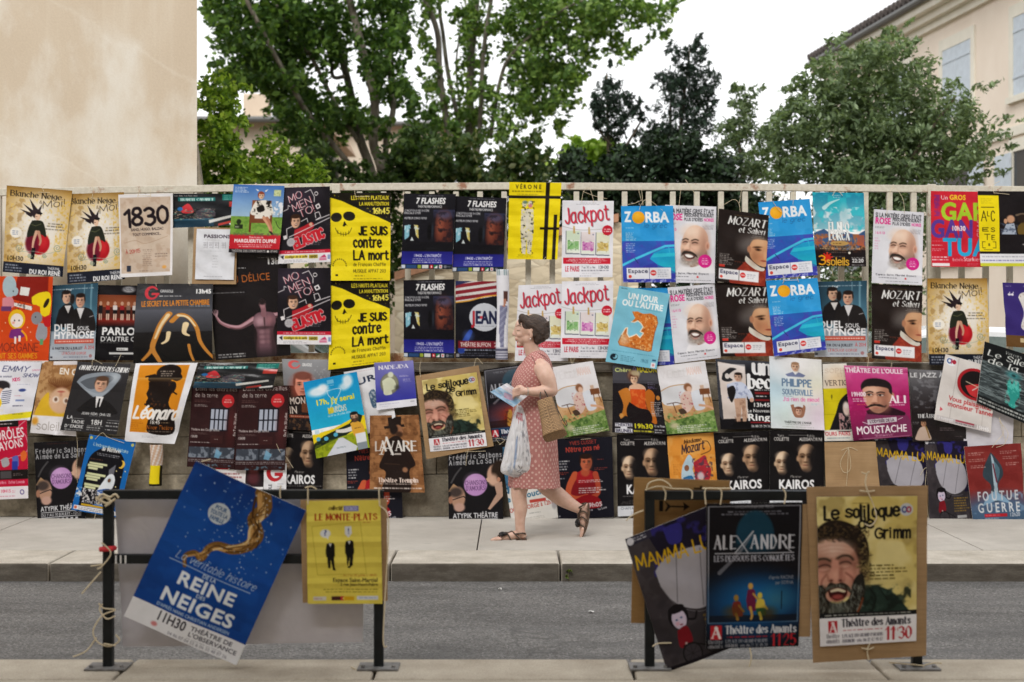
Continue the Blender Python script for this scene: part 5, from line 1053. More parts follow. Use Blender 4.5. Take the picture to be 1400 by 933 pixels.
def d_duel(a):
    a.G(0, 0, 100, 100, '#2a4a5c', '#5a8aa0'); a.G(0, 0, 45, 100, '#182a38', '#2a4a58', 'h', .9, .1); a.R(70, 2, 72, 90, '#9ac0cc', .5); a.R(84, 2, 88, 100, '#8ab8c8', .5); a.G(0, 92, 100, 150, '#8a98a4', '#c2c6ce')
    a.M(2, 8, 90, 11, 1, '#b8c8d0', .8, align='j'); a.T("Duel", 32, 13, 44, 4, '#e8ecf0', 'b')
    a.S([(18, 50), (34, 38), (48, 44), (52, 80), (14, 82)], '#191618'); a.P([(30, 42), (44, 42), (38, 58)], '#d8d4d2'); a.face(34, 26, 12, 'd0a68c', hair='1c1412', turn=.8); a.E(46, 30, 5, 10, '#1c1412', 1, .2)
    a.S([(42, 58), (56, 48), (78, 48), (92, 60), (96, 96), (40, 96)], '#1e1a1a'); a.P([(56, 48), (72, 48), (64, 70)], '#dcdadb'); a.L([(84, 66), (92, 64)], '#c8c4c4', 1); a.face(63, 34, 12.5, 'd2a288', hair='241814', turn=-.2); a.L([(64, 70), (64, 94)], '#3a3434', 1)
    a.T("DUEL", 8, 92, 54, 13, '#ececee', 'x'); a.T("SOUS,", 58, 92, 86, 8, '#e4e4e6', 'b'); a.T("HYPNOSE", 8, 107, 97, 13, '#ececee', 'x'); a.R(10, 109, 96, 117, '#c8503c'); a.M(13, 111, 93, 115, 1, '#f6e0d8', 1, align='j')
    a.T("À PARTIR DU 6 JUILLET", 5, 129, 72, 5, '#2e2c34', 'b'); a.T("À 20H", 76, 129, 97, 7, '#c83a3a', 'n'); a.T("LE ROUGE GORGE", 26, 139, 80, 5, '#c85a5a', 'n'); a.M(20, 132, 60, 134, 1, '#7a7a84', .7); a.M(30, 142, 84, 146, 1, '#4a4a6a', .8, align='j'); a.R(2, 142, 7, 146, '#4a4a54'); a.E(90, 142, 3.5, 3.5, '#a05a5a', .7)
def d_parlons(a):
    a.bg('#131014'); a.E(62, 9, 12, 6, '#b4b4b8', .9, .3); a.M(52, 5, 74, 12, 3, '#1a171c', .9, align='c'); a.R(0, 20, 100, 80, '#5a2418'); a.G(0, 20, 100, 44, '#7a3a20', '#a05a38'); a.R(0, 66, 100, 80, '#7c1e18'); a.G(0, 70, 100, 82, '#8a2a20', '#2a1010')
    for x, top in ((8, '#181214'), (22, '#a02a24'), (36, '#e0d8d4'), (50, '#a4242a'), (62, '#8a6a5a'), (74, '#e0d8d4'), (86, '#e0d8d4'), (97, '#181214')):
        a.E(x, 37, 3, 4, '#c89a80'); a.R(x - 4, 41, x + 4, 52, top); a.R(x - 4, 50, x + 4, 58, '#181214'); a.R(x - 3, 57, x - .6, 70, '#d8b8a4'); a.R(x + .6, 57, x + 3, 70, '#d8b8a4')
    a.T("PARLONS", 12, 99, 104, 14, '#f0f0f0', 'x'); a.T("D'AUTRE CHOSE", 10, 112, 112, 9, '#e8e8e8', 'b'); a.M(10, 114, 60, 116, 1, '#8a8a8a', .7); a.R(42, 125, 64, 130, '#dcdcdc'); a.R(28, 134, 76, 138, '#dcdcdc'); a.M(44, 126, 62, 129, 1, '#2a2a2a'); a.M(36, 141, 68, 143, 1, '#9a9a9a', .7)
def d_secret(a):
    a.G(0, 0, 100, 50, '#1e1e22', '#4e5058'); a.G(0, 50, 100, 92, '#5a5c66', '#34353a'); a.G(0, 92, 100, 150, '#1a191c', '#0c0b0c')
    a.E(20, 18, 9, 13, '#c82c3a'); a.E(21, 18, 5.5, 9, '#222226'); a.R(21, 12, 31, 18, '#222226'); a.R(20, 18, 30, 22, '#c82c3a'); a.T("GIRASOLE", 31, 17, 48, 5, '#e0e0e0', 'b'); a.M(30, 22, 60, 26, 1, '#c8c8c8', .8, align='j'); a.T("13h45", 77, 19, 98, 8, '#f2f2f2', 'x'); a.T("LE SECRET DE LA PETITE CHAMBRE", 8, 44, 96, 10, '#e0882a', 'b', rot=-2); a.M(70, 42, 97, 45, 1, '#a8b4c0', .8, align='j')
    c = '#d08a3a'; hi = '#f4dcae'
    a.limb([(44, 58), (34, 78), (28, 100), (24, 122), (30, 140), (34, 150)], 9, 5, c); a.limb([(43, 60), (34, 80), (27, 104)], 5, 2.4, hi); a.limb([(24, 122), (20, 132), (12, 144)], 6, 4, c); a.limb([(48, 72), (58, 60), (70, 66), (80, 86), (84, 110), (92, 130), (104, 150)], 7, 4, c); a.limb([(56, 61), (68, 65), (78, 82)], 4, 2, hi); a.limb([(66, 78), (64, 94), (70, 100)], 8, 3, hi); a.limb([(44, 94), (42, 108), (36, 114)], 6, 3, hi); a.limb([(70, 118), (72, 134), (76, 150)], 4, 3, c)
def d_delice(a):
    a.bg('#131014'); a.N(0, 0, 100, 150, '#1e191e', .6, 25); a.M(62, 8, 100, 11, 1, '#8a8a8a', .7); a.T("13h45", 74, 19, 100, 8, '#ececec', 'x'); a.M(30, 22, 48, 25, 1, '#b8b8b8'); a.T("ÉCLOSION DU DÉLICE", -38, 49, 78, 10, '#b8642a', 'n', rot=-4); a.M(0, 56, 44, 59, 1, '#9a9a9a', .7, align='j'); sk = '#9c6c74'; hi = '#d0a6b0'; dk = '#3a282c'
    for p, w0, w1 in (([(54, 96), (44, 102), (34, 106), (22, 104), (11, 98), (6, 90)], 8.5, 3), ([(78, 92), (88, 90), (96, 80), (104, 66), (110, 54)], 8.5, 3)): a.limb(p, w0, w1, sk); a.limb([(x, y - 1.2) for x, y in p], w0 * .45, w1 * .4, hi, .8); a.limb([(x + .6, y + w0 * .28) for x, y in p[:4]], w0 * .35, w1 * .4, dk, .7)
    for t in (-.7, -.25, .2, .6): a.limb([(6, 90), (5 + 4 * t, 85), (4.6 + 5.5 * t, 80 + 2 * abs(t))], 1.6, .9, hi)
    a.S([(54, 92), (60, 87), (72, 86), (80, 89), (82, 100), (78, 116), (80, 150), (56, 150), (57, 116), (53, 102)], '#70505a'); a.E(62, 99, 7, 7, hi, .75, .6); a.E(74, 98, 6, 7, sk, .9, .6); a.E(67.5, 99, 1, 9, dk, .8, .5); a.E(66, 108, 11, 2, dk, .7, .5)
    for y in (114, 121, 128): a.E(63.5, y, 3.4, 2.8, '#a07880', .8, .5); a.E(71, y, 3.2, 2.8, '#8a646c', .8, .5)
    a.E(78, 130, 4, 22, dk, .8, .6); a.E(56, 130, 2.6, 20, dk, .6, .6); a.G(52, 134, 84, 150, '#131014', '#131014', 'v', 0, .8); a.limb([(67, 90), (67, 82), (66, 77)], 7, 6, '#8a6068'); a.E(66, 75, 4, 6, '#a87a80', .9, .3); a.E(66, 72, 4.4, 4, '#1c1416', .95, .3); a.M(4, 141, 40, 148, 2, '#d0d0d0', .9, align='j')
def d_jean(a):
    a.bg('#101018'); a.P([(0, 0), (100, 0), (100, 26), (0, 42)], '#d8d4d2')
    for k in range(3): a.P([(0, 8 + k * 12), (100, -6 + k * 12), (100, 0 + k * 12), (0, 15 + k * 12)], '#8a2430')
    a.P([(0, 0), (36, 0), (0, 10)], '#2a3058'); a.M(4, 28, 96, 31, 1, '#4a2a2a', .7, align='j'); a.L([(0, 42), (30, 38), (60, 30), (100, 26)], '#e0a43a', 2.4, True)
    a.E(58, 70, 30, 27, '#c8ccd4'); a.T("JEAN", 34, 82, 84, 23, '#1e2444', 'x'); a.N(34, 58, 52, 84, '#b8242e', 0, 5); a.T("J", 34, 82, 40.5, 23, '#b02834', 'x'); a.R(49, 68, 54, 73, '#c83a44'); a.M(38, 86, 78, 88, 1, '#5a5a6a', .7, align='j'); a.limb([(30, 98), (22, 112), (12, 134)], 8, 14, '#2a4ab0', .8); a.E(26, 106, 8, 8, '#5a80e0', .6, .8)
    a.R(6, 116, 100, 130, '#7a1c28'); a.T("THÉÂTRE BUFFON", 10, 127, 70, 8, '#eadcd4', 'b'); a.T("21h", 76, 127, 98, 8, '#eadcd4', 'b'); a.M(18, 131, 98, 136, 1, '#9aa0b0', .9, align='j'); a.M(4, 138, 98, 146, 2, '#6a6a78', .7); a.R(2, 141, 8, 147, '#8a8a92')
def d_unjour(a):
    a.bg('#84c8de'); a.N(0, 0, 100, 150, '#78bcd4', .5, 30); a.M(5, 3, 26, 6, 1, '#1e3a48'); a.T("UN JOUR", 21, 22, 80, 11, '#f4f8f8', 'x'); a.T("OU L'AUTRE", 12, 36, 92, 11, '#f4f8f8', 'x'); a.L([(34, 38), (88, 39)], '#4a90a8', .6)
    t = [(34, 46), (44, 44), (56, 47), (70, 44), (82, 48), (87, 60), (84, 80), (84, 116), (78, 118), (50, 116), (22, 114), (18, 108), (22, 94), (27, 80), (31, 78), (32, 90), (37, 96), (44, 92), (50, 88), (58, 94), (63, 84), (56, 82), (60, 72), (55, 66), (48, 62), (42, 66), (36, 66), (42, 58)]
    a.P(t, '#d2742a'); a.N(14, 42, 90, 120, '#84c8de', 0, 5)
    b = a.a.copy(); a.N(16, 42, 90, 120, '#e8b070', .9, 3.5, .55); a.N(16, 42, 90, 120, '#9a4418', .7, 4, .6); m = np.zeros(a.X.shape); wn = (slice(None), slice(None)); m = a.eo(wn, np.stack([np.array(t, float), np.roll(np.array(t, float), -1, 0)], 1))[..., None]; a.a = b * (1 - m) + a.a * m
    a.E(28, 102, 9, 11, '#f0dcc0', .55, .6); a.L(t[12:27], '#f6ead2', 1.8); a.L(t[4:13], '#8a4a1c', 1); a.M(8, 124, 92, 127, 1, '#3a7a94', .5, align='j')
    a.E(15, 138, 7.5, 6.5, '#182430'); a.E(17, 137, 4.5, 4.2, '#84c8de'); a.E(15, 136, 2.5, 3.5, '#182430'); a.M(28, 132, 58, 144, 4, '#3a6a80', .6); a.T("19h35", 66, 141, 82, 7, '#2a5a70', 'n'); a.R(89, 132, 96, 135, '#2a4a70'); a.R(88, 138, 96, 148, '#e8e8ee'); a.E(92, 143, 2.4, 2.6, '#d05a5a', .6)
def d_emmy(a):
    a.bg('#eaeaf2'); a.T("EMMY", 26, 25, 77, 13, '#34386a', 'h', sl=.2, wt=.13); a.T("one woman", 18, 40, 46, 5, '#5a5a72', 'h', sl=.2); a.T("SHOW", 68, 39, 97, 9, '#34386a', 'h', sl=.25); a.T("KIDS", 50, 50, 64, 8, '#d83a70', 'h', rot=-8, wt=.16); a.T("SAINTE", 84, 24, 106, 5, '#d86a90', 'n', rot=-4)
    a.E(28, 62, 18, 14, '#2e2a2e', 1, .1); a.E(22, 80, 16, 14, '#e0b090', 1, .1); a.E(40, 86, 12, 20, '#e8e8f0'); a.N(28, 72, 52, 108, '#2a2a5a', .0, 4)
    for k in range(7): a.L([(32, 76 + k * 5), (50, 73 + k * 5)], '#2a3058', 1.8)
    a.S([(12, 96), (26, 90), (34, 102), (30, 116), (10, 116)], '#f0d81c'); a.E(72, 72, 7, 4, '#3a4a8a', 1, .2); a.M(60, 56, 86, 60, 1, '#b8bcd0'); a.M(58, 84, 80, 88, 1, '#d88aa0', .8); a.R(62, 95, 80, 100, '#6a80b8', .8); a.M(58, 108, 78, 114, 1, '#5a5a72', .9, align='j'); a.P([(10, 136), (100, 126), (100, 142), (10, 150)], '#eede28'); a.M(60, 130, 92, 134, 1, '#4a4a20', .7); a.R(0, 118, 40, 126, '#f0e8d8', .6)
def d_upside(a):
    a.G(0, 0, 100, 60, '#b88a5c', '#c49a68'); a.R(0, 60, 100, 116, '#c8a070'); a.N(0, 0, 100, 116, '#8a5c34', .6, 7, .52)
    a.E(64, 50, 34, 14, '#7a4c28', .8, .4)
    for k in range(14): a.limb([(62, 58), (30 + k * 5, 44), (26 + k * 6, 36)], 2, .8, '#6a3a1c', .7)
    a.S([(14, 80), (30, 64), (40, 90), (84, 92), (96, 70), (100, 118), (10, 118)], '#e0b42c'); a.E(62, 80, 28, 26, '#d8b090', 1, .1); a.E(50, 78, 8, 6.5, '#f0e4d8', .9, .3); a.E(76, 80, 8, 6.5, '#f0e4d8', .9, .3); a.E(50, 78, 4, 4, '#7a5a48', 1, .3); a.E(76, 80, 4, 4, '#7a5a48', 1, .3); a.E(62, 68, 4, 4, '#c08a70', .9, .4); a.E(62, 62, 9, 2, '#b05a4c', .9, .4)
    a.T("EN CL", 52, 26, 110, 12, '#f4ece0', 'x', rot=4); a.R(34, 0, 100, 8, '#e8e6ec', .9); a.R(0, 112, 100, 150, '#ece9ec'); a.E(8, 124, 7, 8, '#e8a02a', .9, .4); a.T("soleils", 13, 141, 74, 17, '#8a8078', 'h', wt=.07); a.P([(92, 52), (100, 50), (100, 62), (92, 60)], '#ece6e0')
def d_chiens(a):
    a.bg('#2a292c'); a.G(0, 0, 100, 60, '#3a393d', '#232225'); a.T("ON N'EST PAS DES CHIENS", 6, 17, 97, 9, '#ececec', 's', sl=.2, wt=.24, rot=1)
    a.S([(8, 44), (20, 28), (58, 20), (84, 24), (82, 40), (66, 66), (52, 74), (28, 62)], '#8d96a0'); a.S([(14, 44), (30, 34), (60, 27), (74, 32), (62, 46), (36, 58)], '#5a6068'); a.E(76, 30, 8, 9, '#c0c8d0', .7, .7); a.face(53, 47, 15, 'd8a88c', hair='5a4030', turn=-.2); a.S([(24, 58), (52, 66), (70, 56), (58, 74), (44, 74)], '#a4acb6', .8)
    a.S([(40, 78), (50, 72), (62, 76), (82, 90), (90, 108), (24, 108), (28, 92)], '#18171a'); a.P([(49, 72), (63, 72), (60, 94), (53, 96)], '#e8e6e6'); a.P([(55, 76), (58, 76), (59, 96), (54, 98)], '#141316')
    a.T("JEAN-RÉMI CHAIZE", 30, 112, 82, 4.6, '#e8e8e8', 't', wt=.18); a.M(44, 113.5, 68, 116, 1, '#c0c0c0', .8); a.T("LA", 7, 123, 16, 6, '#ececec', 't', wt=.18); a.T("TACHE", 16, 132, 38, 6, '#ececec', 't', wt=.18); a.T("D'ENCRE", 7, 142, 38, 6, '#ececec', 't', wt=.18); a.M(7, 145, 38, 148, 1, '#c8c8c8', .9); a.R(18, 122, 36, 122.7, '#ccc'); a.T("18H", 49, 132, 68, 9.5, '#f0f0f0', 't', wt=.17); a.R(44, 134.5, 72, 135.2, '#ccc'); a.M(44, 137, 68, 146, 2, '#c8c8c8', .9, align='j'); a.R(78, 120, 102, 120.7, '#ccc')
    for y in (124, 131, 139): a.M(77, y, 100, y + 4, 1, '#d0d0d0', .9, align='j')
def d_leonard(a):
    a.bg('#ececf0'); a.R(8, 4, 88, 131, '#e0901e'); a.N(8, 4, 88, 131, '#d07e14', .6, 20); k = '#1c120e'
    a.S([(26, 24), (38, 22), (52, 6), (64, 4), (76, 18), (82, 28), (74, 34), (60, 30), (40, 36), (28, 34)], k); a.E(58, 18, 20, 15, k); a.S([(28, 36), (62, 32), (72, 44), (70, 74), (84, 96), (90, 131), (46, 131), (40, 110), (46, 94), (44, 84), (34, 84), (30, 74), (32, 66), (28, 58), (30, 48)], k); a.E(68, 46, 8, 12, k); a.L([(70, 52), (80, 58)], k, 2.4); a.L([(22, 26), (36, 22)], k, 3)
    a.N(34, 34, 72, 96, '#6a3c1c', .8, 8, .66); a.R(28, 76, 31, 80, '#3a2218'); a.M(42, 14, 68, 26, 3, '#d8c8b8', .8, align='c'); a.G(8, 28, 88, 36, '#f2d8a8', '#e0901e', 'v', .35, 0)
    a.T("Léonard", 12, 104, 90, 22, '#f6f2ee', 'h', sl=.2, wt=.2, jit=.03); a.T("16:45", 44, 114, 63, 7, '#f2eee8', 'b'); a.M(65, 110, 86, 113, 1, '#d8b890', .7); a.T("Ninon Théâtre", 40, 124, 88, 7.5, '#c8702a', 'n'); a.M(8, 108, 34, 130, 6, '#b86a14', .8); a.M(38, 127, 86, 129, 1, '#e8d8c8', .8, align='j'); a.M(34, 136, 66, 141, 2, '#b8b8c0', .6)
def d_terre(a):
    a.bg('#2c1618'); a.N(0, 0, 100, 150, '#3c1c1c', .6, 18); a.T("Dans les entrailles", 8, 8, 96, 8, '#b4a8a4', 'n'); a.T("de la terre", 8, 20, 56, 8, '#c8c0bc', 'n'); a.M(8, 24, 42, 30, 2, '#6a4a46', .8); a.M(8, 33, 40, 38, 2, '#b8b0ac', .9); a.E(78, 26, 13, 12, '#cc2a30'); a.M(68, 22, 88, 30, 2, '#f0c8c0', .95, align='c')
    a.R(42, 40, 82, 82, '#10101a')
    for i in range(4):
        for j in range(2): a.R(44 + i * 9.3, 42 + j * 20, 50.5 + i * 9.3, 59.5 + j * 20, '#aeb4c4')
    a.E(88, 70, 8, 30, '#5a2424', .7, .8); a.T("Théâtre des Corps Saints", 4, 82, 64, 4, '#d8d0cc', 'b'); a.M(4, 85, 40, 89, 2, '#7a6460', .7); a.T("15h30", 4, 95, 18, 4.5, '#e0dcd8', 'b'); a.M(4, 102, 46, 105, 1, '#c0b8b4', .9, align='j'); a.R(46, 90, 72, 104, '#3c1e1e'); a.M(54, 96, 64, 98, 1, '#c8b8b0'); a.T("Du 7 au 30 juillet", 98, 90, 140, 4.5, '#d8d0cc', 'b', rot=-90)
    a.R(2, 112, 98, 132, '#3c424c'); a.N(2, 112, 98, 132, '#828a96', .9, 8, .5); a.P([(60, 114), (72, 122), (66, 132), (56, 130)], '#7ab0d0', .8); a.R(46, 112, 48, 132, '#1c1c22'); a.M(2, 134, 98, 140, 2, '#a8a4a4', .8, align='j'); a.N(20, 142, 98, 150, '#5a7a8a', .8, 5, .5)
def d_strip(a):
    a.bg('#efeded'); a.R(0, 0, 26, 60, '#c8242e'); a.R(28, 0, 60, 60, '#3a1c1e'); a.M(30, 20, 58, 40, 2, '#d8b8b0'); a.R(0, 62, 60, 150, '#e8e4e4'); a.M(4, 70, 56, 140, 5, '#8a3a3c', .8); a.R(62, 10, 100, 130, '#241a1e'); a.E(78, 60, 10, 24, '#8a4a4a', .9, .4); a.E(78, 96, 12, 26, '#5a2a30', .9, .4); a.M(64, 134, 98, 146, 1, '#3a3a3a')
def d_gstrip(a):
    a.bg('#e9e9ec'); a.E(48, 34, 36, 32, '#b8242c'); a.E(52, 34, 22, 20, '#e9e9ec'); a.R(50, 26, 88, 36, '#e9e9ec'); a.R(48, 34, 84, 46, '#b8242c'); a.T("GIRASOLE", 36, 140, 100, 14, '#4a4a52', 'b', rot=-90); a.M(60, 70, 90, 140, 8, '#9a9aa4', .6)
def d_portrait(a):
    a.bg('#8c8c90'); a.G(0, 0, 100, 60, '#96979a', '#7c7c80'); a.R(0, 56, 100, 150, '#2a1c18'); a.E(24, 12, 12, 9, '#d85a5a'); a.E(26, 12, 7, 5.4, '#919195'); a.R(26, 7, 40, 12, '#929296'); a.T("GIRASOLE", 40, 15, 60, 6, '#f0f0f0', 'b'); a.N(55, 14, 96, 50, '#b4b4b8', .6, 4, .6)  # grey upper part: hazy sky reflection painted into the print colour
    a.E(42, 60, 24, 26, '#c85a48', .8, .5); a.face(42, 56, 24, 'e09078', hair='7a4438'); a.S([(14, 84), (42, 76), (70, 84), (84, 150), (6, 150)], '#1e1618'); a.T("MON", 12, 96, 50, 14, '#e8d8cc', 'b', rot=-4); a.T("IN", 10, 116, 30, 15, '#e8d8cc', 'b', rot=-4); a.R(8, 118, 90, 124, '#a84a2a', .8); a.M(12, 119, 80, 123, 1, '#e8c8b8', .8); a.N(8, 124, 90, 150, '#6a4a30', .8, 7, .5); a.R(40, 92, 80, 112, '#c06a3a', .5)
def d_kairos(a):
    a.bg('#131012'); a.M(38, 2, 70, 5, 2, '#8a8684', .6, align='c'); a.T("Yann", 14, 13, 26, 5, '#d0ccc8', 'n'); a.T("COLLETTE", 8, 20, 35, 6, '#e8e4e0', 'b'); a.R(34, 9, 70, 9.8, '#b8b4b0'); a.T("Fabio", 68, 13, 82, 5, '#d0ccc8', 'n'); a.T("ALESSANDRINI", 54, 20, 96, 6, '#e8e4e0', 'b')
    for cx, cy, r, sk, hi, sh in ((25, 62, 22, '#d8b898', '#f0d8bc', '#6a4c38'), (69, 52, 26, '#b89272', '#dab898', '#4a3424')):
        a.S([(cx - r * .62, cy - r * .45), (cx - r * .3, cy - r * .92), (cx + r * .2, cy - r * .98), (cx + r * .55, cy - r * .6), (cx + r * .5, cy + r * .3), (cx + r * .2, cy + r * .95), (cx - r * .25, cy + r * .98), (cx - r * .52, cy + r * .5), (cx - r * .66, cy)], sk); a.E(cx - r * .25, cy - r * .6, r * .32, r * .28, hi, .9, .7); a.E(cx - r * .66, cy + r * .05, r * .1, r * .2, sk, 1, .3)
        for ex in (-.34, .12): a.E(cx + ex * r, cy - r * .12, r * .2, r * .12, sh, .9, .6); a.L([(cx + (ex - .17) * r, cy - r * .26), (cx + ex * r, cy - r * .31), (cx + (ex + .16) * r, cy - r * .25)], sh, r * .06, True); a.E(cx + ex * r, cy - r * .07, r * .09, r * .04, '#120c0a', .95, .3)
        a.L([(cx - r * .1, cy - r * .1), (cx - r * .16, cy + r * .22)], hi, r * .09); a.E(cx - r * .1, cy + r * .3, r * .16, r * .05, sh, .9, .5); a.E(cx - r * .1, cy + r * .52, r * .2, r * .045, '#7a4a3c', .95, .4); a.E(cx - r * .1, cy + r * .62, r * .14, r * .04, hi, .4, .6); a.E(cx - r * .45, cy + r * .3, r * .1, r * .2, sh, .5, .7); a.E(cx - r * .1, cy + r * .82, r * .3, r * .16, sh, .45, .6)
        a.E(cx + r * .55, cy + r * .05, r * .48, r * 1.15, '#131012', .97, .42); a.E(cx - r * .2, cy + r * 1.1, r * .5, r * .25, '#131012', .7, .5)
    a.B(2, 22, 98, 90, 1.0); a.G(0, 76, 100, 90, '#131012', '#131012', 'v', 0, .9); a.T("Monsieur", 38, 89, 58, 5, '#b8b4b0', 'n', sl=.2); a.T("KAIROS", 17, 109, 82, 16, '#f2f2f4', 'x'); a.M(10, 112, 96, 115, 1, '#8a8684', .8, align='j'); a.M(6, 120, 94, 128, 3, '#8a8684', .6, align='c'); a.R(0, 131, 60, 150, '#dfe2e8'); a.T("CHAPEAU ROUGE", 6, 138, 56, 5, '#6a707c', 'n'); a.M(24, 140, 54, 148, 3, '#8a90a0', .7)
def d_17h(a):
    a.G(0, 0, 100, 95, '#1290cc', '#24b4dc'); a.E(24, 24, 18, 9, '#e4eef4', .95, .35); a.E(34, 18, 9, 7, '#f0f4f8', .9, .4); a.E(80, 14, 9, 12, '#e4eef4', .95, .35); a.E(72, 24, 9, 7, '#e4eef4', .8, .4)
    a.R(43, 6, 55, 14, '#c8e4f0', .5); a.M(42, 16, 62, 18, 1, '#d8ecf4'); c = '#e8f2f4'; a.L([(40, 26), (64, 26), (60, 38), (54, 44), (50, 50), (56, 56), (64, 66), (42, 66), (44, 54), (50, 48), (42, 36), (40, 26)], c, .9, True); a.P([(44, 64), (54, 56), (62, 64)], '#c8d8dc', .6)
    a.T("17h, j'y serai", 16, 50, 88, 10, '#f2e02a', 'x'); a.T("MARCUS", 36, 70, 70, 12, '#d8d8c0', 'b'); a.P([(36, 60), (46, 58), (46, 70), (36, 71)], '#e8c81c', .8); a.T("du 07 au 30 juillet 2016", 34, 76, 76, 3.6, '#d0e8f0', 'b')
    a.P([(0, 104), (40, 100), (86, 84), (100, 86), (100, 150), (0, 150)], '#f0d420'); a.P([(20, 110), (70, 96), (88, 80), (96, 86), (88, 104), (50, 122), (0, 132), (0, 122)], '#1c281c')
    for x, y in ((10, 114), (24, 116), (42, 112)): a.E(x, y, 4, 4, '#58b0d0')
    a.P([(0, 132), (50, 118), (100, 112), (100, 150), (0, 150)], '#9aa81c'); a.N(0, 120, 100, 150, '#6a7a14', .6, 6, .5); a.P([(20, 150), (46, 120), (54, 120), (78, 142), (74, 150)], '#d4d8e0'); a.limb([(46, 106), (60, 108), (76, 106)], 6, 9, '#e6e2da'); a.S([(72, 96), (84, 94), (94, 104), (94, 122), (76, 122)], '#e0a83a'); a.R(78, 118, 96, 140, '#e4e6ea'); a.M(78, 106, 90, 109, 1, '#4a3a1c'); a.face(81, 86, 9, 'd8a888', hair='1c1612', beard='3a2a20'); a.M(40, 136, 60, 140, 2, '#7a8a90'); a.R(6, 96, 14, 104, '#c8e0ec'); a.M(17, 97, 24, 103, 2, '#c8e8f0'); a.R(78, 136, 96, 150, '#8a949c')
def d_urwhite(a):
    a.bg('#e8e8ec'); a.M(10, 4, 80, 7, 1, '#d0a8b0', .6); a.T("AMOUR", -60, 44, 72, 14, '#1c2a48', 'x', rot=-5); a.S([(46, 62), (58, 54), (64, 70), (60, 100), (48, 96)], '#3a5a78', .9); a.N(44, 54, 66, 100, '#e8e8ec', .7, 5, .55)
def d_nadejda(a):
    a.G(0, 0, 100, 130, '#8684c0', '#3436a0'); a.R(0, 126, 100, 150, '#e8e8f0'); a.T("NADEJDA", 12, 23, 84, 11, '#f0eef6', 's', wt=.32); a.E(36, 70, 23, 33, '#6a6a58', 1, .06); a.E(36, 70, 21, 31, '#8a8a74', 1, .1); a.S([(18, 60), (34, 50), (48, 60), (52, 84), (40, 92), (40, 104), (22, 104), (20, 86)], '#d8dcc0'); a.E(40, 42, 7, 9, '#d4d8c0', 1, .2); a.E(54, 84, 6, 8, '#3a3a34', .7, .5); a.M(62, 46, 92, 52, 2, '#c8c4e0'); a.M(70, 58, 92, 70, 3, '#b4b0d8', .8); a.M(8, 132, 60, 136, 1, '#9a9ac0', .8); a.M(8, 139, 40, 142, 1, '#b8b8d0', .7); a.R(84, 131, 94, 136, '#c4c4cc')
def d_avare(a):
    a.bg('#8a5c38'); a.N(0, 0, 100, 150, '#b07c50', .7, 14, .42); a.N(0, 0, 100, 150, '#5a3820', .5, 9, .58)
    for k in range(12): a.R(0, 6 + k * 11, 100, 6.6 + k * 11, '#6a4226', .5)
    k = '#241814'; a.P([(36, 5), (64, 3), (62, 22), (38, 24)], k); a.P([(28, 22), (68, 18), (70, 23), (30, 27)], k); a.E(56, 30, 9, 11, '#9a6a4c', 1, .1); a.E(48, 28, 8, 10, k, 1, .2); a.E(58, 38, 7, 6, '#3a2418', .9, .3)
    a.S([(36, 48), (50, 40), (64, 48), (78, 74), (86, 96), (74, 108), (72, 150), (24, 150), (30, 112), (18, 100), (28, 74)], k); a.E(66, 106, 5, 5, '#a87858', .9, .3); a.L([(28, 94), (56, 96)], '#3e2c22', 1.4)
    a.T("L", 12, 69, 19, 17, '#d8d0c8', 's', wt=.2); a.T("AVARE", 20, 69, 90, 18, '#e8e4de', 's', wt=.24); a.T("A", 22, 76, 44, 32, '#e8e4de', 's', wt=.16); a.R(48, 74, 60, 77, '#d0c8c0'); a.T("Théâtre Tremplin", 16, 130, 88, 8, '#ecd8cc', 's', wt=.3); a.M(18, 132, 86, 135, 1, '#d8c8bc', .9, align='j'); a.M(8, 139, 96, 144, 1, '#e8dcd4', .9, align='j')
def d_netre(a):
    a.bg('#171722'); a.T("YVES CUSSET", 23, 13, 71, 6.5, '#c8483a', 'h', rot=-2); a.T("N'être pas né", 17, 26, 76, 8.5, '#d04a3a', 'h', rot=-3, wt=.15); r2 = '#b01c24'
    a.S([(30, 72), (40, 64), (62, 62), (70, 74), (72, 104), (68, 120), (30, 120), (24, 100)], '#8a1820'); a.limb([(32, 68), (22, 88), (20, 106), (36, 112), (52, 108)], 12, 7, '#d0603c'); a.limb([(68, 68), (72, 86), (72, 104), (62, 110)], 10, 7, '#b84c34'); a.S([(36, 64), (46, 60), (58, 60), (62, 80), (36, 84)], '#b02028'); a.S([(28, 116), (52, 106), (74, 114), (78, 128), (62, 132), (24, 128)], '#98141e'); a.E(50, 64, 8, 8, '#c0583a', 1, .2); a.face(52, 47, 14, 'c86848', hair='2a1812', dark=.6, turn=.2)
    a.M(4, 40, 24, 60, 4, '#d8d8dc', .9); a.M(2, 62, 22, 68, 2, '#b84a3a', .8); a.M(2, 73, 14, 76, 1, '#d8d8dc'); a.M(72, 40, 86, 43, 1, '#b84a3a', .8); a.M(66, 56, 94, 62, 2, '#b84a3a', .8); a.M(38, 78, 86, 84, 2, '#e0d8d8', .9); a.M(38, 92, 88, 104, 3, '#e0d8d8', .9); a.T("à 19h05", 40, 131, 80, 8, '#f0f0f4', 'b', rot=-4); a.M(54, 132, 64, 138, 1, '#d0d0d8'); a.T("La Luna", 72, 136, 88, 4, '#e0e0e4', 'b', rot=-14); a.M(2, 142, 6, 146, 1, '#d8d8dc')
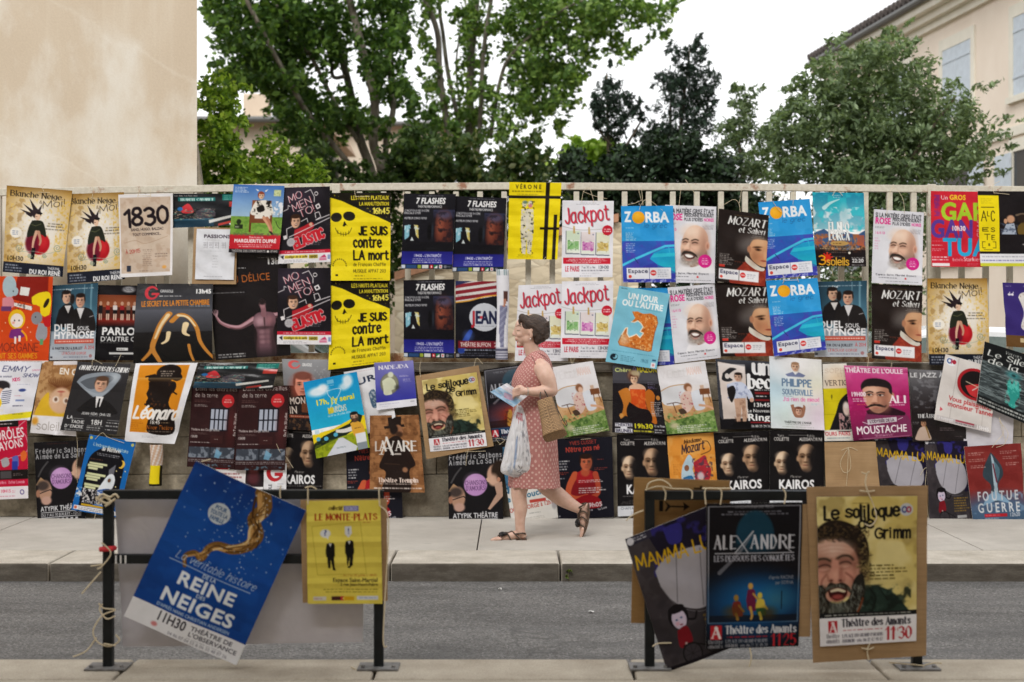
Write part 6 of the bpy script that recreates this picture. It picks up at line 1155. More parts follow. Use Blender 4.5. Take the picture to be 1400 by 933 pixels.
def d_bed(a):
    a.bg('#ebe9ec'); a.M(30, 14, 72, 18, 2, '#c0bcb8', .7); a.T("VIEILLE", 6, 28, 60, 16, '#dcd8da', 'h', wt=.05); a.T("MAMAN", 60, 26, 88, 16, '#e6c4b8', 'h', wt=.06); a.G(0, 48, 100, 124, '#e6dcd4', '#c89a68', 'v', .2, 1); a.R(0, 78, 100, 130, '#cda06c', .8); a.N(0, 76, 100, 128, '#b88450', .6, 12, .5)
    a.S([(0, 58), (18, 46), (46, 44), (60, 52), (52, 76), (30, 88), (4, 84)], '#d9dade'); a.L([(0, 56), (20, 47), (46, 45), (56, 48)], '#c09058', 1.6, True); a.E(56, 52, 8, 9, '#8a5a3c', 1, .2); a.E(58, 56, 5, 6, '#e0b8a0', 1, .2); a.S([(38, 70), (50, 60), (64, 66), (62, 90), (46, 106), (38, 92)], '#dcc0b4'); a.N(36, 60, 64, 104, '#a8404c', .8, 4, .62); a.S([(60, 64), (76, 60), (84, 84), (82, 100), (64, 100)], '#dce0e8'); a.limb([(74, 92), (90, 96), (99, 102)], 5, 4, '#d8a888')
    a.R(78, 58, 98, 70, '#7a4a2c'); a.L([(84, 70), (82, 84)], '#6a3c20', 1.6); a.L([(94, 70), (97, 88)], '#6a3c20', 1.6); a.R(80, 50, 88, 58, '#c8a080', .7); a.L([(10, 84), (28, 82), (40, 86)], '#4a2c1c', 1.6); a.L([(22, 84), (26, 104)], '#4a2c1c', 1.6); a.S([(30, 98), (40, 96), (46, 106), (34, 108)], '#4a382c')
    a.P([(0, 128), (30, 118), (100, 104), (100, 150), (0, 150)], '#6a8a44'); a.N(0, 104, 100, 150, '#9cb070', .8, 5, .5); a.N(0, 110, 100, 150, '#3e5c2c', .8, 5, .56); a.E(18, 132, 8, 6, '#d8c8a8', .8, .5); a.M(22, 132, 96, 148, 4, '#f0f0ec', .85)
def d_orange(a):
    a.bg('#19161c'); a.G(0, 0, 100, 42, '#4a4a52', '#4c4c54'); a.G(0, 34, 100, 44, '#4c4c54', '#1c1920', 'v', .9, .0); a.T("Chère", 5, 17, 42, 8, '#d2dc8a', 'x'); a.T("A", 43, 18, 54, 13, '#8c84b4', 'h'); a.T("MAZON", 54, 18, 98, 10, '#ece03a', 'x')
    a.S([(12, 60), (28, 52), (40, 60), (36, 96), (34, 118), (26, 112), (16, 118), (22, 90)], '#c87a2c'); a.S([(64, 62), (76, 54), (86, 66), (82, 92), (84, 126), (72, 120), (68, 90)], '#c06a20'); a.E(92, 72, 4, 5, '#c8843c'); a.E(18, 112, 4, 5, '#d89a50')
    a.S([(36, 48), (48, 42), (60, 44), (68, 50), (66, 58), (36, 58)], '#dfb496'); a.P([(36, 54), (68, 54), (66, 78), (68, 100), (36, 96), (38, 76)], '#d2501c'); a.N(36, 54, 68, 98, '#e8823a', .6, 6, .52); a.S([(34, 82), (52, 94), (72, 100), (74, 124), (40, 126), (30, 116), (28, 98)], '#181014'); a.E(46, 24, 12, 10, '#b8a884', 1, .2); a.E(44, 26, 11, 12, '#6a3424', .7, .4); a.face(46, 33, 10, 'e4bc9c', hair='5a2c20'); a.E(50, 20, 10, 6, '#c4b490', .9, .3)
    a.M(74, 38, 92, 46, 2, '#6a6478', .8); a.M(74, 48, 96, 54, 2, '#8a7cb0', .8); a.M(76, 80, 98, 112, 8, '#d0ccd0', .85)
    a.R(6, 128, 38, 136, '#e4e4ec'); a.T("THÉÂTRE", 7, 135, 37, 6, '#26223a', 'b'); a.R(16, 136, 28, 140, '#e4e4ec'); a.R(6, 140, 38, 149, '#e4e4ec'); a.T("BRUNEL", 7, 148, 37, 7, '#26223a', 'b'); a.T("19h30", 40, 138, 76, 9.5, '#eae02c', 'x'); a.M(40, 141, 76, 148, 1, '#e0d83a', 1, align='j'); a.T("32 rue Thiers", 78, 134, 98, 4, '#e4e4e8', 'b'); a.M(78, 138, 98, 148, 2, '#d8d8dc', .9)
def d_muzart(a):
    a.bg('#e2963c'); a.N(0, 0, 100, 150, '#eab060', .6, 18, .45); a.N(0, 40, 100, 150, '#d07c24', .5, 14, .5); a.T("Madame", 36, 18, 72, 7, '#3a2418', 's', rot=-4, sl=.2, wt=.3); a.T("Mozart", 30, 38, 78, 17, '#3a2a34', 'h', rot=-8, sl=.2, wt=.14); a.L([(70, 42), (90, 34), (86, 18), (76, 16)], '#3a2418', 1.4, True); a.M(10, 56, 32, 78, 7, '#b06a20', .7)
    a.S([(30, 60), (44, 40), (54, 56), (50, 70), (56, 96), (30, 98), (26, 80)], '#b4ccd8'); a.E(38, 66, 5, 6, '#8a5a40'); a.S([(30, 84), (48, 82), (50, 104), (28, 104)], '#2a6a9c'); a.S([(52, 56), (64, 50), (78, 44), (82, 58), (88, 74), (80, 96), (56, 96), (54, 74)], '#b02c38'); a.N(50, 48, 92, 102, '#4a3a48', .8, 6, .52); a.E(66, 84, 7, 8, '#e0dce0', .8, .3); a.N(50, 60, 92, 102, '#e8b890', .6, 5, .64); a.R(26, 100, 92, 110, '#3a2a2c', .5)
def d_unbec(a):
    a.bg('#141216'); a.G(0, 0, 100, 40, '#4a4e58', '#1a181c', 'v', .9, 0); a.P([(4, 6), (54, 14), (56, 126), (8, 128)], '#dccfc8'); a.G(4, 10, 54, 60, '#eeeaea', '#dccfc8', 'v', .6, 0); a.P([(0, 0), (4, 6), (8, 128), (6, 130), (0, 120)], '#3a3c44')
    a.S([(12, 30), (26, 18), (38, 20), (30, 26), (22, 36), (30, 44), (20, 48), (10, 44)], '#242428'); a.E(20, 36, 4, 6, '#d8d0cc'); a.face(40, 38, 9, 'd0a890', hair='2a201c', turn=-.6); a.S([(18, 54), (34, 48), (50, 50), (64, 70), (68, 88), (58, 84), (54, 74), (52, 84), (28, 84), (20, 68)], '#c8d0e4'); a.N(18, 50, 60, 84, '#7a84a8', .6, 6, .55); a.S([(18, 62), (30, 56), (34, 70), (26, 92), (20, 80)], '#1a1618'); a.P([(30, 84), (52, 82), (54, 126), (50, 140), (46, 140), (44, 100), (40, 138), (34, 138)], '#c8a48c'); a.N(30, 84, 54, 138, '#8a6450', .5, 6, .55); a.E(64, 86, 4, 5, '#d8b09c'); a.S([(30, 134), (54, 134), (62, 146), (24, 146)], '#0c0a0c')
    a.T("un", 70, 29, 100, 30, '#f0f0f2', 's', wt=.3); a.T("bec", 60, 60, 100, 28, '#f0f0f2', 's', wt=.3); a.M(70, 62, 98, 66, 1, '#e0e0e0', .9, align='j'); a.R(70, 68, 98, 73, '#7a1c20'); a.M(72, 76, 98, 80, 1, '#e8e8e8'); a.R(70, 84, 98, 88, '#7a1c20'); a.T("13h45", 66, 101, 99, 8.5, '#f4f4f4', 'x'); a.T("Le Nouveau", 55, 113, 99, 7, '#f0f0f0', 'b'); a.T("Ring", 55, 131, 99, 14, '#f4f4f4', 'x'); a.R(60, 134, 99, 137, '#8a1c24'); a.T("06 88 25 24 36", 62, 146, 99, 5, '#e8e8e8', 'b')
def d_pastel(a):
    a.bg('#e8e8ee'); a.E(12, 70, 34, 50, '#b8dcec', .7, .8); a.E(88, 70, 30, 50, '#e8e8c4', .7, .8); a.E(50, 120, 50, 30, '#d8ece0', .6, .8); a.E(92, 120, 34, 40, '#ead0e8', .7, .8); a.E(50, 20, 40, 26, '#f2f0f0', .8, .8)
    a.face(49, 20, 9, 'dcb498', hair='a07c60'); a.P([(30, 36), (44, 30), (49, 36), (55, 30), (68, 36), (64, 40), (34, 40)], '#7a84a8'); a.T("PHILIPPE", 24, 60, 78, 14, '#6a86a4', 'k', wt=.2); a.T("SOUVERVILLE", 24, 78, 80, 11, '#7a92ac', 'k', wt=.18); a.M(24, 80, 48, 83, 1, '#8a9aa8', .8); a.T("J'ai rien de mieux!", 25, 92, 92, 8, '#e86aa8', 'h', rot=-2); a.M(76, 94, 94, 98, 2, '#9ac4d4', .7)
    a.S([(38, 100), (44, 98), (46, 104), (60, 104), (62, 98), (66, 104), (62, 122), (54, 126), (44, 122)], '#a07058'); a.face(53, 112, 8, 'd8a890', hair='7a4a38'); a.T("THÉÂTRE DE L'ANGE", 26, 138, 76, 4.4, '#3a3e3a', 'b'); a.M(28, 139.5, 74, 142, 1, '#6a706a', .7, align='j'); a.M(22, 144, 80, 147, 1, '#a0a8a0', .6, align='j')
def d_yellowq(a):
    a.bg('#ece8e0'); a.E(60, 36, 50, 24, '#e8c8a0', .7, .6); a.T("SOPHIE", 10, 18, 110, 8, '#c8a890', 's'); a.T("ET LE", 60, 26, 100, 6, '#c8a890', 's'); a.T("VERTIGE", 10, 42, 108, 9, '#2a2020', 's', wt=.4); a.R(0, 48, 100, 128, '#dccb18'); a.R(0, 72, 100, 72.6, '#b8a80c'); a.R(0, 98, 100, 98.6, '#b8a80c'); a.T("?", 30, 70, 36, 9, '#6a6210', 'n'); a.E(32, 64, 3, 4, '#6a6210', .8, .4)
    a.S([(20, 128), (44, 96), (64, 70), (100, 62), (100, 128)], '#18161a'); a.E(82, 88, 12, 14, '#e0c8bc', 1, .2); a.N(54, 96, 100, 128, '#d8a8a8', .8, 7, .5); a.E(84, 82, 10, 5, '#f0e8e4', .8, .4); a.T("TOURS PAIRS", -6, 139, 88, 7, '#c83a48', 'b'); a.R(0, 128, 100, 130, '#e8e4dc'); a.M(10, 142, 86, 146, 1, '#5a7a8a', .8, align='j')
def d_moust(a):
    a.bg('#a81e60'); a.G(0, 12, 100, 60, '#d85a98', '#a81e60'); a.N(0, 12, 100, 100, '#c83a80', .6, 16, .5); a.G(0, 90, 100, 150, '#8a1c50', '#5a1038', 'v', .3, 1); a.G(0, 0, 100, 12, '#e8a0c0', '#d85a98', 'v', .8, .3); a.T("THÉÂTRE DE L'OULLE", 2, 14, 92, 9, '#f4e0ea', 'x')
    a.S([(28, 96), (44, 86), (66, 84), (92, 100), (100, 150), (20, 150)], '#7a2c54'); a.P([(28, 92), (44, 82), (52, 96), (66, 84), (92, 98), (90, 104), (60, 102), (30, 98)], '#2a0e1c'); a.S([(26, 46), (25, 62), (29, 78), (37, 92), (46, 97), (56, 94), (66, 82), (70, 66), (69, 48), (60, 38), (40, 37)], '#d39c80'); a.E(60, 66, 9, 24, '#96604e', .75, .7); a.E(42, 50, 12, 8, '#e8bca4', .8, .7); a.E(72, 62, 4, 8, '#c48c70', 1, .2); a.S([(23, 50), (24, 38), (32, 28), (48, 25), (64, 29), (72, 40), (72, 58), (68, 54), (66, 46), (52, 42), (34, 42), (27, 46)], '#231a1c')
    for x, y, w_ in ((36, 59, 5.5), (54, 60, 6)): a.E(x, y, w_ * 1.3, 4.5, '#9a6854', .75, .6); a.L([(x - w_, y - 4.5), (x, y - 6.6), (x + w_, y - 5)], '#231816', 2.2, True); a.E(x, y, w_ * .8, 1.9, '#e8dcd4', .9, .3); a.E(x - 1, y, 2, 2, '#1c1210', 1, .2); a.L([(x - w_, y), (x, y - 2), (x + w_, y - .2)], '#2a1814', 1, True)
    a.S([(43, 60), (47, 60), (49, 72), (45, 76), (39, 75), (38, 72)], '#dda88e'); a.E(43, 76, 5, 1.6, '#8a5444', .9, .4); a.E(49, 70, 2, 7, '#a87058', .7, .5); a.S([(26, 82), (30, 83), (37, 78.6), (44, 78), (51, 78.6), (58, 82), (62, 80), (59, 85.6), (50, 83.4), (43, 82), (36, 83.4), (29, 86)], '#1d1312'); a.E(44, 86, 6, 1.8, '#b06a5c', .9, .4); a.E(45, 92, 12, 5, '#7a5044', .55, .6); a.E(60, 84, 7, 9, '#7a5044', .5, .6); a.B(22, 24, 78, 100, .8)
    a.T("19H00", 6, 62, 30, 8.5, '#f4e4ec', 'x'); a.M(8, 65, 30, 74, 2, '#f0c8dc', .9, align='j'); a.M(14, 77, 30, 80, 1, '#e86a5a'); a.T("ALI", 68, 76, 92, 14, '#f6e8ee', 's', wt=.34); a.M(66, 79, 92, 83, 1, '#f0c8dc', .9, align='j'); a.P([(28, 110), (76, 106), (76, 116), (28, 120)], '#cfc4cc'); a.T("L'ODYSSÉE DE LA", 32, 117, 72, 6, '#3a2430', 'b', rot=-3); a.L([(20, 114), (28, 118)], '#e0c8d4', 1.2); a.L([(78, 112), (86, 108)], '#e0c8d4', 1.2)
    a.T("MOUSTACHE", 8, 138, 92, 15, '#f6ecf0', 'b'); a.M(30, 140, 76, 145, 2, '#d8a8c0', .8, align='c'); a.R(10, 147.5, 96, 148, '#d8a8c0')
def d_jazz(a):
    a.bg('#1c1518'); a.G(0, 0, 100, 40, '#77767a', '#4a484c'); a.G(0, 36, 100, 90, '#4a484c', '#1c1518'); a.T("LE JAZZ À 3", 2, 17, 78, 9, '#e4e4e6', 'b', rot=-2); a.M(34, 3, 50, 6, 1, '#c8c8cc'); a.N(4, 20, 60, 80, '#8a8a90', .5, 10, .55); a.T("THÉÂTRE", 12, 100, 46, 7, '#dcdcdc', 's', wt=.3); a.S([(6, 140), (14, 122), (26, 118), (32, 132), (34, 146), (8, 146)], '#c8b0a0'); a.face(22, 112, 6.5, 'b88868', hair='241814'); a.L([(26, 118), (32, 142)], '#8a6a30', 2.4); a.M(2, 108, 16, 114, 2, '#9a9a9a', .8); a.M(52, 120, 88, 128, 2, '#9a8a8c', .7); a.M(80, 138, 92, 141, 1, '#7a6a6c', .7)
def d_clock(a):
    a.bg('#dcd6d2'); a.R(26, 0, 27.5, 150, '#c0b8b4'); a.R(82, 60, 83, 150, '#c8c0bc'); a.E(14, 13, 10, 10, '#e8ecf0'); a.E(10, 13, 5, 6, '#3a5a9a'); a.E(19, 13, 4, 5, '#b02a40'); a.E(10, 13, 2.6, 3.4, '#e8ecf0'); a.L([(14, 8), (14, 18)], '#c8304a', 1.6)
    a.E(66, 54, 36, 38, '#b9aca8', .9, .1); a.E(64, 50, 34, 36, '#aa1f28'); a.E(64, 50, 28, 30, '#1c1618'); a.S([(46, 58), (66, 48), (92, 44), (94, 64), (82, 78), (58, 76)], '#c83438'); a.L([(46, 48), (70, 54)], '#e8d8b8', 1.4); a.L([(60, 64), (80, 42)], '#d8d0c8', 1.8); a.R(72, 40, 79, 47, '#e8e4e0')
    a.T("Vous plaisantez,", 20, 99, 96, 10.5, '#b8262c', 'b', rot=0); a.T("monsieur Tanner", 20, 112, 102, 11, '#b8262c', 'b'); a.P([(8, 118), (8, 128), (13, 123)], '#c83a4a'); a.R(4, 138, 96, 148, '#b8b0b4', .6); a.T("LE PAPERFEST", 6, 146, 34, 6, '#f2f0f0', 'b'); a.R(38, 138, 70, 142, '#a84a58'); a.T("15H45", 74, 147, 96, 8, '#f6f4f4', 'x'); a.M(38, 143, 70, 147, 1, '#3a3438', .9, align='j')
def d_silence(a):
    a.bg('#16181a'); a.R(0, 44, 100, 150, '#3c4446'); a.N(0, 44, 100, 142, '#7a8688', .9, 16, .45, asp=.16); a.N(0, 44, 100, 142, '#1a2022', .8, 14, .55, asp=.14); a.T("Vercors", 42, 14, 72, 6.5, '#c8ccc8', 's', sl=.2); a.T("Le Silence", 10, 29, 118, 12.5, '#e4e8e4', 's', sl=.2, wt=.22); a.T("de la mer", 12, 46, 124, 12.5, '#e4e8e4', 's', sl=.2, wt=.22)
    a.E(62, 56, 12, 7, '#3aa0a4', .7, .6); a.E(62, 56, 4, 3, '#16282a', .8, .4); a.S([(52, 76), (56, 66), (60, 78), (64, 64), (67, 78), (72, 66), (74, 80), (76, 96), (70, 112), (70, 126), (58, 124), (60, 110), (54, 96)], '#2f9a90'); a.N(50, 64, 78, 124, '#6ad0c4', .7, 6, .55); a.R(0, 128, 100, 150, '#16191b'); a.M(4, 131, 98, 146, 2, '#c4c8c4', .9, align='j')
def d_salbans(a):
    a.bg('#171518'); a.M(20, 3, 70, 6, 1, '#5a2a24', .6, align='c'); a.T("Frédéric Salbans", 3, 22, 98, 8.5, '#c0c0c4', 't', wt=.14); a.T("Aimée de La Salle", 3, 32, 98, 8.5, '#c0c0c4', 't', wt=.14)
    a.limb([(6, 64), (14, 50), (24, 38)], 3, 3, '#4a484a'); a.P([(0, 80), (10, 66), (20, 74), (10, 82)], '#b08c6a'); a.E(18, 92, 13, 20, '#b89078', 1, .1); a.E(14, 82, 12, 9, '#3a3230', .9, .3); a.E(20, 110, 10, 8, '#c8a090', 1, .2); a.L([(4, 97), (28, 90), (32, 94)], '#18141a', 1.6); a.E(4, 96, 4, 7, '#a87860', 1, .2)
    a.E(50, 70, 21, 20, '#c090c8', 1, .04); a.E(46, 62, 12, 10, '#d4acd8', .6, .8); a.T("CHANSONS", 31, 70, 70, 8, '#5a3a62', 'k', wt=.1); a.T("D'AMOURS!", 33, 80, 68, 8, '#5a3a62', 'k', wt=.1)
    a.E(84, 54, 13, 19, '#caa088', 1, .1); a.E(92, 46, 13, 18, '#2c2018', 1, .15); a.E(82, 62, 8, 10, '#d8b098', .9, .4); a.P([(69, 60), (74, 56), (76, 66), (72, 66)], '#d8b098'); a.E(92, 62, 3, 4, '#c08a70'); a.P([(84, 70), (98, 66), (100, 92), (76, 116), (72, 114), (88, 88)], '#c09c88')
    a.T("ATYPIK THÉÂTRE", 8, 130, 90, 9, '#ececf0', 'b'); a.R(8, 132, 90, 132.8, '#d8d8dc'); a.T("DU 7 AU 30 JUILLET - 12h20", 8, 140, 90, 5.5, '#d8d8dc', 'b'); a.R(8, 141.5, 90, 142.2, '#d8d8dc')
    for x in (22, 30, 40, 50, 58, 68, 78): a.R(x, 144.5, x + 5, 148, '#c4c4c8')
def d_math(a):
    a.bg('#1668b4'); a.S([(14, 150), (10, 80), (12, 44), (28, 26), (50, 20), (72, 26), (86, 44), (88, 80), (86, 132), (50, 130)], '#0f0e14'); a.R(12, 60, 88, 128, '#0f0e14'); a.T("L'extraordinaire histoire", 14, 20, 88, 6, '#d8e4d8', 'h', rot=4); a.T("de Mathéo", 34, 27, 72, 6.5, '#f0f0f0', 's', wt=.3); a.E(6, 6, 3, 3, '#c8c46a'); a.E(94, 8, 3, 3, '#c8c46a'); a.M(22, 32, 76, 38, 2, '#b4b4bc', .8, align='c'); a.M(14, 44, 48, 48, 1, '#7a4a3a', .7)
    for y, x0, x1 in ((52, 14, 52), (57, 12, 44), (62, 14, 34), (73, 14, 54), (78, 12, 44), (83, 16, 40), (94, 14, 48), (99, 16, 40)): a.R(x0, y, x1, y + 4.4, '#cfd2a4')
    a.E(81, 48, 7, 8, '#e8bc4a'); a.E(77, 47, 6, 7, '#0f0e14'); a.P([(58, 62), (70, 50), (70, 72), (60, 74)], '#6a6a72'); a.S([(44, 104), (58, 74), (70, 70), (76, 84), (70, 104), (54, 112)], '#dfe4ea'); a.S([(44, 104), (66, 98), (74, 106), (50, 114)], '#2a5aa8'); a.E(64, 82, 6, 7, '#cfd8dc'); a.E(64, 82, 3.4, 4, '#6a4a3a'); a.S([(70, 106), (80, 100), (92, 108), (90, 118), (70, 118)], '#e0a83a')
    for x, y in ((86, 72), (80, 92), (92, 60), (74, 62)): a.E(x, y, 1.2, 1.2, '#e8d8a0')
    a.N(0, 104, 58, 126, '#e8e4e0', .9, 4, .5); a.T("ATYPIK THÉÂTRE", 18, 132, 74, 5, '#e8e8ec', 'b'); a.R(18, 134, 80, 138, '#c8a02a'); a.R(4, 139, 96, 147, '#e6e6ea'); a.M(14, 140, 90, 146, 2, '#5a5a66', .8); a.E(8, 143, 3, 3, '#d86a4a')
def d_crayons(a):
    a.bg('#bf1238'); a.R(42, 0, 82, 12, '#191414'); a.M(44, 4, 80, 8, 1, '#c8b8b8'); a.T("DRÔLES", 34, 38, 94, 18, '#f0e4e4', 'b', rot=-6); a.T("CRAYONS", 20, 60, 92, 16, '#f0e4e4', 'b', rot=-8); a.L([(96, 2), (80, 16), (96, 30), (98, 60), (60, 72), (20, 78)], '#e8c0c8', 1, True); a.S([(42, 74), (56, 70), (60, 84), (46, 88)], '#a8a4a8'); a.S([(66, 70), (78, 68), (80, 86), (70, 92)], '#5a64b0'); a.R(66, 78, 78, 98, '#2a3a9a'); a.S([(84, 64), (92, 58), (98, 66), (94, 76), (86, 78)], '#e0682c'); a.R(0, 94, 100, 112, '#17110f'); a.R(40, 96, 64, 110, '#4a4648'); a.M(68, 100, 92, 106, 2, '#8a7a7a'); a.T("Belles", 34, 120, 52, 5, '#f0c8d0', 'h'); a.T("Dufour Lavande", 58, 120, 92, 5, '#f0c8d0', 'h'); a.R(0, 126, 100, 150, '#e9e4e8'); a.T("10H15", 40, 137, 62, 6, '#d84a68', 'b'); a.M(64, 132, 74, 138, 2, '#e08aa0'); a.E(86, 137, 5, 5, '#6a5a9a'); a.E(86, 137, 3, 3, '#e9e4e8'); a.M(34, 142, 76, 146, 1, '#d88aa0')
def d_mamma(a):
    a.bg('#3a3438'); a.N(0, 0, 100, 150, '#4c464a', .6, 14, .5); a.N(0, 60, 100, 150, '#2c282c', .6, 20, .5); a.S([(24, 0), (100, 0), (100, 66), (84, 50), (60, 30), (36, 34)], '#191426'); a.N(20, 0, 100, 50, '#2e2874', .9, 13, .5); a.S([(44, 4), (64, 6), (60, 24), (46, 22)], '#34308c', .8)
    a.S([(22, 44), (40, 34), (80, 36), (90, 50), (94, 78), (80, 94), (58, 98), (36, 86), (24, 66)], '#aca9b2'); a.S([(80, 36), (92, 34), (102, 50), (100, 88), (86, 94), (94, 76), (90, 52)], '#1a1530'); a.L([(50, 36), (36, 84)], '#4a464c', .7); a.L([(78, 38), (64, 96)], '#4a464c', .7); a.L([(22, 60), (34, 86), (58, 101), (82, 100)], '#6a666c', .8, True)
    a.T("MAMMA LUNA", 4, 37, 112, 14, '#d8ac18', 'h', rot=4, wt=.13, jit=.11); a.P([(0, 0), (30, 0), (30, 8), (0, 10)], '#2c2a38'); a.M(8, 2, 28, 7, 2, '#c4c4cc', .9); a.E(5, 5, 4, 4, '#d8d8e0')
    a.E(32, 98, 12, 13, '#120e12'); a.E(32, 101, 8.5, 10.5, '#cdbfd4'); a.E(29, 101, 1.5, 1, '#3a5a80'); a.E(35, 100, 1.5, 1, '#3a5a80'); a.E(29, 105, 2.4, 2, '#d8a0b0', .8, .4); a.E(33, 107, 2, .9, '#8a4a5a'); a.E(32, 90, 10, 4.5, '#120e12'); a.limb([(42, 104), (50, 106), (54, 100)], 2.4, 2, '#120e12'); a.S([(26, 112), (38, 110), (40, 128), (24, 130)], '#7c1420'); a.limb([(32, 128), (34, 138)], 3, 2, '#bca4a0')
    for cx, cy, r in ((36, 140, 12), (60, 140, 6)):
        a.E(cx, cy, r, r, '#151214'); a.E(cx, cy, r * .86, r * .86, '#3a353a')
        for t in range(8): a.L([(cx, cy), (cx + r * .86 * math.cos(t * .785), cy + r * .86 * math.sin(t * .785))], '#1a1618', .5)
    a.limb([(28, 130), (40, 130), (60, 140)], 1.6, 1.4, '#151214'); a.M(60, 104, 96, 132, 6, '#a8842e', .8); a.R(66, 138, 88, 143, '#c8c8c8', .8); a.R(0, 146, 100, 150, '#18141a')
def d_guerre(a):
    a.bg('#7c2826'); a.N(0, 0, 100, 150, '#8c3430', .5, 20, .45); a.E(50, 128, 80, 36, '#4c6684', .95, .35); a.R(0, 122, 100, 150, '#46607c'); a.N(0, 90, 100, 128, '#7a98b4', .7, 12, .55)
    a.S([(46, 14), (52, 22), (62, 40), (64, 58), (54, 74), (56, 92), (66, 104), (34, 106), (40, 90), (40, 74), (28, 58), (34, 36)], '#34424c'); a.S([(46, 16), (50, 30), (52, 66), (54, 92), (62, 102), (40, 104), (46, 88), (46, 60)], '#a8bcc8'); a.S([(50, 30), (58, 44), (58, 56), (52, 68)], '#5c8090', .8); a.limb([(48, 36), (52, 70)], 2.4, 1.4, '#6a2030'); a.P([(32, 96), (48, 86), (64, 98), (76, 112), (50, 104), (22, 114)], '#8cb0cc', .9)
    for x0, y0 in ((6, 12), (6, 24), (8, 36), (62, 12), (66, 22), (70, 34)): a.M(x0, y0, x0 + 30, y0 + 7, 2, '#c8a49c', .7)
    a.T("FOUTUE", 14, 104, 92, 17, '#ccd0d6', 'b', sp=1.4); a.T("GUERRE", 13, 126, 94, 17, '#d4d8dc', 'b', sp=1.4); a.R(24, 129, 66, 135, '#b82430'); a.M(26, 130, 64, 134, 1, '#d86a70'); a.T("12h20", 70, 135, 90, 7, '#ccd0d8', 'b'); a.M(24, 136.5, 60, 138.5, 1, '#d8d8dc', .8); a.M(22, 144, 84, 146.5, 1, '#c4ccd4', .9, align='j')
def d_thov(a):
    a.bg('#e8e6e2'); a.R(0, 0, 100, 60, '#5a88a8'); a.E(10, 66, 12, 14, '#c83a34'); a.S([(-4, 0), (14, 0), (10, 60), (2, 90)], '#4a7a9c'); a.R(16, 40, 100, 150, '#ebe8e2'); a.T("BEETHOVEN", -30, 94, 98, 18, '#2c5c7c', 'b', rot=-8); a.T("ce manouche", -10, 108, 84, 11, '#3a7494', 'x', rot=-6); a.R(44, 108, 78, 114, '#c84a40'); a.T("ROUGE-GORGE à 12h10", -6, 128, 98, 8, '#c0483c', 'b', rot=-4); a.M(40, 133, 78, 135, 1, '#4a4a4a', .7); a.M(20, 140, 90, 146, 2, '#a8a49c', .6); a.E(94, 124, 5, 8, '#a8a4a8', .8, .3)
def d_purple(a):
    a.bg('#3a2c74'); a.R(0, 122, 100, 150, '#6a4a28'); a.T("“", 10, 36, 18, 10, '#e8e4f0', 'x'); a.E(12, 28, 2.2, 2.6, '#e8e4f0'); a.E(19, 28, 2.2, 2.6, '#e8e4f0'); a.L([(12, 28), (14, 22)], '#e8e4f0', 1.4); a.L([(19, 28), (21, 22)], '#e8e4f0', 1.4); a.M(6, 6, 20, 10, 2, '#a8a0c8', .7); a.M(40, 6, 60, 10, 2, '#a8a0c8', .7); a.S([(30, 34), (42, 22), (100, 20), (100, 112), (36, 108), (40, 70)], '#dcd8d4'); a.N(34, 24, 70, 108, '#6a3a2c', .9, 8, .6); a.R(30, 128, 60, 138, '#c8b48c')
